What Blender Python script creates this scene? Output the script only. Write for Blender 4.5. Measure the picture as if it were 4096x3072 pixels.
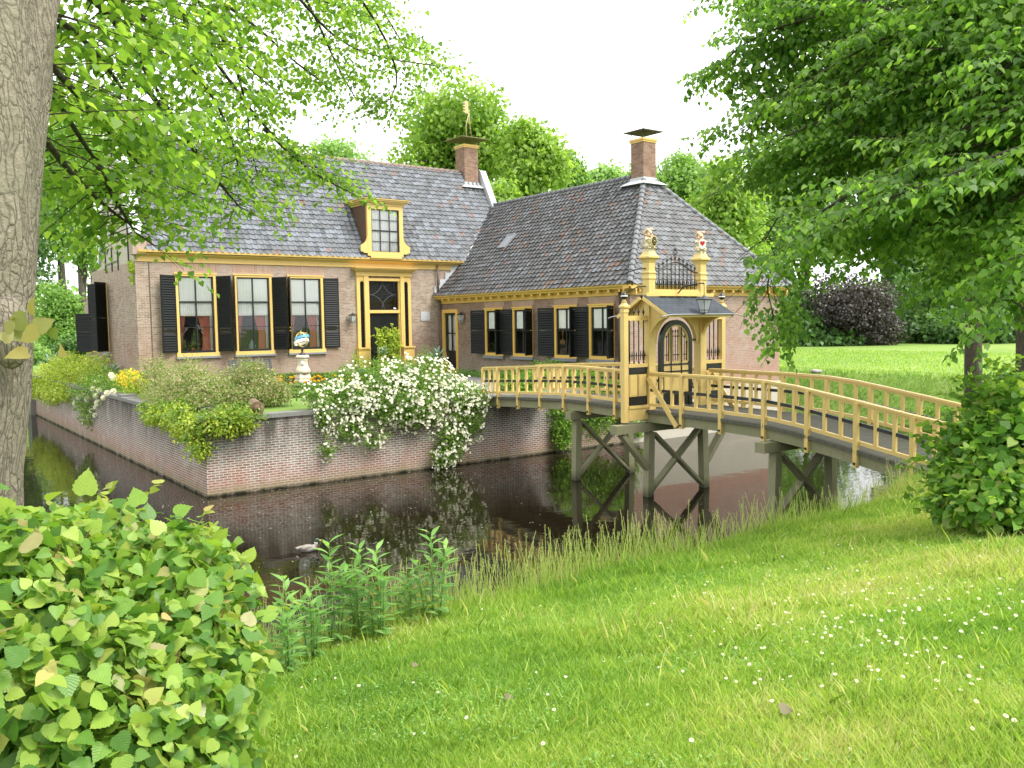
import bpy, math, random
import numpy as np
from mathutils import Vector, Matrix
random.seed(7); rng = np.random.default_rng(11)
R = math.radians
for o in list(bpy.data.objects): bpy.data.objects.remove(o)
sc = bpy.context.scene
COL = sc.collection
# ------------------------------------------------------------------ camera
FWD = Vector((0.59470661, 0.80080775, -0.07092953)); RGT = Vector((0.80210343, -0.59699688, -0.01499399)); UPV = Vector((0.05435201, 0.04797579, 0.99736863))
EYE = Vector((0, 0, 4.5)); FPX = 3467.2
cam = bpy.data.cameras.new('camera'); camo = bpy.data.objects.new('camera', cam); COL.objects.link(camo)
cam.sensor_width = 36.0; cam.lens = FPX / 4096 * 36.0; cam.clip_start = 0.05; cam.clip_end = 3000
M = Matrix(((RGT.x, UPV.x, -FWD.x, EYE.x), (RGT.y, UPV.y, -FWD.y, EYE.y), (RGT.z, UPV.z, -FWD.z, EYE.z), (0, 0, 0, 1)))
camo.matrix_world = M
sc.camera = camo
sc.render.resolution_x = 1024; sc.render.resolution_y = 768
# ------------------------------------------------------------------ world, sun, exposure
SUN_EL, SUN_AZ = R(52), R(152)      # azimuth clockwise from +Y; the light comes over the photographer's right shoulder
w = bpy.data.worlds.new('World'); sc.world = w; w.use_nodes = True
nt = w.node_tree; nt.nodes.clear()
sky = nt.nodes.new('ShaderNodeTexSky'); sky.sky_type = 'NISHITA'; sky.sun_disc = False
sky.sun_elevation = SUN_EL; sky.sun_rotation = SUN_AZ; sky.dust_density = 6.0; sky.air_density = 1.0; sky.ozone_density = 1.0
hs = nt.nodes.new('ShaderNodeHueSaturation'); hs.inputs['Saturation'].default_value = 0.13     # a closed, pale cloud cover
mixc = nt.nodes.new('ShaderNodeMix'); mixc.data_type = 'RGBA'; mixc.inputs[0].default_value = 0.72
mixc.inputs[7].default_value = (6.6, 6.7, 6.75, 1)
bg = nt.nodes.new('ShaderNodeBackground'); bg.inputs[1].default_value = 0.11
wo = nt.nodes.new('ShaderNodeOutputWorld')
nt.links.new(sky.outputs[0], hs.inputs['Color']); nt.links.new(hs.outputs[0], mixc.inputs[6]); nt.links.new(mixc.outputs[2], bg.inputs[0]); nt.links.new(bg.outputs[0], wo.inputs[0])
sl = bpy.data.lights.new('sun', 'SUN'); sl.energy = 1.1; sl.angle = R(30); sl.color = (1, 0.96, 0.88)
so = bpy.data.objects.new('sun', sl); COL.objects.link(so)
sd = Vector((math.sin(SUN_AZ) * math.cos(SUN_EL), math.cos(SUN_AZ) * math.cos(SUN_EL), math.sin(SUN_EL)))
so.rotation_euler = sd.to_track_quat('Z', 'Y').to_euler()
sc.view_settings.view_transform = 'Standard'; sc.view_settings.look = 'None'; sc.view_settings.exposure = 1.84; sc.view_settings.gamma = 1.0
sc.view_settings.use_curve_mapping = False
sc.render.engine = 'CYCLES'
sc.cycles.max_bounces = 8; sc.cycles.transparent_max_bounces = 12; sc.cycles.transmission_bounces = 6

def ray(x, y): return FWD + RGT * ((x - 2048) / FPX) - UPV * ((y - 1536) / FPX)
def at(x, y, d): return EYE + ray(x, y) * d
def onz(x, y, z): r = ray(x, y); return EYE + r * ((z - EYE.z) / r.z)
def ony(x, y, Y): r = ray(x, y); return EYE + r * (Y / r.y)
def onx(x, y, X): r = ray(x, y); return EYE + r * (X / r.x)

# ------------------------------------------------------------------ mesh helpers
class MB:
    def __init__(s): s.v = []; s.f = []; s.uv = []; s.sm = []
    def face(s, pts, uv=None, smooth=False):
        n = len(s.v); pts = [Vector(p) for p in pts]; s.v += pts; s.f.append(list(range(n, n + len(pts)))); s.sm.append(smooth)
        if uv is None:
            nn = (pts[1] - pts[0]).cross(pts[-1] - pts[0])
            if nn.length > 1e-12: nn.normalize()
            if abs(nn.z) > 0.9: uv = [(p.x, p.y) for p in pts]
            else:
                h = Vector((-nn.y, nn.x, 0)); h.normalize() if h.length > 0 else None
                k = Vector(nn).cross(h)
                uv = [(p.dot(h), p.dot(k) if abs(nn.z) > .2 else p.z) for p in pts]
        s.uv += uv
        return s
    def hexa(s, c):   # c: 8 corners, bottom 0-3 ccw, top 4-7
        for q in ((0, 3, 2, 1), (4, 5, 6, 7), (0, 1, 5, 4), (1, 2, 6, 5), (2, 3, 7, 6), (3, 0, 4, 7)): s.face([c[i] for i in q])
        return s
    def box(s, x0, y0, z0, x1, y1, z1):
        if x0 > x1: x0, x1 = x1, x0
        if y0 > y1: y0, y1 = y1, y0
        if z0 > z1: z0, z1 = z1, z0
        return s.hexa([(x0, y0, z0), (x1, y0, z0), (x1, y1, z0), (x0, y1, z0), (x0, y0, z1), (x1, y0, z1), (x1, y1, z1), (x0, y1, z1)])
    def bar(s, a, b, wdt, hgt, up=(0, 0, 1)):   # square bar from a to b
        a = Vector(a); b = Vector(b); d = (b - a).normalized(); up = Vector(up)
        if abs(d.dot(up)) > .98: up = Vector((0, 1, 0))
        x = d.cross(up).normalized() * wdt / 2; z = x.cross(d).normalized() * hgt / 2
        return s.hexa([a - x - z, a + x - z, b + x - z, b - x - z, a - x + z, a + x + z, b + x + z, b - x + z])
    def tube(s, pts, r, n=8, cap=True):
        pts = [Vector(p) for p in pts]; rs = r if isinstance(r, (list, tuple)) else [r] * len(pts); rings = []
        pd = None
        for i, p in enumerate(pts):
            d = (pts[min(i + 1, len(pts) - 1)] - pts[max(i - 1, 0)]).normalized()
            if pd is None: x = d.orthogonal().normalized()
            else: x = (x - d * x.dot(d)).normalized()
            pd = d; y = d.cross(x)
            rings.append([p + (x * math.cos(a) + y * math.sin(a)) * rs[i] for a in [2 * math.pi * k / n for k in range(n)]])
        L = 0
        for i in range(len(rings) - 1):
            L2 = L + (pts[i + 1] - pts[i]).length
            for k in range(n):
                c = 2 * math.pi * rs[i]
                s.face([rings[i][k], rings[i][(k + 1) % n], rings[i + 1][(k + 1) % n], rings[i + 1][k]], [(k / n * c, L), ((k + 1) / n * c, L), ((k + 1) / n * c, L2), (k / n * c, L2)], True)
            L = L2
        if cap: s.face(rings[0][::-1]); s.face(rings[-1])
        return s
    def lathe(s, c, prof, n=20, sq=False):  # prof (r,z) list ; sq -> square section
        c = Vector(c); rings = []
        for r, z in prof:
            if sq: rings.append([c + Vector((x * r, y * r, z)) for x, y in ((-1, -1), (1, -1), (1, 1), (-1, 1))])
            else: rings.append([c + Vector((math.cos(2 * math.pi * k / n) * r, math.sin(2 * math.pi * k / n) * r, z)) for k in range(n)])
        m = len(rings[0])
        for i in range(len(rings) - 1):
            for k in range(m): s.face([rings[i][k], rings[i][(k + 1) % m], rings[i + 1][(k + 1) % m], rings[i + 1][k]], None, not sq)
        s.face(rings[0][::-1]); s.face(rings[-1])
        return s
    def ball(s, c, r, n=10, m=6, sx=1, sy=1, sz=1):
        c = Vector(c)
        P = lambda i, k: c + Vector((sx * r * math.sin(math.pi * i / m) * math.cos(2 * math.pi * k / n), sy * r * math.sin(math.pi * i / m) * math.sin(2 * math.pi * k / n), sz * r * math.cos(math.pi * i / m)))
        for i in range(m):
            for k in range(n):
                q = [P(i, k), P(i + 1, k), P(i + 1, k + 1), P(i, k + 1)]
                if i == 0: q = [q[0], q[1], q[2]]
                elif i == m - 1: q = [q[0], q[1], q[3]]
                s.face(q, None, True)
        return s
    def prism(s, poly, vec):     # poly: planar loop of 3D points, extruded by vec
        a = [Vector(p) for p in poly]; vec = Vector(vec); b = [p + vec for p in a]; n = len(a)
        s.face(a[::-1]); s.face(b)
        for i in range(n): s.face([a[i], a[(i + 1) % n], b[(i + 1) % n], b[i]])
        return s
def obj(name, mb, mat, parent=None, weld=False):
    me = bpy.data.meshes.new(name)
    if mb is not None:
        rl = Vector(parent['_o']) if parent is not None and '_o' in parent.keys() else Vector((0, 0, 0))
        me.from_pydata([tuple(v - rl) for v in mb.v], [], mb.f)
        ul = me.uv_layers.new(name='UVMap'); ul.data.foreach_set('uv', np.array(mb.uv, dtype=np.float32).ravel())
        me.polygons.foreach_set('use_smooth', mb.sm)
        if weld or any(mb.sm):
            import bmesh
            bm = bmesh.new(); bm.from_mesh(me); bmesh.ops.remove_doubles(bm, verts=bm.verts, dist=1e-5); bm.to_mesh(me); bm.free()
    if mat: me.materials.append(mat)
    o = bpy.data.objects.new(name, me); COL.objects.link(o)
    if parent is not None: o.parent = parent; o['_o'] = parent['_o'] if '_o' in parent.keys() else (0, 0, 0)
    return o
def npobj(name, V, nper, mat, UV=None, parent=None, smooth=False):   # V: (N*nper,3) polygons of nper corners, each its own verts
    rl = np.array(parent['_o']) if parent is not None and '_o' in parent.keys() else np.zeros(3)
    V = np.asarray(V, dtype=np.float32) - rl.astype(np.float32); N = len(V) // nper
    me = bpy.data.meshes.new(name); me.vertices.add(len(V)); me.vertices.foreach_set('co', V.ravel())
    me.loops.add(len(V)); me.loops.foreach_set('vertex_index', np.arange(len(V), dtype=np.int32))
    me.polygons.add(N); me.polygons.foreach_set('loop_start', np.arange(0, len(V), nper, dtype=np.int32)); me.polygons.foreach_set('loop_total', np.full(N, nper, dtype=np.int32))
    me.update(calc_edges=True)
    if UV is not None:
        ul = me.uv_layers.new(name='UVMap'); ul.data.foreach_set('uv', np.asarray(UV, dtype=np.float32).ravel())
    me.materials.append(mat)
    o = bpy.data.objects.new(name, me); COL.objects.link(o)
    if parent is not None: o.parent = parent; o['_o'] = parent['_o'] if '_o' in parent.keys() else (0, 0, 0)
    return o
def tag(o, label=None, cat=None, group=None, kind=None):
    if label: o['label'] = label
    if cat: o['category'] = cat
    if group: o['group'] = group
    if kind: o['kind'] = kind
    return o
def thing(name, label, cat, loc=(0, 0, 0), group=None):
    o = bpy.data.objects.new(name, None); COL.objects.link(o); o.empty_display_size = .2
    o.location = loc; o['_o'] = tuple(loc); return tag(o, label, cat, group)

# ------------------------------------------------------------------ materials
def mat(name):
    m = bpy.data.materials.new(name); m.use_nodes = True; n = m.node_tree.nodes; n.clear()
    return m, n, m.node_tree.links
def node(n, t, **k):
    x = n.new(t)
    for a, b in k.items():
        if a.startswith('i_'): x.inputs[a[2:].replace('_', ' ')].default_value = b
        else: setattr(x, a, b)
    return x
def ramp(n, stops):
    r = n.new('ShaderNodeValToRGB'); e = r.color_ramp.elements
    while len(e) > 1: e.remove(e[-1])
    e[0].position = stops[0][0]; e[0].color = (*stops[0][1], 1)
    for p, c in stops[1:]: x = e.new(p); x.color = (*c, 1)
    return r
def rgb(n, l, a, b, fac, mode='MIX'):
    x = n.new('ShaderNodeMix'); x.data_type = 'RGBA'; x.blend_type = mode
    if hasattr(fac, 'is_linked') or hasattr(fac, 'links'): l.new(fac, x.inputs[0])
    else: x.inputs[0].default_value = fac
    for i, c in ((6, a), (7, b)):
        if isinstance(c, tuple): x.inputs[i].default_value = (*c, 1)
        else: l.new(c, x.inputs[i])
    return x.outputs[2]
def math_(n, l, op, a, b=None):
    x = n.new('ShaderNodeMath'); x.operation = op
    for i, c in enumerate((a, b)):
        if c is None: continue
        if isinstance(c, (int, float)): x.inputs[i].default_value = c
        else: l.new(c, x.inputs[i])
    return x.outputs[0]
def noise(n, l, scale, vec=None, detail=4, rough=.55):
    x = node(n, 'ShaderNodeTexNoise'); x.inputs['Scale'].default_value = scale; x.inputs['Detail'].default_value = detail; x.inputs['Roughness'].default_value = rough
    if vec is not None: l.new(vec, x.inputs['Vector'])
    return x.outputs[0]
def finish(m, n, l, col, rough=.7, bump=None, bs=.3, spec=.5, metal=0, bd=.01):
    p = n.new('ShaderNodeBsdfPrincipled'); o = n.new('ShaderNodeOutputMaterial')
    if isinstance(col, tuple): p.inputs['Base Color'].default_value = (*col, 1)
    else: l.new(col, p.inputs['Base Color'])
    if isinstance(rough, (int, float)): p.inputs['Roughness'].default_value = rough
    else: l.new(rough, p.inputs['Roughness'])
    p.inputs['Specular IOR Level'].default_value = spec; p.inputs['Metallic'].default_value = metal
    if bump is not None:
        b = n.new('ShaderNodeBump'); b.inputs['Strength'].default_value = bs; b.inputs['Distance'].default_value = bd; l.new(bump, b.inputs['Height']); l.new(b.outputs[0], p.inputs['Normal'])
    l.new(p.outputs[0], o.inputs[0]); return m
def paint(name, c, rough=.45, var=.18, dirt=(.1, .09, .07), dirtamt=.25, scale=3, spec=.5):
    m, n, l = mat(name); tc = n.new('ShaderNodeTexCoord')
    a = noise(n, l, scale, tc.outputs['Object'], 6, .65); b = noise(n, l, scale * 12, tc.outputs['Object'], 3)
    col = rgb(n, l, tuple(x * (1 - var) for x in c), tuple(min(1, x * (1 + var)) for x in c), a)
    r = ramp(n, [(0, (0, 0, 0)), (.56, (0, 0, 0)), (.8, (1, 1, 1))]); l.new(b, r.inputs[0])
    f = math_(n, l, 'MULTIPLY', r.outputs[0], dirtamt)
    col = rgb(n, l, col, dirt, f)
    return finish(m, n, l, col, rough, b, .15, spec)
def brick(name, cols, mortar, stain=None, bw=.21, bh=.068, ms=.010, contrast=1.0, low=None):
    m, n, l = mat(name); tc = n.new('ShaderNodeTexCoord'); uv = n.new('ShaderNodeUVMap')
    # distort the courses a little
    nz = node(n, 'ShaderNodeTexNoise'); nz.inputs['Scale'].default_value = 1.7; l.new(uv.outputs[0], nz.inputs['Vector'])
    va = n.new('ShaderNodeVectorMath'); va.operation = 'SCALE'; va.inputs['Scale'].default_value = .035; l.new(nz.outputs['Color'], va.inputs[0])
    vb = n.new('ShaderNodeVectorMath'); vb.operation = 'ADD'; l.new(uv.outputs[0], vb.inputs[0]); l.new(va.outputs[0], vb.inputs[1])
    bt = node(n, 'ShaderNodeTexBrick', offset=.5, squash=1.0); bt.inputs['Scale'].default_value = 1; bt.inputs['Brick Width'].default_value = bw; bt.inputs['Row Height'].default_value = bh
    bt.inputs['Mortar Size'].default_value = ms; bt.inputs['Mortar Smooth'].default_value = .25; bt.inputs['Color1'].default_value = (0, 0, 0, 1); bt.inputs['Color2'].default_value = (1, 1, 1, 1); bt.inputs['Mortar'].default_value = (0.5, .5, .5, 1)
    l.new(vb.outputs[0], bt.inputs['Vector'])
    big = noise(n, l, .7, tc.outputs['Object'], 5, .6)
    sepf = math_(n, l, 'MULTIPLY', bt.outputs[0], .55); f = math_(n, l, 'ADD', sepf, math_(n, l, 'MULTIPLY', big, .5))
    k = len(cols); rp = ramp(n, [(.12 + .76 * i / (k - 1), c) for i, c in enumerate(cols)]); l.new(f, rp.inputs[0])
    fine = noise(n, l, 22, tc.outputs['Object'], 4)
    col = rgb(n, l, rp.outputs[0], (.75, .75, .75), math_(n, l, 'MULTIPLY', fine, .25), 'MULTIPLY')
    pn = noise(n, l, 1.9, tc.outputs['Object'], 8, .72); pr1 = ramp(n, [(0, (0, 0, 0)), (.50, (0, 0, 0)), (.68, (1, 1, 1))]); l.new(pn, pr1.inputs[0]); col = rgb(n, l, col, tuple(min(1, x * .85) for x in mortar), math_(n, l, 'MULTIPLY', pr1.outputs[0], .45))
    pn2 = noise(n, l, 3.1, tc.outputs['Object'], 8, .75); pr2 = ramp(n, [(0, (1, 1, 1)), (.36, (1, 1, 1)), (.50, (0, 0, 0))]); l.new(pn2, pr2.inputs[0]); col = rgb(n, l, col, (cols[0][0] * 1.3, cols[0][1] * 1.1, cols[0][2]), math_(n, l, 'MULTIPLY', pr2.outputs[0], .7))
    m2 = noise(n, l, 2.3, tc.outputs['Object'], 3); mcol = rgb(n, l, mortar, tuple(x * .55 for x in mortar), m2)
    mf = math_(n, l, 'MULTIPLY', bt.outputs['Fac'], contrast)
    col = rgb(n, l, col, mcol, mf)
    if stain:
        sp = n.new('ShaderNodeSeparateXYZ'); l.new(tc.outputs['Object'], sp.inputs[0])
        mp = n.new('ShaderNodeMapping'); mp.inputs['Scale'].default_value = (1.2, 1.2, .22); l.new(tc.outputs['Object'], mp.inputs[0])
        st = noise(n, l, 1.6, mp.outputs[0], 6, .7)
        for (z0, z1, c, amt) in stain:
            mr = n.new('ShaderNodeMapRange'); mr.inputs[1].default_value = z0; mr.inputs[2].default_value = z1; l.new(sp.outputs[2], mr.inputs[0])
            g = math_(n, l, 'MULTIPLY', mr.outputs[0], math_(n, l, 'ADD', math_(n, l, 'MULTIPLY', st, 3.4), -.9)); g2 = n.new('ShaderNodeClamp'); l.new(g, g2.inputs[0])
            col = rgb(n, l, col, c, math_(n, l, 'MULTIPLY', g2.outputs[0], amt))
    bump = math_(n, l, 'SUBTRACT', fine, bt.outputs['Fac'])
    return finish(m, n, l, col, .88, bump, .5, .25)
def leafmat(name, stops, trans=.4, tcol=1.25, gloss=.45, veins=False):
    m, n, l = mat(name); uv = n.new('ShaderNodeUVMap'); sp = n.new('ShaderNodeSeparateXYZ'); l.new(uv.outputs[0], sp.inputs[0])
    rp = ramp(n, stops); l.new(sp.outputs[0], rp.inputs[0])
    col = rp.outputs[0]; nrm_ = None
    if veins:
        u2 = n.new('ShaderNodeUVMap'); u2.uv_map = 'Loc'; s2 = n.new('ShaderNodeSeparateXYZ'); l.new(u2.outputs[0], s2.inputs[0]); ax = math_(n, l, 'ABSOLUTE', s2.outputs[0])
        w1 = math_(n, l, 'LESS_THAN', ax, .012); ph = math_(n, l, 'SUBTRACT', s2.outputs[1], math_(n, l, 'MULTIPLY', ax, .75)); fr_ = math_(n, l, 'FRACT', math_(n, l, 'MULTIPLY', ph, 6.5)); tri = math_(n, l, 'ABSOLUTE', math_(n, l, 'SUBTRACT', fr_, .5)); w2 = math_(n, l, 'LESS_THAN', math_(n, l, 'SUBTRACT', .5, tri), .05)
        vf = math_(n, l, 'MAXIMUM', w1, w2); tc_ = n.new('ShaderNodeTexCoord'); bl = noise(n, l, 22, tc_.outputs['Object'], 4, .65); col = rgb(n, l, col, (.32, .36, .25), math_(n, l, 'MULTIPLY', bl, .55), 'MULTIPLY') if False else rgb(n, l, rgb(n, l, col, (.35, .45, .2), math_(n, l, 'MULTIPLY', bl, .7), 'MULTIPLY'), (.42, .44, .20), math_(n, l, 'MULTIPLY', vf, .10))
        bp_ = n.new('ShaderNodeBump'); bp_.inputs['Strength'].default_value = .3; bp_.inputs['Distance'].default_value = .004; l.new(math_(n, l, 'SUBTRACT', bl, math_(n, l, 'ADD', vf, tri)), bp_.inputs['Height']); nrm_ = bp_.outputs[0]
    p = n.new('ShaderNodeBsdfPrincipled'); l.new(col, p.inputs['Base Color']); p.inputs['Roughness'].default_value = gloss; p.inputs['Specular IOR Level'].default_value = .4
    if nrm_ is not None: l.new(nrm_, p.inputs['Normal'])
    t = n.new('ShaderNodeBsdfTranslucent'); tc_ = rgb(n, l, col, (tcol * 1.05, tcol * 1.1, tcol * .55), 1.0, 'MULTIPLY'); l.new(tc_, t.inputs[0])
    mx = n.new('ShaderNodeMixShader'); mx.inputs[0].default_value = trans; l.new(p.outputs[0], mx.inputs[1]); l.new(t.outputs[0], mx.inputs[2])
    o = n.new('ShaderNodeOutputMaterial'); l.new(mx.outputs[0], o.inputs[0]); return m

YEL = paint('yellow_paint', (.64, .43, .135), .42, .10, (.25, .2, .1), .3, 2)
YELB = paint('bridge_yellow', (.66, .475, .170), .45, .12, (.3, .22, .1), .35, 2.5)
COPING2 = paint('pale_stone', (.27, .26, .22), .8, .2)
YEL_D = paint('ochre_paint', (.62, .40, .10), .45, .12, (.2, .16, .08), .35, 2)
BLACK = paint('black_paint', (.010, .012, .012), .32, .2, (.03, .03, .03), .3)
SHUT = paint('shutter_paint', (.009, .011, .010), .55, .2, (.02, .02, .02), .3, 6, .25)
IRON = paint('iron', (.015, .015, .017), .4, .2, (.05, .035, .02), .3)
WHITE = paint('white_paint', (.72, .71, .67), .5, .06, (.4, .36, .3), .3)
PLASTER = paint('cream_plaster', (.40, .37, .30), .85, .12, (.28, .25, .18), .6, 1.2)
LEAD = paint('lead', (.42, .43, .45), .45, .12, (.25, .25, .25), .4, 2)
COPING = paint('stone_coping', (.17, .17, .155), .8, .25, (.06, .07, .05), .6, 1.5)
STONEW = paint('sandstone', (.56, .51, .38), .8, .14, (.2, .18, .12), .6, 4)
BROWN = paint('brown_board', (.10, .058, .035), .6, .2, (.05, .03, .02), .4)
GREYS = paint('grey_sill', (.19, .20, .22), .6, .15)
PIPE = paint('brown_pipe', (.10, .065, .055), .5, .2, (.2, .18, .15), .4, 3)
BENCHM = paint('slate_blue_paint', (.055, .065, .085), .5, .15)
ROPE = paint('grey_lead_spout', (.30, .31, .33), .5, .15)
CLAY = paint('clay', (.42, .13, .05), .7, .2)
GOLD = paint('gilding', (.62, .45, .16), .35, .1)
BLUEP = paint('sky_blue_paint', (.10, .34, .62), .4, .05)
REDP = paint('red_paint', (.50, .02, .02), .4, .05)
WCLEAN = paint('enamel_white', (.80, .80, .78), .35, .03, (.5, .5, .45), .1)
BRICK_H = brick('manor_brick', [(.12, .075, .055), (.235, .16, .115), (.30, .215, .16), (.35, .275, .215), (.25, .16, .115)], (.50, .46, .40), stain=[(1.7, .1, (.42, .37, .32), .7), (4.0, 5.4, (.40, .30, .25), .5), (2.8, 1.2, (.24, .12, .085), .5)], contrast=.8)
BRICK_W = brick('shaded_wing_brick', [(.11, .075, .055), (.19, .125, .09), (.23, .16, .12), (.27, .195, .15)], (.36, .33, .28), stain=[(2.5, 3.6, (.27, .16, .115), .6), (1.4, .1, (.33, .30, .26), .6)], contrast=.5)  # shade of the wing's window wall is put into this darker brick tone
BRICK_E = brick('lit_wing_brick', [(.21, .13, .095), (.29, .195, .145), (.33, .24, .19), (.28, .175, .125)], (.45, .41, .36), stain=[(2.0, .1, (.36, .20, .14), .7)], contrast=.55)  # lighter copy of the wing brick: light on the end wall is in the colour
BRICK_R = brick('moat_brick', [(.06, .04, .03), (.18, .10, .07), (.25, .155, .115), (.16, .14, .12), (.31, .24, .185)], (.64, .63, .59), stain=[(.7, 1.9, (.055, .05, .04), .92), (1.0, .1, (.34, .14, .09), .6), (.34, .0, (.20, .20, .11), .9), (.10, .03, (.012, .012, .008), 1.0)], contrast=1.0, ms=.014)
BRICK_C = brick('chimney_brick', [(.10, .06, .045), (.22, .13, .09), (.30, .18, .12)], (.33, .28, .22), contrast=.5)

def tiles_mat(name, base, red):
    m, n, l = mat(name); uv = n.new('ShaderNodeUVMap'); fl = n.new('ShaderNodeVectorMath'); fl.operation = 'FLOOR'; l.new(uv.outputs[0], fl.inputs[0])
    wn = n.new('ShaderNodeTexWhiteNoise'); wn.noise_dimensions = '2D'; l.new(fl.outputs[0], wn.inputs['Vector'])
    stops = [(0, tuple(x * .62 for x in base)), (.3, tuple(x * .88 for x in base)), (.6, base), (.85, tuple(min(1, x * 1.2) for x in (base[0], base[1] * 1.02, base[2] * 1.06))), (.97, (base[0] * 1.4, base[1] * 1.45, base[2] * 1.55))]
    rp = ramp(n, stops); l.new(wn.outputs['Value'], rp.inputs[0])
    tc = n.new('ShaderNodeTexCoord'); mo = noise(n, l, .8, tc.outputs['Object'], 5, .7)
    wn2 = n.new('ShaderNodeTexWhiteNoise'); wn2.noise_dimensions = '3D'; va = n.new('ShaderNodeVectorMath'); va.operation = 'ADD'; va.inputs[1].default_value = (13, 7, 3); l.new(fl.outputs[0], va.inputs[0]); l.new(va.outputs[0], wn2.inputs['Vector'])
    rs = math_(n, l, 'GREATER_THAN', math_(n, l, 'ADD', wn2.outputs['Value'], math_(n, l, 'MULTIPLY', mo, red)), .98 + red * .42)
    col = rgb(n, l, rp.outputs[0], (.20, .10, .06), math_(n, l, 'MULTIPLY', rs, .6))
    moss = noise(n, l, 2.1, tc.outputs['Object'], 6, .7); mr = ramp(n, [(0, (0, 0, 0)), (.58, (0, 0, 0)), (.72, (1, 1, 1))]); l.new(moss, mr.inputs[0])
    col = rgb(n, l, col, (.17, .13, .055), math_(n, l, 'MULTIPLY', mr.outputs[0], .35))
    fine = noise(n, l, 30, tc.outputs['Object'], 3)
    col = rgb(n, l, col, (.5, .5, .5), math_(n, l, 'MULTIPLY', fine, .6), 'MULTIPLY')
    return finish(m, n, l, col, .5, fine, .25, .4)
TILE_M = tiles_mat('blue_grey_pantile', (.142, .150, .162), .10)
TILE_W = tiles_mat('dark_pantile', (.115, .115, .116), .6)
TILE_E = tiles_mat('grey_pantile', (.138, .140, .142), .25)

def wood_mat(name, c, green):
    m, n, l = mat(name); tc = n.new('ShaderNodeTexCoord'); mp = n.new('ShaderNodeMapping'); mp.inputs['Scale'].default_value = (9, 9, 1.2); l.new(tc.outputs['Object'], mp.inputs[0])
    g = noise(n, l, 3, mp.outputs[0], 6, .7); big = noise(n, l, 1.1, tc.outputs['Object'], 4)
    col = rgb(n, l, tuple(x * .45 for x in c), tuple(x * 1.4 for x in c), g)
    col = rgb(n, l, col, green, math_(n, l, 'MULTIPLY', big, .9))
    sp = n.new('ShaderNodeSeparateXYZ'); l.new(tc.outputs['Object'], sp.inputs[0]); mr = n.new('ShaderNodeMapRange'); mr.inputs[1].default_value = .3; mr.inputs[2].default_value = 0; l.new(sp.outputs[2], mr.inputs[0])
    col = rgb(n, l, col, (.02, .022, .012), math_(n, l, 'MULTIPLY', mr.outputs[0], .8))
    return finish(m, n, l, col, .85, g, .4, .2)
OAK = wood_mat('weathered_oak', (.29, .265, .19), (.19, .205, .09))
DECKM = wood_mat('deck_plank', (.12, .115, .10), (.10, .10, .07))
# glass
def glass_mat(name, tint=(1, 1, 1), refl=.8):
    m, n, l = mat(name); g = n.new('ShaderNodeBsdfGlossy'); g.inputs['Roughness'].default_value = .02; g.inputs['Color'].default_value = (refl, refl, refl, 1)
    t = n.new('ShaderNodeBsdfTransparent'); t.inputs[0].default_value = (*tint, 1); fr = n.new('ShaderNodeFresnel'); fr.inputs[0].default_value = 1.5
    tc = n.new('ShaderNodeTexCoord'); nz = noise(n, l, 1.6, tc.outputs['Object'], 2); b = n.new('ShaderNodeBump'); b.inputs['Strength'].default_value = .12; b.inputs['Distance'].default_value = .02; l.new(nz, b.inputs['Height']); l.new(b.outputs[0], g.inputs['Normal'])
    mx = n.new('ShaderNodeMixShader'); l.new(math_(n, l, 'ADD', fr.outputs[0], .04), mx.inputs[0]); l.new(t.outputs[0], mx.inputs[1]); l.new(g.outputs[0], mx.inputs[2])
    o = n.new('ShaderNodeOutputMaterial'); l.new(mx.outputs[0], o.inputs[0]); return m
GLASS = glass_mat('window_glass')
def cloth_mat(name, c):
    m, n, l = mat(name); tc = n.new('ShaderNodeTexCoord'); mp = n.new('ShaderNodeMapping'); mp.inputs['Scale'].default_value = (20, 20, .4); l.new(tc.outputs['Object'], mp.inputs[0])
    a = noise(n, l, 1, mp.outputs[0], 3); col = rgb(n, l, tuple(x * .86 for x in c), c, a)
    return finish(m, n, l, col, .9, a, .5, .1)
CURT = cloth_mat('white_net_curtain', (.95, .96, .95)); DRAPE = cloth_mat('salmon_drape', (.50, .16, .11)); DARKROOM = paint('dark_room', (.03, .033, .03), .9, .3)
# ------------------------------------------------------------------ ground materials
def ground_mat(name, stops, sc1=.35, sc2=9, fine=60, bs=.6):
    m, n, l = mat(name); tc = n.new('ShaderNodeTexCoord')
    a = noise(n, l, sc1, tc.outputs['Object'], 6, .6); b = noise(n, l, sc2, tc.outputs['Object'], 5, .7); c = noise(n, l, fine, tc.outputs['Object'], 3)
    f = math_(n, l, 'ADD', math_(n, l, 'MULTIPLY', a, .6), math_(n, l, 'MULTIPLY', b, .4)); rp = ramp(n, stops); l.new(f, rp.inputs[0])
    col = rgb(n, l, rp.outputs[0], (.4, .4, .4), math_(n, l, 'MULTIPLY', c, .7), 'MULTIPLY')
    return finish(m, n, l, col, .9, b, bs, .15, 0, .05)
GRASS_G = ground_mat('lawn_soil', [(.3, (.14, .24, .05)), (.5, (.22, .33, .075)), (.7, (.34, .39, .13))])
MEADOW = ground_mat('meadow_grass', [(.34, (.15, .26, .055)), (.5, (.22, .33, .07)), (.66, (.31, .39, .10))], .12, 1.3, 7, .8)
ISLE_G = ground_mat('island_lawn', [(.3, (.15, .25, .05)), (.5, (.19, .30, .065)), (.7, (.24, .34, .09))], .4, 8, 40)
GRAVEL = ground_mat('path_gravel', [(.3, (.20, .19, .18)), (.5, (.27, .26, .25)), (.7, (.33, .32, .30))], .6, 20, 90)
SOIL = ground_mat('bed_soil', [(.3, (.03, .02, .014)), (.7, (.06, .045, .03))])
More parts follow.
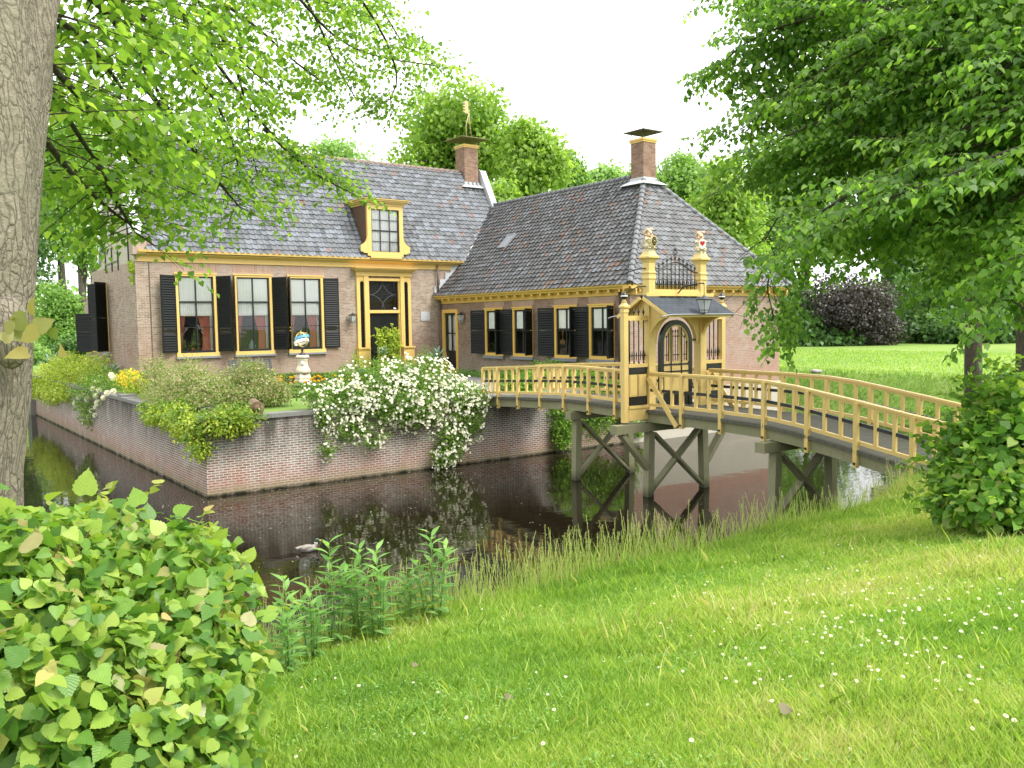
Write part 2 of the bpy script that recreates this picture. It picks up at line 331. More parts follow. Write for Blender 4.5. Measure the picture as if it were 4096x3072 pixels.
# ------------------------------------------------------------------ terrain
def sst(t): t = np.clip(t, 0, 1); return t * t * (3 - 2 * t)
def ynear(x): return 8.35 + .85 * sst((x - 12.5) / 2.0) + 2.6 * sst((x - 17.8) / 2.5)     # waterline of the near bank
def height(x, y):
    x = np.asarray(x, float); y = np.asarray(y, float)
    dn = ynear(x) - y
    hn = np.where(dn < 1.5, -1.2 + 2.92 * sst((dn + .9) / 2.4), 1.72 + .19 * (dn - 1.5))
    hn = np.minimum(hn, 2.95 - .0 * x) - .0
    hn = np.where(x > 12, np.minimum(hn, 1.72 + (2.95 - 1.72) * (1 - sst((x - 12) / 6)) + .15 * sst((x - 12) / 6)), hn)
    dr = x - 34.4; hr = -1.2 + 3.2 * sst((dr + 1.2) / 3.6)
    dl = -5.5 - x; hl = -1.2 + 3.3 * sst((dl + 1) / 3)
    db = y - 53.6; hb = -1.2 + 3.3 * sst((db + .5) / 2)
    h = np.maximum(np.maximum(hn, hr), np.maximum(hl, hb))
    k = np.where(x < 30, 1.0, 0.0)
    return h + k * .03 * np.sin(x * 1.7 + y) * np.cos(y * 2.1 - x * .6) + k * .012 * np.sin(x * 7 + 2 * y) * np.sin(y * 6.3)
def axis(*segs):
    a = []
    for s, e, st in segs: a += list(np.arange(s, e, st))
    return np.array(a + [segs[-1][1]])
xs = axis((-700, -60, 40), (-60, -8, 4), (-8, 22, .25), (22, 40, .8), (40, 120, 8), (120, 900, 60))
ys = axis((-500, -40, 40), (-40, -2, 4), (-2, 12, .25), (12, 30, 1.5), (30, 60, 1.2), (60, 140, 8), (140, 900, 60))
gx, gy = np.meshgrid(xs, ys); gz = height(gx, gy); nx = len(xs); ny = len(ys)
me = bpy.data.meshes.new('ground'); idx = np.arange(nx * ny).reshape(ny, nx)
fc = np.stack([idx[:-1, :-1], idx[:-1, 1:], idx[1:, 1:], idx[1:, :-1]], -1).reshape(-1, 4)
me.from_pydata(np.stack([gx.ravel(), gy.ravel(), gz.ravel()], 1).tolist(), [], fc.tolist()); me.polygons.foreach_set('use_smooth', [True] * len(fc)); me.materials.append(GRASS_G)
go = bpy.data.objects.new('ground', me); COL.objects.link(go); tag(go, kind='structure')
# water
m, n, l = mat('moat_water'); tc = n.new('ShaderNodeTexCoord'); mp = n.new('ShaderNodeMapping'); mp.inputs['Scale'].default_value = (1, 1.6, 1); mp.inputs['Rotation'].default_value = (0, 0, .6); l.new(tc.outputs['Object'], mp.inputs[0])
a = noise(n, l, 1.1, mp.outputs[0], 3, .5); b = noise(n, l, 5.5, mp.outputs[0], 2, .5)
hh = math_(n, l, 'ADD', a, math_(n, l, 'MULTIPLY', b, .12)); p = n.new('ShaderNodeBsdfPrincipled'); p.inputs['Base Color'].default_value = (.012, .009, .005, 1); p.inputs['Roughness'].default_value = .025; p.inputs['IOR'].default_value = 1.333; p.inputs['Specular IOR Level'].default_value = .5
bp = n.new('ShaderNodeBump'); bp.inputs['Strength'].default_value = .045; bp.inputs['Distance'].default_value = .10; l.new(hh, bp.inputs['Height']); l.new(bp.outputs[0], p.inputs['Normal']); o = n.new('ShaderNodeOutputMaterial'); l.new(p.outputs[0], o.inputs[0]); WATER = m
wm = MB(); wm.face([(-9, 3, 0), (38, 3, 0), (38, 90, 0), (-9, 90, 0)]); tag(obj('moat_water', wm, WATER), kind='structure')
# meadow beyond the moat
mm = MB(); pts = [(37.5, 0, 2.012), (90, -20, 2.012), (110, 20, 2.012), (92, 48, 2.012), (60, 56, 2.012), (37.5, 50, 2.012)]; mm.face(pts); tag(obj('meadow', mm, MEADOW), kind='structure')
# island top
IZ = 2.08
im = MB(); im.face([(7.4, 23.35, IZ), (22.47, 23.35, IZ), (22.47, 36.1, IZ), (22.47, 52.3, IZ), (7.4, 52.3, IZ)]); tag(obj('garden_lawn', im, ISLE_G), kind='structure')
pm = MB(); pm.face([(15.2, 23.36, IZ + .006), (17.5, 23.36, IZ + .006), (18.6, 24.8, IZ + .006), (20.6, 27.6, IZ + .006), (21.6, 30.4, IZ + .006), (22.4, 33.0, IZ + .006), (22.4, 36, IZ + .006), (20.6, 36, IZ + .006), (20.4, 33.5, IZ + .006), (19.0, 29.5, IZ + .006), (16.6, 25.6, IZ + .006)]); tag(obj('garden_path', pm, GRAVEL), kind='structure')
# ------------------------------------------------------------------ retaining wall
rw = thing('retaining_wall', 'old red and white brick moat wall with grey coping around the garden island', 'wall', (7.04, 23, 0))
b = MB()
X0, Y0, X1, Y1 = 7.04, 23.0, 22.45, 52.8
b.face([(X0 - .08, Y0 - .08, -1), (X1, Y0 - .08, -1), (X1, Y0, 1.98), (X0, Y0, 1.98)])
b.face([(X0 - .08, Y1, -1), (X0 - .08, Y0 - .08, -1), (X0, Y0, 1.98), (X0, Y1, 1.98)])
b.face([(X0, Y0, 1.98), (X1, Y0, 1.98), (X1, Y0 + .36, 1.98), (X0, Y0 + .36, 1.98)]); b.face([(X0, Y0 + .36, 1.98), (X0 + .36, Y0 + .36, 1.98), (X0 + .36, Y1, 1.98), (X0, Y1, 1.98)])
b.face([(X0, Y1, 1.98), (X0 + 6, Y1, 1.98), (X0 + 6, Y1, -1), (X0 - .08, Y1, -1)])
b.box(X0 + .02, Y0 + .34, 1.0, X1, Y0 + .40, 2.07); b.box(X0 + .34, Y0 + .4, 1.0, X0 + .40, Y1, 2.07)
obj('wall', b, BRICK_R, rw)
c = MB(); x = X0 - .05; random.seed(3)
while x < X1 - .1:
    e = min(x + .9, X1); 
    if not (15.2 < x < 16.6): c.box(x + .004, Y0 - .06, 1.985, e - .004, Y0 + .42, 2.10 + random.uniform(-.006, .006))
    x = e
y = Y0 + .43
while y < Y1 - .1:
    e = min(y + .9, Y1); c.box(X0 - .06, y + .004, 1.985, X0 + .42, e - .004, 2.10 + random.uniform(-.006, .006)); y = e
c.box(X0 - .02, 32.3, 2.1, X0 + .5, 32.9, 2.18)
obj('coping', c, COPING, rw)
pr = thing('garden_pier', 'grey stone pier with flat cap at the far end of the left moat wall', 'pier', (7.3, 52.2, 0))
c = MB(); c.box(6.6, 48.3, 2.09, 7.9, 52.9, 2.2); c.box(6.75, 51.6, .0, 8, 53.0, 2.09); obj('pier_block', c, COPING, pr)
# ------------------------------------------------------------------ house
EX = {}
def hexfix(mb, c):
    c = [Vector(p) for p in c]
    if (c[1] - c[0]).cross(c[3] - c[0]).dot(c[4] - c[0]) < 0: c = [c[0], c[3], c[2], c[1], c[4], c[7], c[6], c[5]]
    return mb.hexa(c)
def fbox(mb, F, u0, d0, z0, u1, d1, z1): return hexfix(mb, [F(u0, d0, z0), F(u1, d0, z0), F(u1, d1, z0), F(u0, d1, z0), F(u0, d0, z1), F(u1, d0, z1), F(u1, d1, z1), F(u0, d1, z1)])
def fquad(mb, F, u0, z0, u1, z1, d, sm=False):
    q = [Vector(F(u0, d, z0)), Vector(F(u1, d, z0)), Vector(F(u1, d, z1)), Vector(F(u0, d, z1))]; out = Vector(F(u0, d + 1, z0)) - Vector(F(u0, d, z0))
    if (q[1] - q[0]).cross(q[3] - q[0]).dot(out) < 0: q = q[::-1]
    mb.face(q)
def wallholes(mb, F, u0, u1, z0, z1, holes, rev=.22):
    us = sorted({u0, u1, *[h[0] for h in holes], *[h[1] for h in holes]}); zs = sorted({z0, z1, *[h[2] for h in holes], *[h[3] for h in holes]})
    for i in range(len(us) - 1):
        for j in range(len(zs) - 1):
            cu = (us[i] + us[i + 1]) / 2; cz = (zs[j] + zs[j + 1]) / 2
            if any(h[0] < cu < h[1] and h[2] < cz < h[3] for h in holes): continue
            fquad(mb, F, us[i], zs[j], us[i + 1], zs[j + 1], 0)
    for h in holes:
        a, b_, c_, d_ = h
        mb.face([F(a, 0, c_), F(a, 0, d_), F(a, -rev, d_), F(a, -rev, c_)]); mb.face([F(b_, 0, c_), F(b_, 0, d_), F(b_, -rev, d_), F(b_, -rev, c_)])
        mb.face([F(a, 0, c_), F(b_, 0, c_), F(b_, -rev, c_), F(a, -rev, c_)]); mb.face([F(a, 0, d_), F(b_, 0, d_), F(b_, -rev, d_), F(a, -rev, d_)])
def shutter(F, uh, sgn, th, wd, z0, z1, parent, mid=(.5,)):
    mb = MB(); c, s = math.cos(R(th)), math.sin(R(th)); P = lambda t, z, o=0: Vector(F(uh + sgn * (t * c) - sgn * o * s * 1, .05 + t * s + o * c, z))
    st = .055
    for t in (st / 2, wd - st / 2): mb.bar(P(t, z0), P(t, z1), .035, st, P(1, 0) - P(0, 0))
    zz = [z0 + .04, z1 - .04] + [z0 + (z1 - z0) * q for q in mid]
    for z in zz: mb.bar(P(0, z), P(wd, z), .034, .09)
    z = z0 + .12; k = (P(0, 0, 1) - P(0, 0, 0))
    while z < z1 - .1:
        if all(abs(z - q) > .06 for q in zz): mb.bar(P(st, z), P(wd - st, z), .118, .010, Vector((0, 0, .55)) + k * 1.0)
        z += .098
    o = obj('shutter', mb, SHUT, parent)
    hb = MB()
    for z in (z0 + .35, z1 - .35): hb.bar(P(-.05, z, .01), P(.22, z, .03), .02, .035)
    return o
def gframe(mb, F, u0, u1, z0, z1, w_, d0, d1):
    fbox(mb, F, u0, d0, z0, u0 + w_, d1, z1); fbox(mb, F, u1 - w_, d0, z0, u1, d1, z1); fbox(mb, F, u0 + w_, d0, z0, u1 - w_, d1, z0 + w_); fbox(mb, F, u0 + w_, d0, z1 - w_, u1 - w_, d1, z1)

house = thing('manor_house', 'brick manor house with blue grey tiled roofs, yellow cornices and black shutters', 'house', (15, 36.05, 2.0))
Fm = lambda u, d, z: (u, 36.05 - d, z)
Fw = lambda u, d, z: (22.47 - d, u, z)
Fe = lambda u, d, z: (u, 22.95 - d, z)
Fg = lambda u, d, z: (8.55 - d, u, z)
MWIN = [(10.01, 11.69), (12.38, 14.06), (14.73, 16.41)]
WWIN = [(30.80, 32.22), (28.71, 30.13), (25.88, 27.30), (23.77, 25.19)]
g = MB(); fquad(g, Fm, 22.47, 5.5, 24.6, 7.5, 0); wallholes(g, Fm, 8.55, 22.47, 1.9, 7.5, [(a, b, 3.32, 6.69) for a, b in MWIN] + [(18.58, 20.24, 2.2, 6.55)]); obj('wall', g, BRICK_H, house)
g = MB(); wallholes(g, Fw, 22.95, 36.05, 1.9, 5.7, [(a, b, 3.03, 5.16) for a, b in WWIN] + [(34.46, 35.84, 2.1, 5.16)]); obj('wall', g, BRICK_W, house)
g = MB(); fquad(g, Fe, 22.47, 1.85, 31.32, 5.7, 0); obj('wall', g, BRICK_E, house)
g = MB(); fbox(g, Fe, 22.45, -.2, -1, 31.4, .03, 1.85); fbox(g, Fe, 22.4, -.2, -1, 31.7, .16, .42); obj('plinth', g, PLASTER, house)
g = MB(); g.face([(31.32, 22.95, -1), (31.32, 44, -1), (31.32, 44, 5.7), (31.32, 22.95, 5.7)]); g.face([(22.6, 44.1, 2), (8.55, 44.1, 2), (8.55, 44.1, 6.3), (22.6, 44.1, 6.3)]); g.face([(26.99, 36.05, 2), (26.99, 44.1, 2), (26.99, 42.1, 7.3), (26.99, 38.95, 12.3), (26.99, 36.05, 7.6)]); obj('wall', g, BRICK_E, house)
# gable wall on the left (brick below, pale paint above)
GH = [(41.1, 42.3, 3.5, 6.5), (43.9, 45.0, 3.45, 5.15)]
g = MB(); wallholes(g, Fg, 36.05, 44.1, 1.9, 7.1, GH[:1]); g.face([Fg(44.1, 0, 1.9), Fg(46.3, 0, 1.9), Fg(46.3, 0, 5.5), Fg(44.1, 0, 6.75)]); obj('wall', g, BRICK_H, house)
g = MB(); g.prism([(8.56, 36.02, 7.1), (8.56, 36.4, 8.2), (8.56, 38.55, 12.25), (8.56, 39.4, 12.25), (8.56, 42.1, 7.45), (8.56, 44.1, 6.6), (8.56, 44.1, 6.55), (8.56, 36.4, 6.55)][0:1] + [(8.56, 36.4, 8.1), (8.56, 38.55, 12.25), (8.56, 39.4, 12.25), (8.56, 42.1, 7.45), (8.56, 44.15, 6.7), (8.56, 44.1, 6.55), (8.56, 43.0, 7.1)], (.3, 0, 0)); obj('gable', g, PLASTER, house)
g = MB(); g.prism([(8.46, 36.35, 8.12), (8.46, 36.1, 8.12), (8.46, 36.1, 8.2), (8.46, 38.5, 12.55), (8.46, 39.45, 12.55), (8.46, 42.25, 7.55), (8.46, 42.1, 7.3), (8.46, 39.4, 12.2), (8.46, 38.6, 12.2)], (.50, 0, 0))
obj('parapet', g, LEAD, house); g = MB()
g.prism([(26.72, 36.5, 8.4), (26.72, 36.15, 8.2), (26.72, 38.55, 12.6), (26.72, 39.3, 12.6), (26.72, 38.9, 12.2), (26.72, 38.6, 12.0)], (.36, 0, 0)); obj('parapet', g, LEAD, house)
g = MB(); g.box(8.44, 35.8, 7.35, 8.95, 36.3, 8.06); obj('kneeler', g, BRICK_H, house)
g = MB(); g.box(8.38, 35.74, 8.06, 9.0, 36.36, 8.14); obj('kneeler_cap', g, COPING, house)
for yy, za, zb in ((36.9, 7.0, 8.9), (37.9, 8.9, 9.7), (38.7, 6.9, 7.7), (39.8, 6.9, 7.9), (41.0, 6.9, 7.9), (38.2, 10.6, 11.4), (39.0, 11.3, 12.2), (40.1, 9.3, 10.2)):
    a = MB(); fbox(a, Fg, yy, 0.005, za, yy + .045, .05, zb); obj('wall_anchor', a, IRON, house)
a = MB(); a.bar(Fg(38.7, .03, 7.3), Fg(41.02, .03, 7.25), .03, .04); obj('wall_anchor', a, IRON, house)
a = MB(); fbox(a, Fm, 9.05, .005, 3.0, 9.08, .03, 7.1); obj('lightning_cable', a, PIPE, house)
for (a_, b_, c_, d_), sh in zip(GH[:1], [1]):
    wn_ = obj('window', (lambda q: (gframe(q, Fg, a_, b_, c_, d_, .12, -.1, .04), q)[1])(MB()), YEL, house)
    q = MB(); fquad(q, Fg, a_ + .12, c_ + .12, b_ - .12, d_ - .12, -.05); obj('pane', q, GLASS, wn_)
    shutter(Fg, a_, -1, 48, .72, c_, d_, wn_); shutter(Fg, b_, 1, 32, .72, c_, d_, wn_)
a = MB(); gframe(a, Fg, 43.9, 44.9, 3.4, 5.2, .1, 0, .05); wn_ = obj('window', a, YEL, house); shutter(Fg, 44.5, 1, 42, .8, 3.4, 5.2, wn_)
a = MB(); fbox(a, Fg, 41.0, .0, 3.3, 42.4, .08, 3.42); obj('sill', a, GREYS, house)
a = MB(); a.face([Fg(41, .01, 1.9), Fg(46.3, .01, 1.9), Fg(46.3, .01, 3.25), Fg(43.0, .01, 3.25)]); obj('rendered_base', a, PLASTER, house)
# --- main facade windows
def curtain(F, u0, u1, z0, z1, d, parent, name='curtain', mat_=None, fold=.012, nn=40):
    mb = MB(); us = [u0 + (u1 - u0) * i / nn for i in range(nn + 1)]
    for i in range(nn):
        q = [F(us[i], d + fold * math.sin(i * 1.9), z0), F(us[i + 1], d + fold * math.sin(i * 1.9 + 1.9), z0), F(us[i + 1], d + fold * math.sin(i * 1.9 + 1.9), z1), F(us[i], d + fold * math.sin(i * 1.9), z1)]
        mb.face(q, None, True)
    return obj(name, mb, mat_ or CURT, parent)
def drape(F, u0t, u1t, u0m, u1m, u0b, u1b, z0, zm, z1, d, parent):
    mb = MB(); nn = 16
    rows = [(z0, u0b, u1b), ((z0 + zm) / 2, (u0b + u0m) / 2, (u1b + u1m) / 2), (zm, u0m, u1m), ((zm + z1) / 2 - .1, (u0m * .6 + u0t * .4), (u1m * .6 + u1t * .4)), (z1, u0t, u1t)]
    P = lambda r, i: F(rows[r][1] + (rows[r][2] - rows[r][1]) * i / nn, d + .025 * math.sin(i * 2.1), rows[r][0])
    for r in range(len(rows) - 1):
        for i in range(nn): mb.face([P(r, i), P(r, i + 1), P(r + 1, i + 1), P(r + 1, i)], None, True)
    return obj('drape', mb, DRAPE, parent)
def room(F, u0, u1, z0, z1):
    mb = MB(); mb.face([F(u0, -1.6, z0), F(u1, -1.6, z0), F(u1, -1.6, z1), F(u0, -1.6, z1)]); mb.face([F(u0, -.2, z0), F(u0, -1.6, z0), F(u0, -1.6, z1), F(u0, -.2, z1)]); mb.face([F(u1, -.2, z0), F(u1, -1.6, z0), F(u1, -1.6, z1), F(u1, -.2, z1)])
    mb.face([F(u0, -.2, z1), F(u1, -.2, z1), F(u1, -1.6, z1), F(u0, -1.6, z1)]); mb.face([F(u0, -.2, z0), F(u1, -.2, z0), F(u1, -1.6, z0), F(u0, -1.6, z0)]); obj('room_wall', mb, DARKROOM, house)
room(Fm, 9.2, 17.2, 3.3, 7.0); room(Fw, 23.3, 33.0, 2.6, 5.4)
angL = [23, 72, 74]; angR = [55, 55, 6]
for i, (a, b) in enumerate(MWIN):
    z0, z1 = 3.32, 6.69; f = MB(); gframe(f, Fm, a, b, z0, z1, .135, -.12, .045); fbox(f, Fm, a - .02, .045, z1 - .05, b + .02, .08, z1); fbox(f, Fm, a - .02, -.02, z0 - .012, b + .02, .07, z0 + .135)
    wn_ = obj('window', f, YEL, house); ia, ib, iz0, iz1 = a + .135, b - .135, z0 + .135, z1 - .135
    s = MB(); gframe(s, Fm, ia, ib, iz0, iz1, .055, -.12, -.04); um = (ia + ib) / 2; h3 = (iz1 - iz0) / 3
    fbox(s, Fm, um - .025, -.1, iz0 + .05, um + .025, -.045, iz1 - .05); fbox(s, Fm, ia + .05, -.1, iz1 - h3 - .04, ib - .05, -.035, iz1 - h3 + .03); fbox(s, Fm, ia + .05, -.1, iz1 - 2 * h3 - .012, ib - .05, -.047, iz1 - 2 * h3 + .012); fbox(s, Fm, ia, -.12, iz0, ib, -.02, iz0 + .09)
    obj('sash', s, BLACK, wn_)
    q = MB(); fquad(q, Fm, ia, iz0, ib, iz1, -.075); obj('pane', q, GLASS, wn_)
    curtain(Fm, ia, ib, iz1 - 1.02, iz1, -.095, wn_, fold=.003); curtain(Fm, ia, ib - .04, iz1 - 1.52, iz1 - .9, -.13, wn_, 'net_curtain', CURT, .012, 60)
    q = MB(); fbox(q, Fm, ia, -.15, iz1 - 1.60, ib - .04, -.12, iz1 - 1.50); obj('curtain_hem', q, WCLEAN, wn_)
    drape(Fm, ia + .03, ia + .34, ia + .03, ia + .2, ia + .02, ia + .14, iz0 + .05, iz0 + .7, iz0 + 1.65, -.3, wn_); drape(Fm, ia + .78, ib - .06, ib - .42, ib - .1, ib - .46, ib - .08, iz0, iz0 + .75, iz0 + 1.65, -.3, wn_)
    q = MB(); fbox(q, Fm, ib - .12, -.26, iz0, ib - .0, -.24, iz0 + 1.6); obj('inner_shutter', q, WHITE, wn_)
    q = MB(); fbox(q, Fm, a - .05, .0, z0 - .09, b + .05, .12, z0 - .014); obj('sill', q, GREYS, wn_)
    shutter(Fm, a + .02, -1, angL[i], .70, 3.5, 6.57, wn_, (.28,)); shutter(Fm, b - .02, 1, angR[i], .70, 3.5, 6.57, wn_, (.28,))
    # flat arch of soldier bricks
for i, (a, b) in enumerate(WWIN):
    z0, z1 = 3.03, 5.16; f = MB(); gframe(f, Fw, a, b, z0, z1, .13, -.12, .04); fbox(f, Fw, a - .03, .04, z1 - .05, b + .03, .07, z1)
    wn_ = obj('window', f, YEL_D, house); ia, ib, iz0, iz1 = a + .13, b - .13, z0 + .13, z1 - .13; um = (ia + ib) / 2; zm = iz0 + (iz1 - iz0) * .54
    s = MB(); gframe(s, Fw, ia, ib, iz0, iz1, .06, -.1, -.02); fbox(s, Fw, um - .03, -.1, iz0, um + .03, -.03, iz1); fbox(s, Fw, ia, -.1, zm - .05, ib, -.01, zm + .04); obj('sash', s, BLACK, wn_)
    q = MB(); fquad(q, Fw, ia, iz0, ib, iz1, -.06); obj('pane', q, GLASS, wn_)
    curtain(Fw, ia, ib, zm + .06, iz1, -.075, wn_, fold=.003)
    q = MB(); fbox(q, Fw, a - .06, 0, z0 - .12, b + .06, .12, z0 - .004); obj('sill', q, GREYS, wn_)
    shutter(Fw, b - .02, 1, 30 if i % 2 == 0 else 27, .70, 3.12, 5.06, wn_); shutter(Fw, a + .02, -1, 62, .70, 3.12, 5.06, wn_)
# --- front door
d = MB(); fbox(d, Fm, 18.0, 0, 3.45, 18.16, .10, 6.72); fbox(d, Fm, 18.36, 0, 3.45, 18.58, .14, 6.72); fbox(d, Fm, 18.16, 0, 6.5, 18.36, .10, 6.72); fbox(d, Fm, 20.24, 0, 3.45, 20.44, .14, 6.72); fbox(d, Fm, 20.66, 0, 3.45, 20.81, .10, 6.72); fbox(d, Fm, 20.44, 0, 6.5, 20.66, .10, 6.72)
fbox(d, Fm, 18.58, -.1, 6.5, 20.24, .10, 6.62); fbox(d, Fm, 18.58, -.12, 5.02, 20.24, .08, 5.16); fbox(d, Fm, 18.58, -.1, 2.2, 18.64, .06, 6.5); fbox(d, Fm, 20.18, -.1, 2.2, 20.24, .06, 6.5)
for k in range(9):   # rounded heads of the side lights
    for uc in (18.26, 20.55):
        t0, t1 = math.pi * k / 9, math.pi * (k + 1) / 9; d.face([Fm(uc + .1 * math.cos(t0), .10, 6.38 + .1 * math.sin(t0)), Fm(uc + .1 * math.cos(t1), .10, 6.38 + .1 * math.sin(t1)), Fm(uc + .11 * (1 if math.cos(t1) > 0 else -1), .10, 6.51), Fm(uc + .11 * (1 if math.cos(t0) >= -1e-6 else -1), .10, 6.51)])
door = obj('door_surround', d, YEL, house)
d = MB(); fbox(d, Fm, 17.97, 0, 6.72, 20.84, .16, 6.92)
for k, (e, za, zb) in enumerate(((.12, 6.92, 6.97), (.20, 6.97, 7.02), (.28, 7.02, 7.07))): fbox(d, Fm, 17.95 - e / 2, 0, za, 20.86 + e / 2, .14 + e, zb)
fbox(d, Fm, 17.78, 0, 7.07, 21.03, .46, 7.09); obj('door_cornice', d, YEL, door)
for ua, ub in ((17.96, 18.5), (20.3, 20.86)):
    d = MB(); fbox(d, Fm, ua, 0, 2.55, ub, .24, 3.38); fbox(d, Fm, ua - .03, 0, 3.38, ub + .03, .3, 3.45); fbox(d, Fm, ua + .1, .24, 2.7, ub - .1, .26, 3.25); obj('pilaster_base', d, YEL, door)
    d = MB(); fbox(d, Fm, ua - .02, 0, 2.05, ub + .02, .26, 2.55); obj('plinth_stone', d, GREYS, door)
for ua, ub in ((18.16, 18.36), (20.44, 20.66)):
    d = MB(); fbox(d, Fm, ua, -.02, 3.45, ub, 0.02, 6.48)
    z = 3.5
    while z < 6.45: d.bar(Fm(ua, .05, z), Fm(ub, .05, z), .05, .012, (0, -.7, 1)); z += .07
    obj('side_louvre', d, SHUT, door)
d = MB(); fbox(d, Fm, 18.64, -.2, 2.2, 20.18, -.08, 5.02)
for ua, ub in ((18.76, 19.34), (19.48, 20.06)):
    for za, zb in ((4.55, 4.72), (3.2, 4.42), (2.35, 3.05)): gframe(d, Fm, ua, ub, za, zb, .03, -.08, -.055)
fbox(d, Fm, 19.39, -.08, 2.2, 19.43, -.05, 5.02); lf = obj('door', d, BLACK, house); k = MB(); k.ball(Fm(19.47, .0, 3.4), .035); obj('door_handle', k, GOLD, lf)
d = MB(); gframe(d, Fm, 18.64, 20.18, 5.16, 6.5, .05, -.14, -.04); tw = obj('transom_window', d, BLACK, house)
q = MB(); fquad(q, Fm, 18.66, 5.18, 20.16, 6.48, -.09); obj('pane', q, GLASS, tw)
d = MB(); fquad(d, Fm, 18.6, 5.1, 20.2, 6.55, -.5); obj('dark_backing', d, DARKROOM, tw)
d = MB()
for cx, cz, r0, t0, t1 in ((18.66, 6.6, .75, -78, 0), (20.16, 6.6, .75, 180, 258), (20.1, 5.1, .78, 90, 178), (18.7, 5.1, .78, 2, 90)):
    d.tube([Fm(cx + r0 * math.cos(R(t0 + (t1 - t0) * k / 10)), -.07, cz + r0 * math.sin(R(t0 + (t1 - t0) * k / 10))) for k in range(11)], .006, 5)
obj('leading', d, GREYS, tw)
d = MB(); d.box(18.2, 35.2, IZ, 20.6, 36.04, 2.2); obj('doorstep', d, GREYS, house)
# --- side door of the wing
d = MB(); gframe(d, Fw, 34.46, 35.84, 2.1, 5.16, .17, -.1, .04); sdr = obj('door_frame', d, YEL_D, house)
d = MB(); fbox(d, Fw, 34.63, -.16, 2.1, 35.67, -.09, 3.1); gframe(d, Fw, 34.63, 35.67, 3.1, 4.99, .09, -.14, -.06); fbox(d, Fw, 35.12, -.14, 3.1, 35.17, -.07, 4.99); fbox(d, Fw, 34.63, -.14, 4.0, 35.67, -.07, 4.05); dd = obj('door', d, BLACK, house)
q = MB(); fquad(q, Fw, 34.65, 3.1, 35.65, 4.98, -.1); obj('pane', q, GLASS, dd); curtain(Fw, 34.65, 35.65, 3.1, 4.98, -.2, dd)
# --- cornices and gutters
def run(mb, P, prof, ax):   # profile (d,z) swept along straight run
    (a, b) = P
    for i in range(len(prof) - 1):
        (d0, z0), (d1, z1) = prof[i], prof[i + 1]
        q = [ax(a, d0, z0), ax(b, d0, z0), ax(b, d1, z1), ax(a, d1, z1)]; mb.face(q)
    mb.face([ax(a, d_, z_) for d_, z_ in prof]); mb.face([ax(b, d_, z_) for d_, z_ in prof][::-1])
PM = [(0, 7.10), (.05, 7.10), (.05, 7.30), (.10, 7.32), (.14, 7.36), (.28, 7.38), (.30, 7.43), (.36, 7.45), (.38, 7.54), (.30, 7.54), (.30, 7.50), (0, 7.50)]
c = MB(); run(c, (8.62, 23.95), PM, Fm); obj('cornice', c, YEL, house)
PW = [(0, 5.44), (.045, 5.44), (.045, 5.60), (.10, 5.63), (.10, 5.66), (.28, 5.66), (.30, 5.72), (.36, 5.74), (.38, 5.83), (.30, 5.83), (.30, 5.80), (0, 5.80)]
c = MB(); run(c, (22.58, 36.6), PW, Fw); obj('cornice', c, YEL_D, house)
c = MB(); run(c, (22.1, 31.70), [(d_, z_) for d_, z_ in PW], Fe); obj('cornice', c, YEL_D, house)
c = MB(); run(c, (22.6, 44), PW, lambda u, d_, z_: (31.32 + d_, u, z_)); obj('cornice', c, YEL_D, house)
y = 23.2
while y < 35.9:
    c = MB(); fbox(c, Fw, y, .1, 5.56, y + .1, .26, 5.655); obj('modillion', c, YEL_D, house); y += .58
y = 22.7
while y < 31.2:
    c = MB(); fbox(c, Fe, y, .1, 5.56, y + .1, .26, 5.655); obj('modillion', c, YEL_D, house); y += .58
# --- roofs
def tile_roof(name, O, U, S, N, lu, ls, uL, uR, mat_, parent, tw=.27, th=.26):
    O, U, S, N = [np.array(a, float) for a in (O, U, S, N)]; prof = [(0, .012), (.18, .0), (.40, -.022), (.62, -.008), (.80, .026), (1.0, .034)]
    nc = int(math.ceil(lu / tw)); nr = int(math.ceil(ls / th)); quads = []; uv = []
    r2 = np.random.default_rng(5)
    for j in range(nr):
        s0 = j * th; s1 = min(s0 + th + .03, ls + .02)
        jit = r2.normal(0, .004, nc)
        tilt = r2.normal(0, .004, nc)
        for i in range(nc):
            us = [(i + p[0]) * tw for p in prof]; hs_ = [p[1] + jit[i] for p in prof]
            lo, hi = uL(s0), uR(s0); lo1, hi1 = uL(s1), uR(s1)
            if us[-1] < min(lo, lo1) or us[0] > max(hi, hi1): continue
            for k in range(5):
                a0, a1 = np.clip(us[k], lo, hi), np.clip(us[k + 1], lo, hi); b0, b1 = np.clip(us[k], lo1, hi1), np.clip(us[k + 1], lo1, hi1)
                lift = .042 + tilt[i]
                A = O + U * a0 + S * s0 + N * (hs_[k] + lift); B = O + U * a1 + S * s0 + N * (hs_[k + 1] + lift); Cc = O + U * b1 + S * s1 + N * hs_[k + 1]; D = O + U * b0 + S * s1 + N * hs_[k]
                quads += [A, B, Cc, D]; A2 = A - N * .03; B2 = B - N * .03; quads += [A2, B2, B, A]; uv += [(i + .5, j + .5)] * 8
    return npobj(name, np.array(quads), 4, mat_, np.array(uv), parent)
rf = MB(); rf.face([(8.9, 35.72, 7.42), (27, 35.72, 7.42), (27, 38.95, 12.4), (8.9, 38.95, 12.4)]); rf.face([(8.6, 42.2, 7.42), (27, 42.2, 7.42), (27, 38.95, 12.42), (8.6, 38.95, 12.42)][::-1]); rf.face([(8.6, 42.1, 7.45), (27, 42.1, 7.45), (27, 46.5, 5.5), (8.6, 46.5, 5.5)])
rf.face([(8.9, 35.72, 7.42), (27, 35.72, 7.42), (27, 36.05, 7.42), (8.9, 36.05, 7.42)])
roof = obj('roof', rf, BROWN, house)
def sl_(dy, dz): L = math.hypot(dy, dz); return dy / L, dz / L, L
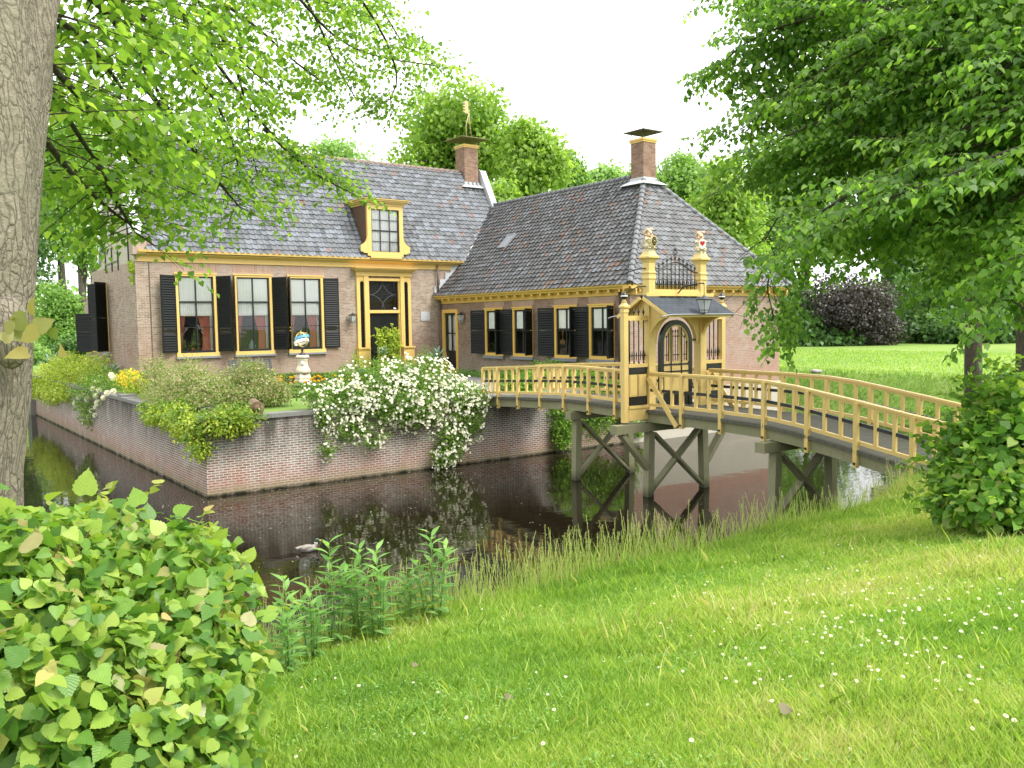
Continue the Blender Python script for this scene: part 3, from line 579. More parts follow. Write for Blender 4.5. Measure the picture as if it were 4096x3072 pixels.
a, b_, L = sl_(3.22, 4.98)
tile_roof('roof_tiles', (8.93, 35.70, 7.50), (1, 0, 0), (0, a, b_), (0, -b_, a), 17.82, L, lambda s: 0, lambda s: 17.82, TILE_M, roof)
rt = MB(); x = 9.0
while x < 26: rt.tube([(x, 38.95, 12.43), (x + .36, 38.95, 12.45)], [.11, .13], 8); x += .34
obj('ridge_tiles', rt, paint('ridge_tile', (.17, .13, .11), .7, .4, (.42, .16, .07), .9, 1.2), roof)
APX = (26.9, 26.55, 10.65)
rf = MB(); rf.face([(22.1, 22.58, 5.76), (31.7, 22.58, 5.76), (26.9, 26.55, 10.6)]); rf.face([(31.7, 22.58, 5.76), (31.7, 44, 5.76), (26.9, 44, 10.6), (26.9, 26.55, 10.6)]); rf.face([(22.1, 22.58, 5.76), (26.9, 26.55, 10.6), (26.9, 38.4, 10.6), (22.1, 38.4, 5.76)]); rf.face([(22.1, 22.58, 5.75), (31.7, 22.58, 5.75), (31.7, 36.0, 5.75), (22.1, 36.0, 5.75)])
roofw = obj('roof', rf, BROWN, house)
a, b_, L = sl_(4.82, 4.87)
tile_roof('roof_tiles', (22.08, 38.4, 5.81), (0, -1, 0), (a, 0, b_), (-b_, 0, a), 15.84, L, lambda s: 0, lambda s: 15.84 - s / L * 3.98, TILE_W, roofw)
a, b_, L = sl_(3.98, 4.87)
tile_roof('roof_tiles', (22.08, 22.56, 5.81), (1, 0, 0), (0, a, b_), (0, -b_, a), 9.64, L, lambda s: s / L * 4.82, lambda s: 9.64 - s / L * 4.82, TILE_E, roofw)
rt = MB(); y = 38.2
while y > 27: rt.tube([(26.9, y, 10.66), (26.9, y - .36, 10.68)], [.10, .12], 8); y -= .34
for P0 in ((22.12, 22.6, 5.84), (31.68, 22.6, 5.84)):
    obj('hip_tiles' if P0[0] > 30 else 'ridge_tiles', rt, TILE_E, roofw); rt = MB()
    P0 = Vector(P0); P1 = Vector(APX) + Vector((0, 0, .05)); D = (P1 - P0); n_ = int(D.length / .34)
    for k in range(n_): rt.tube([P0 + D * (k / n_), P0 + D * ((k + 1.08) / n_)], [.135, .11], 8)
obj('hip_tiles', rt, TILE_E, roofw)
# chimneys
def chimney(cx, cy, h, z0, z1, cap_h, parent, capr, capmat):
    c = MB(); c.box(cx - h, cy - h, z0, cx + h, cy + h, z1); ch = obj('chimney', c, BRICK_C, parent)
    c = MB(); c.box(cx - h - .03, cy - h - .03, z1 - .14, cx + h + .03, cy + h + .03, z1 - .07); c.box(cx - h - .06, cy - h - .06, z1 - .07, cx + h + .06, cy + h + .06, z1 + .02); obj('chimney_trim', c, YEL_D, ch)
    c = MB(); z = z1 + .30
    c.lathe((cx, cy, z), [(capr, 0), (capr, .035), (.05, cap_h)], sq=True); 
    for sx in (-1, 1):
        for sy in (-1, 1): c.tube([(cx + sx * h * .95, cy + sy * h * .95, z1), (cx + sx * h * .95, cy + sy * h * .95, z)], .014, 5)
    obj('chimney_cap', c, capmat, ch)
    c = MB(); c.lathe((cx, cy, 0), [(h + .36, z0 + .30), (h + .03, z0 + .52), (h + .03, z0 + .62)], sq=True); obj('flashing', c, LEAD, ch)
    return ch
CAPM = paint('cap_slate', (.07, .065, .06), .7, .2)
ch = chimney(26.9, 26.62, .37, 9.9, 12.12, .20, roofw, .60, CAPM)
c = MB(); c.tube([(26.9, 26.62, 12.6), (26.9, 26.62, 13.62)], .012, 5); obj('lightning_rod', c, IRON, ch)
ch = chimney(26.15, 38.95, .43, 11.3, 13.86, .22, roof, .86, paint('cap_moss', (.16, .15, .06), .9, .3))
c = MB(); c.tube([(26.15, 38.95, 14.3), (26.15, 38.95, 15.0), (26.25, 38.8, 15.6)], .03, 6); c.tube([(26.5, 38.95, 14.2), (26.3, 38.85, 15.2), (26.25, 38.8, 15.6)], .02, 5); c.box(26.0, 38.8, 15.55, 26.22, 38.84, 16.2); 
for k in range(4): c.box(25.9, 38.79, 15.6 + k * .15, 26.0, 38.85, 15.68 + k * .15)
obj('weather_vane', c, paint('dull_gold', (.42, .34, .16), .5, .2), ch)
c = MB(); c.box(8.7, 38.5, 12.2, 9.6, 39.4, 13.75); ch = obj('chimney', c, BRICK_C, roof); c = MB(); c.box(8.62, 38.42, 12.3, 9.68, 39.48, 12.42); c.box(8.64, 38.44, 13.6, 9.66, 39.46, 13.8); obj('chimney_trim', c, PLASTER, ch)
# lead flashings where the wing roof meets the manor
c = MB(); t = 0
for k in range(5):
    zz = 5.9 + k * .32; xx = 22.1 + (zz - 5.8) / 1.01; c.box(xx - .05, 35.99, zz - .1, xx + .42, 36.04, zz + .42)
c.bar((22.2, 35.97, 5.95), (23.8, 35.97, 7.56), .06, .22, (-.7, 0, .7))
c.bar((23.72, 35.66, 7.48), (26.5, 37.6, 10.32), .16, .05, (-.5, -.4, .8)); obj('flashing', c, LEAD, house)
# skylight in the wing roof
sk = Vector((24.2, 33.5, 5.81 + (24.2 - 22.08) * 1.0104)); ss = Vector((.703, 0, .711)); nn_ = Vector((-.711, 0, .703)); uu = Vector((0, -1, 0))
c = MB(); P = lambda a, s, h: sk + uu * a + ss * s + nn_ * h
for (a0, a1, s0, s1) in ((0, .06, 0, .95), (.5, .56, 0, .95), (0.06, .5, 0, .07), (.06, .5, .88, .95)): c.hexa([P(a0, s0, 0), P(a1, s0, 0), P(a1, s1, 0), P(a0, s1, 0), P(a0, s0, .10), P(a1, s0, .10), P(a1, s1, .10), P(a0, s1, .10)])
sko = obj('skylight', c, GREYS, roofw); c = MB(); c.face([P(.06, .07, .08), P(.5, .07, .08), P(.5, .88, .08), P(.06, .88, .08)]); obj('pane', c, GREYS, sko)
# dormer
dm = MB(); Y = 35.72
u0, u1 = 18.46, 20.34
gframe(dm, lambda u, d, z: (u, Y - d, z), u0 + .02, u1 - .02, 7.62, 9.95, .20, -.16, .04)
dorm = obj('dormer', dm, YEL, roof)
c = MB(); c.box(18.6, Y - .10, 7.52, 20.2, Y + .2, 7.63); obj('dormer_sill', c, YEL, dorm)
c = MB()
for e, za, zb in ((0, 9.93, 10.02), (.08, 10.02, 10.09), (.16, 10.09, 10.16), (.22, 10.16, 10.19)): c.box(u0 - .04 - e, Y - .08 - e, za, u1 + .04 + e, 37.55, zb)
obj('dormer_cornice', c, YEL, dorm)
for sgn, ue in ((-1, u0 + .03), (1, u1 - .03)):   # scrolled wings
    pr_ = [(0, 8.75), (.02, 8.5), (.07, 8.32), (.16, 8.2), (.28, 8.12), (.36, 8.08), (.36, 7.86), (.33, 7.80), (.24, 7.80), (.2, 7.74), (0, 7.74)]
    c = MB(); c.prism([(ue + sgn * a, Y - .03, z) for a, z in pr_], (0, .08, 0)); obj('dormer_wing', c, YEL, dorm)
c = MB()
for x0_, x1_ in ((u0, u0 + .06), (u1 - .06, u1)): c = MB(); c.prism([(x0_, Y + .1, 7.62), (x0_, Y + .1, 9.95), (x0_, 37.3, 9.95)], (x1_ - x0_, 0, 0)); obj('dormer_cheek', c, BROWN, dorm)
Fd = lambda u, d, z: (u, Y - d, z); ia, ib, iz0, iz1 = u0 + .22, u1 - .22, 7.80, 9.75
s = MB(); gframe(s, Fd, ia, ib, iz0, iz1, .045, -.08, .0); 
for k in (1, 2): fbox(s, Fd, ia + (ib - ia) * k / 3 - .012, -.07, iz0, ia + (ib - ia) * k / 3 + .012, -.01, iz1)
for k in (1, 2, 3): q = .03 if k == 2 else .012; fbox(s, Fd, ia, -.07, iz0 + (iz1 - iz0) * k / 4 - q, ib, -.005, iz0 + (iz1 - iz0) * k / 4 + q)
obj('sash', s, BLACK, dorm); q = MB(); fquad(q, Fd, ia, iz0, ib, iz1, -.04); obj('pane', q, GLASS, dorm); curtain(Fd, ia, ib, iz0, iz1, -.12, dorm, fold=.025, nn=50)
# rain pipes
c = MB(); c.tube([(22.3, 35.9, 7.3), (22.3, 35.9, 5.9)], .05, 8); c.tube([(22.34, 35.85, 5.6), (22.34, 35.85, 2.1)], .05, 8); c.box(22.2, 35.72, 5.74, 22.5, 35.98, 5.88); obj('rain_pipe', c, PIPE, house)
c = MB(); c.tube([(22.36, 23.4, 5.6), (22.36, 23.4, 2.1)], .05, 8); obj('rain_pipe', c, PIPE, house)
c = MB(); fbox(c, Fm, 21.38, 0, 4.64, 21.88, .03, 5.07); obj('wall_plaque', c, LEAD, house)
# soldier courses over the openings
SOLD = brick('flat_arch_brick', [(.24, .14, .10), (.38, .25, .18), (.34, .20, .15)], (.5, .46, .40), bw=.068, bh=.45, contrast=.6)
for a, b in MWIN:
    c = MB(); c.prism([Fm(a + .02, .004, 6.70), Fm(b - .02, .004, 6.70), Fm(b + .18, .004, 7.08), Fm(a - .18, .004, 7.08)], (0, .1, 0)); obj('flat_arch', c, SOLD, house)
for a, b in WWIN:
    c = MB(); c.prism([Fw(a + .02, .004, 5.17), Fw(b - .02, .004, 5.17), Fw(b + .08, .004, 5.43), Fw(a - .08, .004, 5.43)], (.1, 0, 0)); obj('flat_arch', c, SOLD, house)
# ------------------------------------------------------------------ bridge
BO = Vector((15.105, 0, 0)); BS_ = Vector((math.cos(-.0448), math.sin(-.0448), 0)); BT_ = Vector((.0448, .999, 0))
def B(s, t, z): v = BO + BS_ * s + BT_ * t; v.z = z; return v
RZ = [(6.9, 2.47), (8.37, 2.675), (9.5, 2.86), (11.0, 3.085), (11.8, 3.16), (13, 3.19), (15.5, 3.20), (18.0, 3.26), (19.0, 3.255), (21, 3.17), (23.4, 3.05), (23.9, 3.04)]
def rz(t): return float(np.interp(t, [a for a, _ in RZ], [b for _, b in RZ]))
def dz(t): return rz(t) - .96
def sweep(mb, s0, s1, f0, f1, ts):   # solid strip between two heights following the deck
    for a, b in zip(ts[:-1], ts[1:]):
        q = [B(s0, a, f0(a)), B(s1, a, f0(a)), B(s1, b, f0(b)), B(s0, b, f0(b)), B(s0, a, f1(a)), B(s1, a, f1(a)), B(s1, b, f1(b)), B(s0, b, f1(b))]
        for k in ((0, 3, 2, 1), (4, 5, 6, 7), (1, 2, 6, 5), (3, 0, 4, 7)): mb.face([q[i] for i in k])
    a, b = ts[0], ts[-1]
    mb.face([B(s0, a, f0(a)), B(s1, a, f0(a)), B(s1, a, f1(a)), B(s0, a, f1(a))]); mb.face([B(s0, b, f0(b)), B(s0, b, f1(b)), B(s1, b, f1(b)), B(s1, b, f0(b))])
bridge = thing('footbridge', 'arched wooden footbridge with pale yellow railings over the moat', 'bridge', tuple(B(1, 15, 0)))
ts = [6.9 + .2 * k for k in range(int((23.35 - 6.9) / .2) + 1)]
mb = MB(); sweep(mb, -.10, 2.24, lambda t: dz(t) - .07, lambda t: dz(t), ts)
t = 7.0
while t < 23.3:
    mb.face([B(-.1005, t, dz(t) + .0005), B(2.2405, t, dz(t) + .0005), B(2.2405, t + .012, dz(t) + .0005), B(-.1005, t + .012, dz(t) + .0005)][:4]) if False else None; t += .2
obj('deck', mb, DECKM, bridge)
gm_ = MB(); t = 7.0
for k in range(80):
    t = 7.0 + k * .2; gm_.face([B(-.102, t, dz(t) - .072), B(-.102, t + .012, dz(t) - .072), B(-.102, t + .012, dz(t) + .004), B(-.102, t, dz(t) + .004)]); gm_.face([B(-.1, t, dz(t) + .004), B(-.1, t + .012, dz(t) + .004), B(2.24, t + .012, dz(t) + .004), B(2.24, t, dz(t) + .004)])
tag(obj('plank_joint', gm_, IRON, bridge), kind='stuff')
for s in (-.02, 1.0, 1.98):
    mb = MB(); sweep(mb, s, s + .16, lambda t: dz(t) - .31, lambda t: dz(t) - .074, [7.6] + ts[4:-2]); obj('girder', mb, OAK, bridge)
LP = [8.37, 9.55, 10.69, 11.81, 13.05, 14.29]; LP2 = [16.72, 17.83, 18.95, 20.1, 21.26, 22.38, 23.27]
for side, s in ((0, 0.0), (1, 2.136)):
    ins = .05 if side == 0 else -.05
    for (ta, tb, posts) in ((7.15, 15.42, [7.2] + LP), (15.8 if side == 0 else 15.8, 23.32, LP2)):
        seg = [ta] + [x for x in np.arange(math.ceil(ta * 4) / 4, tb, .25) if x > ta + .05] + [tb]
        mb = MB(); sweep(mb, s - .065, s + .065, lambda t: rz(t) - .045, lambda t: rz(t) + .005, seg); obj('handrail', mb, YELB, bridge)
        mb = MB(); sweep(mb, s - .035, s + .035, lambda t: rz(t) - .10, lambda t: rz(t) - .047, seg); obj('upper_rail', mb, YELB, bridge)
        mb = MB(); sweep(mb, s - .035, s + .035, lambda t: dz(t) + .10, lambda t: dz(t) + .175, seg); obj('lower_rail', mb, YELB, bridge)
        if not (side == 1 and ta > 15): pass
        mb = MB(); sweep(mb, s - .022, s + .022, lambda t: rz(t) - .49, lambda t: rz(t) - .42, seg); obj('iron_rod', mb, IRON, bridge)
        allp = []
        for i, tp in enumerate(posts):
            mb = MB(); o_ = -.055 if side == 0 else .055; z0 = dz(tp) - (.36 if tp < 23 and tp > 7.4 else -.0)
            a = [B(s + o_ * .0 - .045, tp - .045, z0), B(s + .045, tp - .045, z0), B(s + .045, tp + .045, z0), B(s - .045, tp + .045, z0)]
            if side == 0: a = [B(s - .10, tp - .045, z0), B(s - .01, tp - .045, z0), B(s - .01, tp + .045, z0), B(s - .10, tp + .045, z0)]
            else: a = [B(s + .105, tp - .045, z0), B(s + .195, tp - .045, z0), B(s + .195, tp + .045, z0), B(s + .105, tp + .045, z0)]
            # lower foot, then the upright
            if z0 < dz(tp) - .1:
                mb.hexa(a + [Vector((p.x, p.y, dz(tp) + .02)) for p in a])
            b0 = [B(s - .045, tp - .045, dz(tp) - (.0 if side else .36)), B(s + .045, tp - .045, dz(tp) - (.0 if side else .36)), B(s + .045, tp + .045, dz(tp) - (0 if side else .36)), B(s - .045, tp + .045, dz(tp) - (0 if side else .36))]
            if tp > 23 or tp < 7.4: b0 = [Vector((p.x, p.y, dz(tp) - .05)) for p in b0]
            mb = MB() if side == 0 else MB(); off = -.055 if side == 0 else 0
            b0 = [p + BS_ * off * 1.0 for p in b0]
            mb.hexa(b0 + [Vector((p.x, p.y, rz(tp) - .046)) for p in b0])
            po = obj('railing_post', mb, YELB, bridge)
            if side == 0 and 7.4 < tp < 23: bo = MB(); bo.hexa([B(s - .13, tp - .02, dz(tp) - .3), B(s - .1, tp - .02, dz(tp) - .3), B(s - .1, tp + .02, dz(tp) - .3), B(s - .13, tp + .02, dz(tp) - .3)] + [B(s - .13, tp - .02, dz(tp) - .255), B(s - .1, tp - .02, dz(tp) - .255), B(s - .1, tp + .02, dz(tp) - .255), B(s - .13, tp + .02, dz(tp) - .255)]); obj('bolt', bo, IRON, po)
        pp = posts + ([15.42] if ta < 10 else [])
        if ta > 10: pp = [15.6] + pp
        for a, b in zip(pp[:-1], pp[1:]):
            for k in (1, 2):
                tb_ = a + (b - a) * k / 3
                if tb_ < ta or tb_ > tb: continue
                mb = MB(); q = [B(s - .03, tb_ - .035, dz(tb_) + .17), B(s + .03, tb_ - .035, dz(tb_) + .17), B(s + .03, tb_ + .035, dz(tb_) + .17), B(s - .03, tb_ + .035, dz(tb_) + .17)]
                mb.hexa(q + [Vector((p.x, p.y, rz(tb_) - .098)) for p in q]); obj('baluster', mb, YELB, bridge)
# diagonal stays beside the gate
for s in (-.09, 2.2):
    mb = MB(); mb.bar(B(s, 15.42, rz(15) - .13), B(s, 14.42, dz(14.4) - .33), .04, .13); obj('stay', mb, YELB, bridge)
# trestles
for tt, s0, s1, outer in ((18.55, -.22, 2.35, False), (15.58, -1.1, 3.2, True), (11.62, -.42, 2.45, False)):
    zc = dz(tt) - .315
    mb = MB(); mb.bar(B(s0, tt, zc - .13), B(s1, tt, zc - .13), .26, .22); cb = obj('cap_beam', mb, OAK, bridge)
    for (sa, sb) in ((.10, .02), (2.02, 2.12)):
        mb = MB(); mb.bar(B(sa, tt, zc - .26), B(sb, tt, -1.0), .20, .20, BT_); obj('pile', mb, OAK, bridge)
    mb = MB(); mb.bar(B(.2, tt - .03, zc - .30), B(1.95, tt - .03, .12), .07, .20, BT_); obj('cross_brace', mb, OAK, bridge)
    mb = MB(); mb.bar(B(1.95, tt + .05, zc - .30), B(.15, tt + .05, .12), .07, .20, BT_); obj('cross_brace', mb, OAK, bridge)
    if outer:
        mb = MB(); mb.bar(B(-.85, tt, zc - .26), B(.02, tt, .72), .12, .2, BT_); obj('raking_brace', mb, OAK, bridge)
        mb = MB(); mb.bar(B(2.95, tt, zc - .26), B(2.15, tt, .72), .12, .2, BT_); obj('raking_brace', mb, OAK, bridge)
mb = MB(); mb.box(14.6, 7.6, .2, 18.2, 8.7, dz(8.3) - .32); ab = tag(obj('bridge_abutment', mb, BRICK_R), 'low brick abutment under the near end of the footbridge', 'abutment')
# ------------------------------------------------------------------ gate on the bridge
GT = 15.58
gate = thing('bridge_gate', 'tall yellow wooden gate with slate canopy and black iron spikes on the bridge', 'gate', tuple(B(1, GT, 2.2)))
def gl(s, z, prof, sq=True, n=14, o=0): m = MB(); m.lathe(B(s, GT + o, z), prof, n, sq); return m
def GB(mb, s0, t0, z0, s1, t1, z1): return hexfix(mb, [B(s0, GT + t0, z0), B(s1, GT + t0, z0), B(s1, GT + t1, z0), B(s0, GT + t1, z0), B(s0, GT + t0, z1), B(s1, GT + t0, z1), B(s1, GT + t1, z1), B(s0, GT + t1, z1)])
for s in (.10, 1.93):
    m_ = gl(s, 0, [(.112, 2.0), (.112, 5.52), (.128, 5.54), (.128, 5.58), (.116, 5.60), (.116, 5.66), (.13, 5.68), (.13, 5.71), (.108, 5.73), (.108, 5.94), (.122, 5.97), (.132, 6.0), (.15, 6.03), (.182, 6.06), (.182, 6.10), (.155, 6.12), (.122, 6.19), (.105, 6.22)]); obj('pillar', m_, YELB, gate)
for s in (-.73, 2.75):
    p_ = obj('small_post', gl(s, 0, [(.07, 1.96), (.07, 4.68), (.08, 4.70), (.08, 4.73), (.075, 4.74), (.075, 4.80), (.098, 4.82), (.098, 4.86), (.07, 4.89), (.04, 4.95)]), YELB, gate)
    obj('finial_neck', gl(s, 0, [(.05, 4.94), (.07, 4.97), (.03, 5.0), (.05, 5.02), (.03, 5.03)], False), YELB, p_)
    obj('finial_ball', gl(s, 5.02, [(.03, 0), (.07, .03), (.085, .08), (.07, .14), (.03, .17), (.012, .21)], False), BLACK, p_); obj('finial_band', gl(s, 5.02, [(.075, .065), (.087, .07), (.087, .095), (.078, .10)], False), WCLEAN, p_)
    sd_ = -1 if s < 0 else 1; a, b = (s + .07, -.012) if s < 0 else (2.04, s - .07)
    m_ = MB(); GB(m_, a, -.07, 4.50, b, .07, 4.62); obj('upper_rail', m_, YELB, gate)
    m_ = MB(); GB(m_, a, -.08, 3.33, b, .08, 3.42); obj('lower_rail', m_, YELB, gate)
    m_ = MB(); GB(m_, a, -.08, 2.0, b, .08, 2.36); GB(m_, a, -.10, 2.3, b, .10, 2.37); obj('base_board', m_, YELB, gate)
    m_ = MB(); GB(m_, a, -.04, 2.37, b, .04, 3.33); obj('panel_frame', m_, BLACK, gate)
    w2 = (b - a) / 2
    for k in (0, 1): m_ = MB(); GB(m_, a + .04 + k * w2 - k * .02, -.055, 2.60, a + w2 - .015 + k * (w2 - .02), .055, 3.15); GB(m_, a + .07 + k * w2 - k * .02, -.065, 2.64, a + w2 - .045 + k * (w2 - .02), .065, 3.11); obj('panel', m_, YELB, gate)
    for k in range(4):
        sc_ = a + (b - a) * (k + .5) / 4; m_ = MB(); m_.tube([B(sc_, GT, 3.42), B(sc_, GT, 4.70), B(sc_, GT, 4.86)], [.016, .016, .004], 6); m_.tube([B(sc_, GT, 4.66), B(sc_, GT, 4.71), B(sc_, GT, 4.78)], [.012, .04, .008], 6); m_.tube([B(sc_, GT, 3.42), B(sc_, GT, 3.47)], [.03, .02], 6); obj('iron_bar', m_, IRON, gate)
    m_ = MB(); m_.bar(B(a, GT, 3.62), B(b, GT, 3.62), .02, .02)
    for k in range(9): q = a + (b - a) * (k + .5) / 9; m_.tube([B(q, GT, 3.50), B(q, GT, 3.66), B(q, GT, 3.76)], [.008, .016, .003], 5)
    obj('spike_row', m_, IRON, gate)
m_ = MB(); GB(m_, .21, -.08, 5.08, 1.82, .08, 5.28); GB(m_, .21, -.11, 5.16, 1.82, .11, 5.23); obj('lintel', m_, YELB, gate)
# arched board under the lintel
m_ = MB(); nn = 16; cz = 3.90; rr = .72
for side_t in (-.06, .06):
    for k in range(nn):
        t0, t1 = math.pi * k / nn, math.pi * (k + 1) / nn; p0 = (1.015 + rr * math.cos(t0), cz + rr * math.sin(t0)); p1 = (1.015 + rr * math.cos(t1), cz + rr * math.sin(t1))
        m_.face([B(p0[0], GT + side_t, p0[1]), B(p1[0], GT + side_t, p1[1]), B(p1[0], GT + side_t, 5.08), B(p0[0], GT + side_t, 5.08)])
GB(m_, .20, -.06, 3.9, .296, .06, 5.08); GB(m_, 1.734, -.06, 3.9, 1.83, .06, 5.08)
for k in range(nn):
    t0, t1 = math.pi * k / nn, math.pi * (k + 1) / nn; p0 = (1.015 + rr * math.cos(t0), cz + rr * math.sin(t0)); p1 = (1.015 + rr * math.cos(t1), cz + rr * math.sin(t1))
    m_.face([B(p0[0], GT - .06, p0[1]), B(p1[0], GT - .06, p1[1]), B(p1[0], GT + .06, p1[1]), B(p0[0], GT + .06, p0[1])], None, True)
obj('arch_board', m_, YELB, gate)
# grille on top
m_ = MB(); bars = 11
def gtop(s): u = (s - 1.015) / .8; return 5.72 + .26 * (0.5 + .5 * math.cos(math.pi * min(1, abs(u)))) 
for k in range(bars):
    s = .30 + (1.73 - .30) * k / (bars - 1); zt = gtop(s) + .22; m_ = MB(); m_.tube([B(s, GT, 5.28), B(s, GT, zt - .12), B(s, GT, zt)], [.013, .013, .003], 6); m_.tube([B(s, GT, zt - .16), B(s, GT, zt - .11), B(s, GT, zt - .04)], [.008, .032, .005], 6); obj('iron_bar', m_, IRON, gate)
m_ = MB(); m_.tube([B(.2 + 1.63 * k / 24, GT - .012, gtop(.2 + 1.63 * k / 24)) for k in range(25)], .018, 6); obj('curved_rail', m_, IRON, gate)
m_ = MB(); m_.bar(B(.2, GT, 5.40), B(1.83, GT, 5.40), .022, .025)
for k in range(22): q = .25 + 1.53 * k / 21; m_.tube([B(q, GT, 5.30), B(q, GT, 5.47), B(q, GT, 5.55)], [.008, .014, .003], 5)
obj('spike_row', m_, IRON, gate)
m_ = MB(); m_.tube([B(1.015 + .075 * math.cos(2 * math.pi * k / 16), GT, 6.20 + .075 * math.sin(2 * math.pi * k / 16)) for k in range(17)], .010, 5, False); m_.tube([B(1.015, GT, 5.98), B(1.015, GT, 6.14)], .012, 5); m_.tube([B(.97, GT, 6.17), B(1.06, GT, 6.24)], .008, 5); m_.tube([B(1.06, GT, 6.17), B(.97, GT, 6.24)], .008, 5)
for q in (-.04, 0, .04): m_.tube([B(1.015 + q * .6, GT, 6.28), B(1.015 + q, GT, 6.35)], [.012, .010], 5)
obj('crown_ornament', m_, IRON, gate)
# canopy
SLATE = brick('canopy_slate', [(.045, .055, .068), (.07, .082, .10), (.055, .066, .082)], (.015, .017, .02), bw=.22, bh=.13, ms=.006, contrast=.9)
cn = MB(); NZ = .03
for sg in (-1, 1):
    q = [B(-.16, GT + sg * .04, 5.13), B(2.19, GT + sg * .04, 5.13), B(2.19, GT + sg * .93, 4.65), B(-.16, GT + sg * .93, 4.65)]; hexfix(cn, [p - Vector((0, 0, .03)) for p in q] + q)
can = obj('canopy', cn, SLATE, gate)
for s in (-.17, 2.14):
    for sg in (-1, 1): cn = MB(); cn.bar(B(s + .02, GT + sg * .05, 5.06), B(s + .02, GT + sg * .92, 4.59), .045, .09); obj('barge_board', cn, YELB, can)
cn = MB()
for k in range(8): s = -.1 + k * .3; cn.prism([B(s, GT - .135, 5.10), B(s + .3, GT - .135, 5.10), B(s + .3, GT - .135, 5.20), B(s + .15, GT - .135, 5.17), B(s, GT - .135, 5.19)], BT_ * .02)
for k in range(5): s = .33 + k * .27; cn.face([B(s, GT - .14, 5.12), B(s + .27, GT - .14, 5.12), B(s + .2, GT - .2, 5.115), B(s + .05, GT - .2, 5.115)])
obj('scalloped_trim', cn, YELB, can)
for sg in (-1, 1):
    cn = MB(); cn.tube([B(-.42, GT + sg * .97, 4.57), B(-.25, GT + sg * .97, 4.61), B(0, GT + sg * .96, 4.63), B(2.05, GT + sg * .96, 4.63), B(2.3, GT + sg * .97, 4.62), B(2.5, GT + sg * .97, 4.57)], [.018, .014, .016, .016, .014, .018], 7); obj('gutter', cn, ROPE, can)
cn = MB(); cn.face([B(-.1, GT - .9, 4.60), B(2.13, GT - .9, 4.60), B(2.13, GT - .05, 5.04), B(-.1, GT - .05, 5.04)]); cn.face([B(-.1, GT + .9, 4.60), B(2.13, GT + .9, 4.60), B(2.13, GT + .05, 5.04), B(-.1, GT + .05, 5.04)]); cn.bar(B(-.1, GT - .88, 4.59), B(2.13, GT - .88, 4.59), .05, .06); obj('canopy_lining', cn, YELB, can)
for s0 in (.04, 1.88):
    for sg in (-1, 1):
        pr_ = [(.2, 4.0), (.2, 5.0), (.86, 4.6)]; curve = [(.10 + .76 * (1 - math.cos(R(a))), 4.0 + .58 * math.sin(R(a))) for a in range(0, 91, 15)]
        cn = MB(); cn.prism([B(s0, GT + sg * x, z) for x, z in ([(.10, 5.04), (.86, 4.63)] + curve[::-1])], BS_ * .10); obj('curved_bracket', cn, YELB, gate)
# door leaf
dr = MB(); cz = 3.93
def archstrip(mb, r0, r1, t0_, t1_, z0, s_c=1.015):
    pts = [(1, 0)] + []
    ang = [math.pi * k / 18 for k in range(19)]
    out = [(s_c + r1, z0)] + [(s_c + r1 * math.cos(a), cz + r1 * math.sin(a)) for a in ang] + [(s_c - r1, z0)]
    inn = [(s_c + r0, z0)] + [(s_c + r0 * math.cos(a), cz + r0 * math.sin(a)) for a in ang] + [(s_c - r0, z0)]
    for i in range(len(out) - 1):
        hexfix(mb, [B(out[i][0], GT + t0_, out[i][1]), B(out[i + 1][0], GT + t0_, out[i + 1][1]), B(inn[i + 1][0], GT + t0_, inn[i + 1][1]), B(inn[i][0], GT + t0_, inn[i][1]), B(out[i][0], GT + t1_, out[i][1]), B(out[i + 1][0], GT + t1_, out[i + 1][1]), B(inn[i + 1][0], GT + t1_, inn[i + 1][1]), B(inn[i][0], GT + t1_, inn[i][1])])
archstrip(dr, .45, .57, -.05, .05, 2.27); leaf = obj('gate_door', dr, BLACK, gate)
dr = MB(); archstrip(dr, .41, .455, -.035, .035, 3.42)
for s in (.80, .86, 1.17, 1.23): GB(dr, s - .022, -.03, 3.42, s + .022, .03, cz + math.sqrt(max(.0, .44 ** 2 - (s - 1.015) ** 2)))
GB(dr, .58, -.03, 3.38, 1.45, .03, 3.44); obj('light_frame', dr, YELB, leaf)
dr = MB()
for s in (.83, 1.20): GB(dr, s - .016, -.045, 2.3, s + .016, .045, cz + .38)
GB(dr, .56, -.045, 3.33, 1.47, .045, 3.37); GB(dr, .56, -.045, 3.15, 1.47, .045, 3.19); GB(dr, .56, -.03, 2.3, 1.47, .03, 2.62); obj('black_rails', dr, BLACK, leaf)
for a, b in ((.57, .81), (.85, 1.18), (1.22, 1.46)):
    dr = MB(); GB(dr, a, -.03, 2.63, b, .03, 3.15); GB(dr, a + .04, -.04, 2.68, b - .04, .04, 3.1); GB(dr, a, -.03, 3.19, b, .03, 3.33); obj('panel', dr, YELB, leaf)
for s in (.62, .70, .76, .93, 1.015, 1.10, 1.27, 1.34, 1.41):
    zt = cz + math.sqrt(.41 ** 2 - (s - 1.015) ** 2) - .06; dr = MB(); dr.tube([B(s, GT, 3.44), B(s, GT, zt - .08), B(s, GT, zt)], [.011, .011, .003], 5); dr.tube([B(s, GT, zt - .11), B(s, GT, zt - .07), B(s, GT, zt - .02)], [.006, .026, .004], 5); obj('iron_bar', dr, IRON, leaf)
dr = MB(); dr.bar(B(.58, GT, 3.60), B(1.45, GT, 3.60), .02, .025); dr.bar(B(.60, GT, 4.08), B(1.43, GT, 4.08), .02, .025); obj('cross_bar', dr, IRON, leaf)
for z in (2.7, 3.95): dr = MB(); GB(dr, 1.55, -.03, z, 1.83, .03, z + .05); obj('hinge', dr, IRON, leaf)
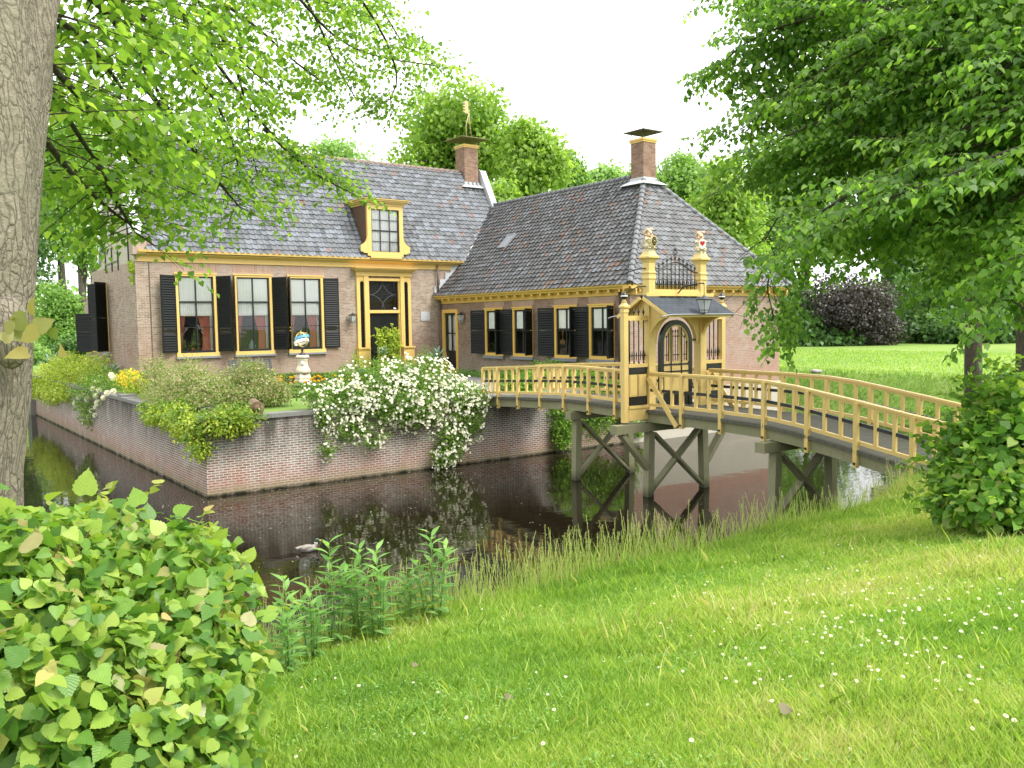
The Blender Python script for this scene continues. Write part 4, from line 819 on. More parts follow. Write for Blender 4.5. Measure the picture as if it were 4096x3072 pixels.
# iron stays to the pillars
for pts in ([B(.0, GT, 5.80), B(-.2, GT + .1, 5.78), B(-.45, GT + .5, 5.66)], [B(.0, GT, 5.36), B(-.2, GT + .1, 5.34), B(-.3, GT + .4, 5.2)], [B(2.02, GT, 5.68), B(2.3, GT + .3, 5.52), B(2.4, GT + .5, 5.5)], [B(2.02, GT, 5.36), B(2.3, GT + .2, 5.28)]):
    dr = MB(); dr.tube(pts, .016, 5); obj('iron_stay', dr, IRON, gate)
dr = MB(); dr.tube([B(1.0, GT - .1, 5.16), B(1.0, GT - .3, 5.34), B(1.0, GT - .55, 5.38), B(1.0, GT - 1.0, 5.40), B(1.0, GT - 1.02, 5.36)], .016, 6); dr.tube([B(1.0, GT - .1, 5.3), B(1.0, GT - 1.0, 5.41)], .01, 5); obj('lantern_arm', dr, IRON, gate)
# lantern hanging from the arm
def lantern(name, label, P, w_, h_, group=None, hang=.3):
    P = Vector(P); L_ = thing(name, label, 'lantern', tuple(P), group)
    a = MB(); zt = h_ * .5
    a.lathe(P, [(w_ * .55, zt * .62), (w_ * .60, zt * .66), (w_ * .18, zt * 1.0), (w_ * .12, zt * 1.04), (w_ * .03, zt * 1.15)], sq=True); obj('lantern_roof', a, IRON, L_)
    a = MB(); r0, r1 = w_ * .26, w_ * .50
    for sx, sy in ((-1, -1), (1, -1), (1, 1), (-1, 1)): a.bar(P + Vector((sx * r0, sy * r0, -h_ * .5)), P + Vector((sx * r1, sy * r1, zt * .62)), .012, .012)
    for z, r in ((-h_ * .5, r0), (-h_ * .34, r0 * 1.15), (zt * .6, r1)):
        for (x0, y0, x1, y1) in ((-1, -1, 1, -1), (1, -1, 1, 1), (1, 1, -1, 1), (-1, 1, -1, -1)): a.bar(P + Vector((x0 * r, y0 * r, z)), P + Vector((x1 * r, y1 * r, z)), .012, .014)
    a.lathe(P, [(r0, -h_ * .5 - .02), (r0 * .5, -h_ * .56), (.008, -h_ * .6)], sq=True); obj('lantern_frame', a, IRON, L_)
    a = MB()
    for (x0, y0, x1, y1) in ((-1, -1, 1, -1), (1, -1, 1, 1), (1, 1, -1, 1), (-1, 1, -1, -1)): a.face([P + Vector((x0 * r0, y0 * r0, -h_ * .48)), P + Vector((x1 * r0, y1 * r0, -h_ * .48)), P + Vector((x1 * r1, y1 * r1, zt * .6)), P + Vector((x0 * r1, y0 * r1, zt * .6))])
    obj('lantern_glass', a, LGLASS, L_); a = MB(); a.tube([P + Vector((0, 0, -h_ * .4)), P + Vector((0, 0, .0))], [.012, .02], 6); obj('bulb', a, WCLEAN, L_)
    if hang: a = MB(); a.tube([P + Vector((0, 0, zt * 1.1)), P + Vector((0, 0, zt * 1.1 + hang))], .008, 5); obj('hanger', a, IRON, L_)
    return L_
LGLASS, n_g, l_g = mat('lantern_glass'); _t = n_g.new('ShaderNodeBsdfTransparent'); _g = n_g.new('ShaderNodeBsdfDiffuse'); _g.inputs[0].default_value = (.6, .65, .68, 1); _m = n_g.new('ShaderNodeMixShader'); _m.inputs[0].default_value = .35; _o = n_g.new('ShaderNodeOutputMaterial'); l_g.new(_t.outputs[0], _m.inputs[1]); l_g.new(_g.outputs[0], _m.inputs[2]); l_g.new(_m.outputs[0], _o.inputs[0])
lantern('hanging_lantern', 'black lantern hanging from the iron arm in front of the gate canopy', B(1.0, GT - 1.02, 4.87), .26, .40, None, .32)
L1 = lantern('wall_lantern', 'black wall lantern between the third window and the front door', (17.68, 35.8, 4.80), .26, .40, 'wall lanterns', .0); a = MB(); a.tube([(17.68, 36.04, 4.62), (17.68, 35.8, 4.56)], .015, 5); obj('bracket', a, IRON, L1)
L2 = lantern('wall_lantern', 'black wall lantern beside the side door of the wing', (22.25, 33.88, 4.76), .24, .40, 'wall lanterns', .0); a = MB(); a.tube([(22.46, 33.88, 4.95), (22.25, 33.88, 5.02)], .015, 5); obj('bracket', a, IRON, L2)
# ------------------------------------------------------------------ sculpted things (joined and remeshed)
def sculpt(name, balls, tubes_, vox, mat_, parent, smooth=4):
    mb = MB()
    for c, r, s3 in balls: mb.ball(c, r, 12, 8, *s3)
    for pts, r in tubes_: mb.tube(pts, r, 8)
    o = obj(name, mb, mat_, parent); r = o.modifiers.new('r', 'REMESH'); r.mode = 'VOXEL'; r.voxel_size = vox; r.use_smooth_shade = True
    s = o.modifiers.new('s', 'SMOOTH'); s.iterations = smooth; s.factor = .5; return o
CREAM = paint('cream_lion_stone', (.60, .52, .36), .7, .15, (.3, .22, .12), .5, 12); MANE = paint('pinkish_mane', (.55, .37, .26), .75, .2, (.3, .18, .1), .5, 14)
def lion(P, yaw, label, shield):
    P = Vector(P); f = Vector((math.sin(yaw), -math.cos(yaw), 0)); r = Vector((math.cos(yaw), math.sin(yaw), 0))   # f forward, r its right-hand axis in view
    Q = lambda x, y, z: P + r * x + f * y + Vector((0, 0, z))
    L_ = thing('lion_statue', label, 'statue', tuple(P), 'lion statues on the gate pillars')
    m_ = MB(); m_.lathe(P, [(.105, 0), (.11, .02), (.105, .05), (.105, .09)], sq=True); obj('plinth', m_, CREAM, L_)
    b_ = [(Q(0, -.05, .17), .11, (1, 1, .9)), (Q(0, -.03, .27), .10, (1, .95, 1.2)), (Q(0, -.01, .36), .095, (1.05, .9, 1)), (Q(0, .02, .50), .068, (1, 1.05, 1)), (Q(0, .085, .475), .036, (1, 1.1, .8)), (Q(-.05, .02, .555), .02, (1, 1, 1)), (Q(.05, .02, .555), .02, (1, 1, 1)), (Q(-.10, .03, .15), .062, (.8, 1.2, 1)), (Q(.10, .03, .15), .062, (.8, 1.2, 1)), (Q(-.09, .12, .105), .032, (1, 1.6, .8)), (Q(.09, .12, .105), .032, (1, 1.6, .8))]
    t_ = [([Q(-.095, 0, .37), Q(-.14, .07, .30), Q(-.12, .15, .33)], [.038, .032, .03]), ([Q(.095, 0, .37), Q(.14, .07, .30), Q(.12, .15, .33)], [.038, .032, .03]), ([Q(-.1, -.12, .12), Q(-.16, -.1, .2), Q(-.14, -.09, .32)], [.014, .013, .02])]
    sculpt('lion_body', b_, t_, .010, CREAM, L_, 3)
    rr_ = random.Random(4); mb_ = [(Q(rr_.uniform(-.085, .085), rr_.uniform(-.10, .035), z), rr_.uniform(.030, .045), (1, 1, 1)) for z in (.36, .40, .43, .46, .49, .52, .55, .575) for _ in range(7)] + [(Q(0, -.035, .50), .085, (1, .8, 1.15))] + [(Q(x, .06, .40 + abs(x) * .5), .032, (1, 1, 1)) for x in (-.06, -.03, 0, .03, .06)]
    sculpt('lion_mane', mb_, [], .010, MANE, L_, 1)
    fc = MB()
    for x in (-.024, .024): fc.ball(Q(x, .082, .515), .008)
    fc.ball(Q(0, .122, .485), .012); obj('lion_face', fc, paint('lion_face', (.09, .05, .03)), L_)
    def plate(rx, rz_, th, off, zc=.27):
        m = MB(); pts_ = []
        for k in range(24):
            a = 2 * math.pi * k / 24; x, z = rx * math.cos(a), rz_ * math.sin(a); 
            if z < 0: x *= (1 - (abs(z) / rz_) ** 2.2 * .15)
            pts_.append(Q(x, .16 + off, zc + z))
        m.prism(pts_, f * th); return m
    if shield == 'heart':
        obj('shield', plate(.095, .13, .03, 0), WCLEAN, L_); m = MB(); pts_ = []
        for k in range(32):
            a = 2 * math.pi * k / 32; x = 16 * math.sin(a) ** 3; z = 13 * math.cos(a) - 5 * math.cos(2 * a) - 2 * math.cos(3 * a) - math.cos(4 * a); pts_.append(Q(x * .0042, .191, .285 + z * .0048))
        m.prism(pts_, f * .006); obj('red_heart', m, REDP, L_)
    else:
        obj('shield', plate(.10, .135, .035, 0), paint('pale_gold', (.62, .50, .22)), L_); obj('shield_face', plate(.08, .112, .006, .036), BLACK, L_); m = MB()
        for k in range(7): a = 2 * math.pi * k / 7; m.ball(Q(.045 * math.cos(a), .203, .27 + .065 * math.sin(a)), .010)
        m.ball(Q(0, .203, .27), .02); obj('shield_charge', m, GOLD, L_)
lion(B(.10, GT, 6.20), R(-2), 'seated stone lion holding a black shield on the left gate pillar', 'black')
lion(B(1.93, GT, 6.20), R(-32), 'seated stone lion holding a white shield with a red heart on the right pillar', 'heart')
# pedestal with armillary sphere
PX, PY = 13.18, 31.0
pd_ = thing('pedestal', 'ornate cream stone pedestal in the round flower bed', 'pedestal', (PX, PY, IZ))
m_ = MB(); m_.lathe((PX, PY, 0), [(.25, 2.06), (.25, 2.44), (.22, 2.47), (.235, 2.52), (.21, 2.62), (.19, 2.66), (.20, 2.70)], sq=True); obj('base', m_, STONEW, pd_)
m_ = MB(); m_.lathe((PX, PY, 0), [(.27, 2.69), (.30, 2.75), (.29, 2.84), (.235, 2.93), (.20, 3.02), (.195, 3.14), (.215, 3.20), (.225, 3.24), (.205, 3.26)], 8); obj('shaft', m_, STONEW, pd_)
m_ = MB(); m_.lathe((PX, PY, 0), [(.21, 3.25), (.26, 3.28), (.27, 3.33), (.25, 3.36), (.22, 3.39)], 8); obj('cap', m_, STONEW, pd_)
dv = -ray(1250, 1450); dv.z = 0; dv.normalize(); cx_ = Vector((PX, PY, 3.08)) + dv * .20
m_ = MB(); m_.ball(cx_, .065, 12, 8, 1, 1, 1.15); obj('medallion', m_, WCLEAN, pd_)
ar = thing('armillary_sphere', 'blue and white banded armillary sphere on top of the pedestal', 'armillary sphere', (PX, PY, 3.39))
def ring(c, r, w_, nrm, mat_, name, th=.01):
    c = Vector(c); nrm = Vector(nrm).normalized(); a = nrm.orthogonal().normalized(); b_ = nrm.cross(a); m = MB(); N_ = 40
    for k in range(N_):
        t0, t1 = 2 * math.pi * k / N_, 2 * math.pi * (k + 1) / N_; d0 = a * math.cos(t0) + b_ * math.sin(t0); d1 = a * math.cos(t1) + b_ * math.sin(t1)
        for (ra, rb, ha, hb_) in ((r, r, -w_ / 2, w_ / 2), (r - th, r - th, w_ / 2, -w_ / 2), (r - th, r, -w_ / 2, -w_ / 2), (r, r - th, w_ / 2, w_ / 2)): m.face([c + d0 * ra + nrm * ha, c + d1 * ra + nrm * ha, c + d1 * rb + nrm * hb_, c + d0 * rb + nrm * hb_])
    return obj(name, m, mat_, ar)
SC_ = (PX, PY, 3.97); tl = Vector((.35, -.1, 1))
ring(SC_, .285, .05, (1, .3, .25), GOLD, 'meridian_ring'); ring(SC_, .29, .03, (.3, -1, .15), GOLD, 'meridian_ring'); ring(Vector(SC_) - Vector((.02, 0, .09)), .285, .10, (-.12, .35, 1), WCLEAN, 'white_band'); ring(Vector(SC_) + Vector((0, 0, .07)), .285, .09, (-.12, .3, 1), BLUEP, 'blue_band'); ring(SC_, .25, .02, (.2, .6, 1), GOLD, 'inner_ring'); ring(Vector(SC_) + Vector((0, 0, .18)), .22, .02, (-.1, .3, 1), GOLD, 'inner_ring')
m_ = MB(); m_.tube([(PX, PY, 3.62), (PX - .03, PY, 4.31)], .010, 5); obj('axis', m_, GOLD, ar)
m_ = MB(); m_.lathe((PX, PY, 0), [(.13, 3.39), (.13, 3.43), (.05, 3.48), (.035, 3.54), (.06, 3.58), (.03, 3.62), (.03, 3.70)], 12); obj('stem', m_, IRON, ar)
# bench
bn = thing('garden_bench', 'slate blue slatted bench against the brick wall under the middle window', 'bench', (12.8, 35.5, IZ))
m_ = MB()
for k in range(6): z = 2.62 + k * .085; m_.box(11.9, 35.52 + (z - 2.6) * .25, z, 13.75, 35.55 + (z - 2.6) * .25, z + .06)
obj('backrest', m_, BENCHM, bn); m_ = MB()
for k in range(6): m_.box(11.9, 34.98 + k * .085, 2.50, 13.75, 35.05 + k * .085, 2.53)
obj('seat', m_, BENCHM, bn)
for x in (11.95, 13.65):
    m_ = MB(); m_.box(x, 35.0, IZ, x + .05, 35.06, 2.5); m_.bar((x + .025, 35.48, IZ), (x + .025, 35.62, 3.1), .05, .05); m_.box(x, 35.0, 2.44, x + .05, 35.5, 2.5); obj('bench_frame', m_, BENCHM, bn)
# hollow tube on the coping
td = (Vector((8.3, 23.2, 2.28)) - EYE); tdir = Vector((.62, -.72, 0)).normalized()
pc = Vector((8.42, 22.98, 2.29)); m_ = MB(); ax_ = Vector((-.25, -1, -.05)).normalized(); m_.tube([pc - ax_ * .9, pc - ax_ * .1, pc + ax_ * .1], [.15, .17, .185], 18, False); m_.tube([pc + ax_ * .1, pc + ax_ * .101, pc - ax_ * .3], [.185, .10, .09], 18, False); m_.face([pc - ax_ * .28 + v for v in (Vector((.1, 0, .1)), Vector((-.1, 0, .1)), Vector((-.1, 0, -.1)), Vector((.1, 0, -.1)))])
tag(obj('stone_tube', m_, paint('brown_tube', (.16, .105, .06), .9, .3, (.08, .06, .03), .6, 9)), 'brown hollow tube like an old cannon muzzle on the moat wall coping', 'tube')
# pots inside the windows
vz = thing('ginger_jar', 'blue and white lidded jar standing inside the middle window', 'jar', (13.2, 36.35, 3.47)); m_ = MB(); m_.lathe((13.2, 36.35, 3.46), [(.07, 0), (.13, .10), (.155, .2), (.12, .31), (.07, .34), (.07, .36)], 16); obj('jar_body', m_, paint('delft_blue', (.28, .42, .48), .3, .4, (.05, .1, .25), .5, 14), vz); m_ = MB(); m_.lathe((13.2, 36.35, 3.82), [(.085, 0), (.08, .03), (.03, .07), (.025, .1), (.01, .12)], 14); obj('jar_lid', m_, paint('delft_blue_lid', (.28, .42, .48), .3, .4), vz)
# duck
DK = thing('mallard', 'mallard drake with green head swimming on the moat near the bank', 'duck', (6.86, 16.15, 0)); dd_ = Vector((.97, -.25, 0)).normalized(); ds = Vector((-dd_.y, dd_.x, 0)); K_ = 1.0
Qd = lambda x, y, z: Vector((6.86, 16.15, 0)) + (dd_ * x + ds * y + Vector((0, 0, z))) * K_
sculpt('duck_body', [(Qd(0, 0, .05), .105, (1.55, 1.0, .72)), (Qd(.10, 0, .055), .085, (1.1, 1, .8)), (Qd(-.15, 0, .075), .055, (1.7, 1, .6)), (Qd(-.22, 0, .095), .03, (1.6, .8, .4))], [([Qd(.13, 0, .08), Qd(.165, 0, .15), Qd(.17, 0, .18)], [.045, .032, .03])], .010, paint('duck_grey', (.27, .25, .23), .7, .15), DK)
sculpt('duck_head', [(Qd(.178, 0, .205), .040, (1.15, .9, 1)), (Qd(.165, 0, .175), .032, (1, 1, 1))], [], .008, paint('drake_green', (.01, .07, .045), .3, .2), DK); m_ = MB(); m_.tube([Qd(.21, 0, .2), Qd(.245, 0, .193), Qd(.27, 0, .19)], [.014, .014, .009], 8); obj('bill', m_, paint('bill_yellow', (.5, .4, .08)), DK)
m_ = MB(); m_.tube([Qd(.155, 0, .145), Qd(.158, 0, .155)], [.036, .036], 12); obj('neck_ring', m_, WCLEAN, DK)
for sy in (-1, 1): sculpt('wing', [(Qd(-.03, sy * .085, .08), .07, (1.9, .35, .6)), (Qd(-.14, sy * .06, .095), .04, (2, .4, .5))], [], .010, paint('duck_wing', (.22, .18, .15), .7, .3), DK)
sculpt('breast', [(Qd(.13, 0, .06), .07, (.9, 1.05, .9))], [], .01, paint('duck_breast', (.12, .05, .03), .7, .2), DK)
# distant house
dh = thing('distant_cottage', 'small distant house with a red chimney and a yellow gabled dormer beyond the trees', 'house', tuple(at(425, 1330, 90)))
c0 = at(425, 1300, 90); c0.z = 2; k = 90 / FPX; zt = lambda y: 4.5 + (1290 - y) * k
b_ = MB(); b_.box(c0.x - 3, c0.y, 1.5, c0.x + 6, c0.y + 6, zt(1270)); obj('wall', b_, BRICK_H, dh)
b_ = MB(); b_.prism([(c0.x - 3.4, c0.y - .3, zt(1275)), (c0.x + 6.4, c0.y - .3, zt(1275)), (c0.x + 5.2, c0.y + 3, zt(1195)), (c0.x - 2.2, c0.y + 3, zt(1195))], (0, 3.2, -.3)); obj('roof', b_, paint('thatch', (.20, .15, .12), .9, .2), dh)
b_ = MB(); b_.box(c0.x + .1, c0.y + 2, zt(1220), c0.x + 1.1, c0.y + 3, zt(1145)); b_.box(c0.x, c0.y + 1.9, zt(1150), c0.x + 1.2, c0.y + 3.1, zt(1143)); obj('chimney', b_, paint('red_chimney', (.42, .10, .07)), dh)
b_ = MB(); zq = zt(1255); b_.prism([(c0.x - 1.4, c0.y - 1.0, zt(1290)), (c0.x + 1.4, c0.y - 1.0, zt(1290)), (c0.x + 1.4, c0.y - 1.0, zq), (c0.x, c0.y - 1.0, zt(1222)), (c0.x - 1.4, c0.y - 1.0, zq)], (0, 2, 0)); dq = obj('dormer', b_, PLASTER, dh)
b_ = MB(); b_.bar((c0.x - 1.8, c0.y - 1.05, zq - .5), (c0.x, c0.y - 1.05, zt(1215)), .1, .25); b_.bar((c0.x + 1.8, c0.y - 1.05, zq - .5), (c0.x, c0.y - 1.05, zt(1215)), .1, .25); obj('barge_board', b_, YEL, dq); b_ = MB(); b_.box(c0.x - .7, c0.y - 1.06, zt(1285), c0.x + .7, c0.y - 1.02, zt(1255)); obj('window', b_, GREYS, dq)
# stone in the meadow bank
m_ = sculpt('boulder', [(Vector((35.6, 24.1, 2.0)), .2, (1.2, .9, .6)), (Vector((35.8, 24.0, 1.98)), .15, (1.1, 1, .7))], [], .05, COPING2, None); tag(m_, 'pale boulder on the edge of the meadow beyond the moat', 'boulder')
# ------------------------------------------------------------------ foliage tools
HEART = [(0, 0), (.30, -.07), (.49, .14), (.47, .42), (.27, .76), (0, 1.08), (-.27, .76), (-.47, .42), (-.49, .14), (-.30, -.07)]
OVAL = [(0, 0), (.30, .28), (.30, .62), (0, 1.0), (-.30, .62), (-.30, .28)]
DIAM = [(0, 0), (.42, .45), (0, 1.0), (-.42, .45)]
LANCE = [(0, 0), (.11, .35), (0, 1.0), (-.11, .35)]
def unit(v): return v / np.maximum(np.linalg.norm(v, axis=-1, keepdims=True), 1e-9)
def leaves(name, C, D, Nn, S, shape, mat_, parent=None, fold=.22, bend=.18, shade=None, kind=None):
    C = np.asarray(C, float); N = len(C); D = unit(np.asarray(D, float)); Nn = np.asarray(Nn, float); Nn = unit(Nn - D * np.sum(Nn * D, 1, keepdims=True)); W = np.cross(D, Nn); S = np.broadcast_to(np.asarray(S, float), (N,))
    sh = np.array(shape); k = len(sh); z = fold * np.abs(sh[:, 0]) - bend * sh[:, 1] ** 2
    V = C[:, None, :] + S[:, None, None] * (W[:, None, :] * sh[None, :, :1] + D[:, None, :] * sh[None, :, 1:] + Nn[:, None, :] * z[None, :, None])
    r1 = rng.random(N) if shade is None else shade; r2 = rng.random(N); UV = np.repeat(np.stack([np.clip(r1, .001, .999), r2], 1), k, 0)
    o = npobj(name, V.reshape(-1, 3), k, mat_, UV, parent)
    if k > 20:
        ul = o.data.uv_layers.new(name='Loc'); ul.data.foreach_set('uv', np.tile(sh.astype(np.float32), (N, 1)).ravel())
    if kind: o['kind'] = kind
    return o
def rnd(n): return unit(rng.normal(size=(n, 3)))
def blob_leaves(ells, n, shell=.35, up=.6, out=.8, jit=.6, clump=None, per=1, flat=.6):
    E = np.array(ells, float); wts = (E[:, 3] * E[:, 4] + E[:, 4] * E[:, 5] + E[:, 3] * E[:, 5]); wts /= wts.sum()
    m = n // per; k = rng.choice(len(E), m, p=wts); d = rnd(m); r = 1 - shell * rng.random(m) ** 1.3
    c = E[k, :3] + d * E[k, 3:6] * r[:, None]; outn = unit(d / E[k, 3:6])
    if per > 1:
        c = np.repeat(c, per, 0); outn = np.repeat(outn, per, 0); c = c + rng.normal(size=c.shape) * np.array([1, 1, flat]) * clump
    nn = unit(outn * out + np.array([0, 0, up]) + rng.normal(size=c.shape) * jit)
    dd = unit(rng.normal(size=c.shape) * .8 + outn * .5 + np.array([0, 0, -.5]))
    return c, dd, nn
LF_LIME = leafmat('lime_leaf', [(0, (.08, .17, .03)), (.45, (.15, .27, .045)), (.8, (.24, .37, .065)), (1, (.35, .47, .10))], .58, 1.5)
LF_YOUNG = leafmat('young_lime_leaf', [(0, (.10, .23, .045)), (.28, (.19, .36, .055)), (.58, (.31, .47, .075)), (.90, (.43, .55, .11)), (.955, (.42, .42, .12)), (.98, (.42, .33, .14)), (1, (.52, .55, .32))], .42, 1.25, .32, True)
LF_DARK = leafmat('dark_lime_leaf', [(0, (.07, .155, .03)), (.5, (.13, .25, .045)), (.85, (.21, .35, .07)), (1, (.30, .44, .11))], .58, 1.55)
LF_BG = leafmat('maple_leaf', [(0, (.15, .28, .045)), (.5, (.25, .39, .07)), (1, (.36, .49, .12))], .55)
LF_BG2 = leafmat('wood_leaf', [(0, (.12, .24, .05)), (.5, (.20, .35, .08)), (1, (.29, .44, .12))], .5)
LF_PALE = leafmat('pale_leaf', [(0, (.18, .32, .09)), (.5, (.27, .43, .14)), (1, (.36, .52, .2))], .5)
LF_BG3 = leafmat('dark_wood_leaf', [(0, (.05, .12, .035)), (.5, (.095, .19, .055)), (1, (.15, .27, .08))], .45)
LF_PURP = leafmat('copper_beech_leaf', [(0, (.028, .026, .022)), (.6, (.062, .052, .050)), (1, (.105, .085, .088))], .25)
LF_YEL = leafmat('golden_shrub_leaf', [(0, (.18, .30, .03)), (.5, (.36, .46, .05)), (1, (.56, .60, .10))], .42)
LF_BRN = leafmat('faded_shrub_leaf', [(0, (.10, .20, .03)), (.40, (.22, .31, .06)), (.65, (.34, .30, .15)), (1, (.46, .38, .26))], .35)
LF_ROSE = leafmat('rose_leaf', [(0, (.07, .16, .02)), (.5, (.14, .27, .035)), (.9, (.24, .37, .06)), (1, (.32, .26, .10))], .4)
LF_BOX = leafmat('box_leaf', [(0, (.08, .17, .015)), (.6, (.16, .27, .03)), (1, (.28, .38, .06))], .3)
LF_BRIGHT = leafmat('bright_shrub_leaf', [(0, (.10, .24, .012)), (1, (.22, .42, .03))], .35)
LF_HERB = leafmat('herb_leaf', [(0, (.14, .29, .07)), (.6, (.23, .42, .11)), (1, (.33, .52, .17))], .45)
LF_AGAVE = leafmat('agave_leaf', [(0, (.16, .25, .19)), (1, (.28, .38, .30))], .1)
PETAL = leafmat('white_petal', [(0, (.66, .62, .54)), (.5, (.80, .78, .70)), (1, (.86, .84, .80))], .25)
PETALY = leafmat('yellow_petal', [(0, (.70, .40, .02)), (1, (.80, .60, .03))], .25)
GRASSM = leafmat('grass_blade', [(0, (.11, .24, .035)), (.35, (.22, .38, .06)), (.7, (.35, .48, .085)), (.9, (.50, .56, .16)), (1, (.56, .53, .27))], .47)
TALLG = leafmat('tall_grass', [(0, (.17, .31, .04)), (.5, (.30, .42, .08)), (.8, (.42, .48, .15)), (1, (.50, .46, .24))], .38)
def bark_mat(name, c1, c2, green, sc=6):
    m, n, l = mat(name); tc = n.new('ShaderNodeTexCoord'); mp = n.new('ShaderNodeMapping'); mp.inputs['Scale'].default_value = (1, 1, .34); l.new(tc.outputs['Object'], mp.inputs[0])
    nz = node(n, 'ShaderNodeTexNoise'); nz.inputs['Scale'].default_value = 5; l.new(mp.outputs[0], nz.inputs['Vector']); va = n.new('ShaderNodeVectorMath'); va.operation = 'MULTIPLY_ADD'; va.inputs[1].default_value = (.22, .22, .30); l.new(nz.outputs['Color'], va.inputs[0]); l.new(mp.outputs[0], va.inputs[2])
    v = n.new('ShaderNodeTexVoronoi'); v.feature = 'DISTANCE_TO_EDGE'; v.inputs['Scale'].default_value = sc * 5.2; l.new(va.outputs[0], v.inputs['Vector'])
    r = ramp(n, [(0, (0, 0, 0)), (.05, (.5, .5, .5)), (.16, (1, 1, 1))]); l.new(v.outputs['Distance'], r.inputs[0]); f = noise(n, l, 26, tc.outputs['Object'], 6, .7); g = noise(n, l, 1.3, tc.outputs['Object'], 4)
    h = math_(n, l, 'ADD', math_(n, l, 'MULTIPLY', r.outputs[0], .30), math_(n, l, 'MULTIPLY', f, 1.0))
    rp = ramp(n, [(.25, c1), (.85, c2), (1.1 if False else 1, tuple(min(1, x * 1.25) for x in c2))]); l.new(h, rp.inputs[0]); gg = ramp(n, [(0, (0, 0, 0)), (.45, (0, 0, 0)), (.75, (1, 1, 1))]); l.new(g, gg.inputs[0])
    col = rgb(n, l, rp.outputs[0], green, math_(n, l, 'MULTIPLY', gg.outputs[0], .5)); return finish(m, n, l, col, .9, h, 1.0, .15, 0, .025)
BARK = bark_mat('lime_bark', (.075, .06, .045), (.26, .225, .175), (.17, .18, .11)); BARKD = bark_mat('dark_bark', (.03, .025, .02), (.10, .085, .07), (.06, .07, .035), 3)
# ------------------------------------------------------------------ trees in the distance
def tree(name, label, cx, cy, zb, rx, rz, zc, mat_, n=6000, leaf=.3, group=None, trunk=.35, lumps=16, seed=1, bark=None, cat='tree', limbs=7, droop=0):
    rs = np.random.default_rng(seed); t = thing(name, label, cat, (cx, cy, zb), group)
    E = []
    for k in range(lumps):
        d = unit(rs.normal(size=(1, 3)))[0]; rr = .62 * rs.random() ** .5; f = rs.uniform(.30, .52); wz = 1 - .35 * max(0, d[2])
        E.append((cx + d[0] * rx * rr * wz * 1.05, cy + d[1] * rx * rr * wz * 1.05, zc + d[2] * rz * rr * 1.1, rx * f, rx * f, rz * f * .85))
    E.append((cx, cy, zc, rx * .55, rx * .55, rz * .6))
    c, dd, nn = blob_leaves(E, n, .45, .7, .7, .55, leaf * 1.1, 6, .5)
    leaves('crown', c, dd, nn, leaf * rng.uniform(.7, 1.3, len(c)), DIAM, mat_, t)
    mb = MB(); b0 = Vector((cx, cy, zb - .3)); top = Vector((cx + rs.uniform(-.4, .4), cy, zc)); mb.tube([b0, b0.lerp(top, .25), b0.lerp(top, .6), top], [trunk * 1.25, trunk, trunk * .75, trunk * .35], 8)
    for k in range(limbs):
        e = E[k]; s_ = b0.lerp(top, rs.uniform(.45, .9)); mb.tube([s_, s_.lerp(Vector(e[:3]), .5) + Vector((0, 0, .3)), Vector(e[:3])], [trunk * .45, trunk * .25, trunk * .1], 5)
    obj('trunk', mb, bark or BARKD, t); return t
def bgt(px, py, d, rxp, ryp, mat_, name, label, n=6000, leaf=.3, **k):
    c = at(px, py, d); s = d / FPX; return tree(name, label, c.x, c.y, 2.0, rxp * s, ryp * s, c.z, mat_, n, leaf, group='trees behind the manor and round the meadow', **k)
bgt(1830, 570, 62, 330, 265, LF_BG, 'maple_tree', 'large bright green spreading tree rising behind the right end of the manor roof', 15000, .33, trunk=.6, lumps=26, limbs=14, seed=3)
bgt(2130, 650, 57, 175, 190, LF_BG, 'maple_tree', 'bright green round tree between the manor chimney and the wing roof', 9000, .32, lumps=16, seed=4)
bgt(1960, 780, 54, 130, 90, LF_BG, 'maple_tree', 'low bright green tree crown just above the point where both roofs meet', 4000, .3, seed=5)
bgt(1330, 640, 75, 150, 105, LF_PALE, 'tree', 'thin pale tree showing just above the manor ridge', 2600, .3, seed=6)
bgt(2285, 720, 88, 75, 150, LF_BG2, 'slender_tree', 'slender darker tree behind the wing ridge', 4500, .32, seed=7)
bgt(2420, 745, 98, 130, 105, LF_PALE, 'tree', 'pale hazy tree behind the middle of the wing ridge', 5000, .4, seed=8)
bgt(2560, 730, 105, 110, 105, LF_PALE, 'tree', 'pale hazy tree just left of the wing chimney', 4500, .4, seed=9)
bgt(2740, 735, 80, 175, 175, LF_BG2, 'tree', 'mid green tree just right of the wing chimney', 7500, .36, seed=10)
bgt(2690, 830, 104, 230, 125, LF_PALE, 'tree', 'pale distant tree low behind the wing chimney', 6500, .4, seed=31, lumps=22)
bgt(2250, 830, 100, 260, 95, LF_BG2, 'tree', 'low distant tree belt crown just above the wing ridge', 6500, .4, seed=32, lumps=22)
bgt(2920, 860, 64, 185, 280, LF_BG, 'tree', 'light green tree above the right hip of the wing roof', 10000, .33, seed=11)
bgt(3080, 850, 88, 160, 320, LF_BG2, 'dark_tree', 'dark tree in the gap right of the wing roof', 7000, .4, seed=12)
bgt(3230, 900, 95, 190, 290, LF_BG2, 'tree', 'tall mid green tree behind the copper beech', 9000, .42, seed=13)
bgt(3400, 1245, 77, 240, 175, LF_PURP, 'copper_beech', 'purple copper beech at the far edge of the meadow', 17000, .24, seed=14, lumps=26)
bgt(3640, 1080, 90, 200, 300, LF_BG3, 'dark_tree', 'dark green tree right of the copper beech', 9000, .42, seed=15)
bgt(3860, 1020, 92, 210, 340, LF_BG3, 'dark_tree', 'dark tree behind the second lime trunk', 9000, .42, seed=16)
bgt(4100, 1000, 92, 210, 360, LF_BG2, 'dark_tree', 'dark tree at the far right edge behind the meadow', 8000, .42, seed=17)
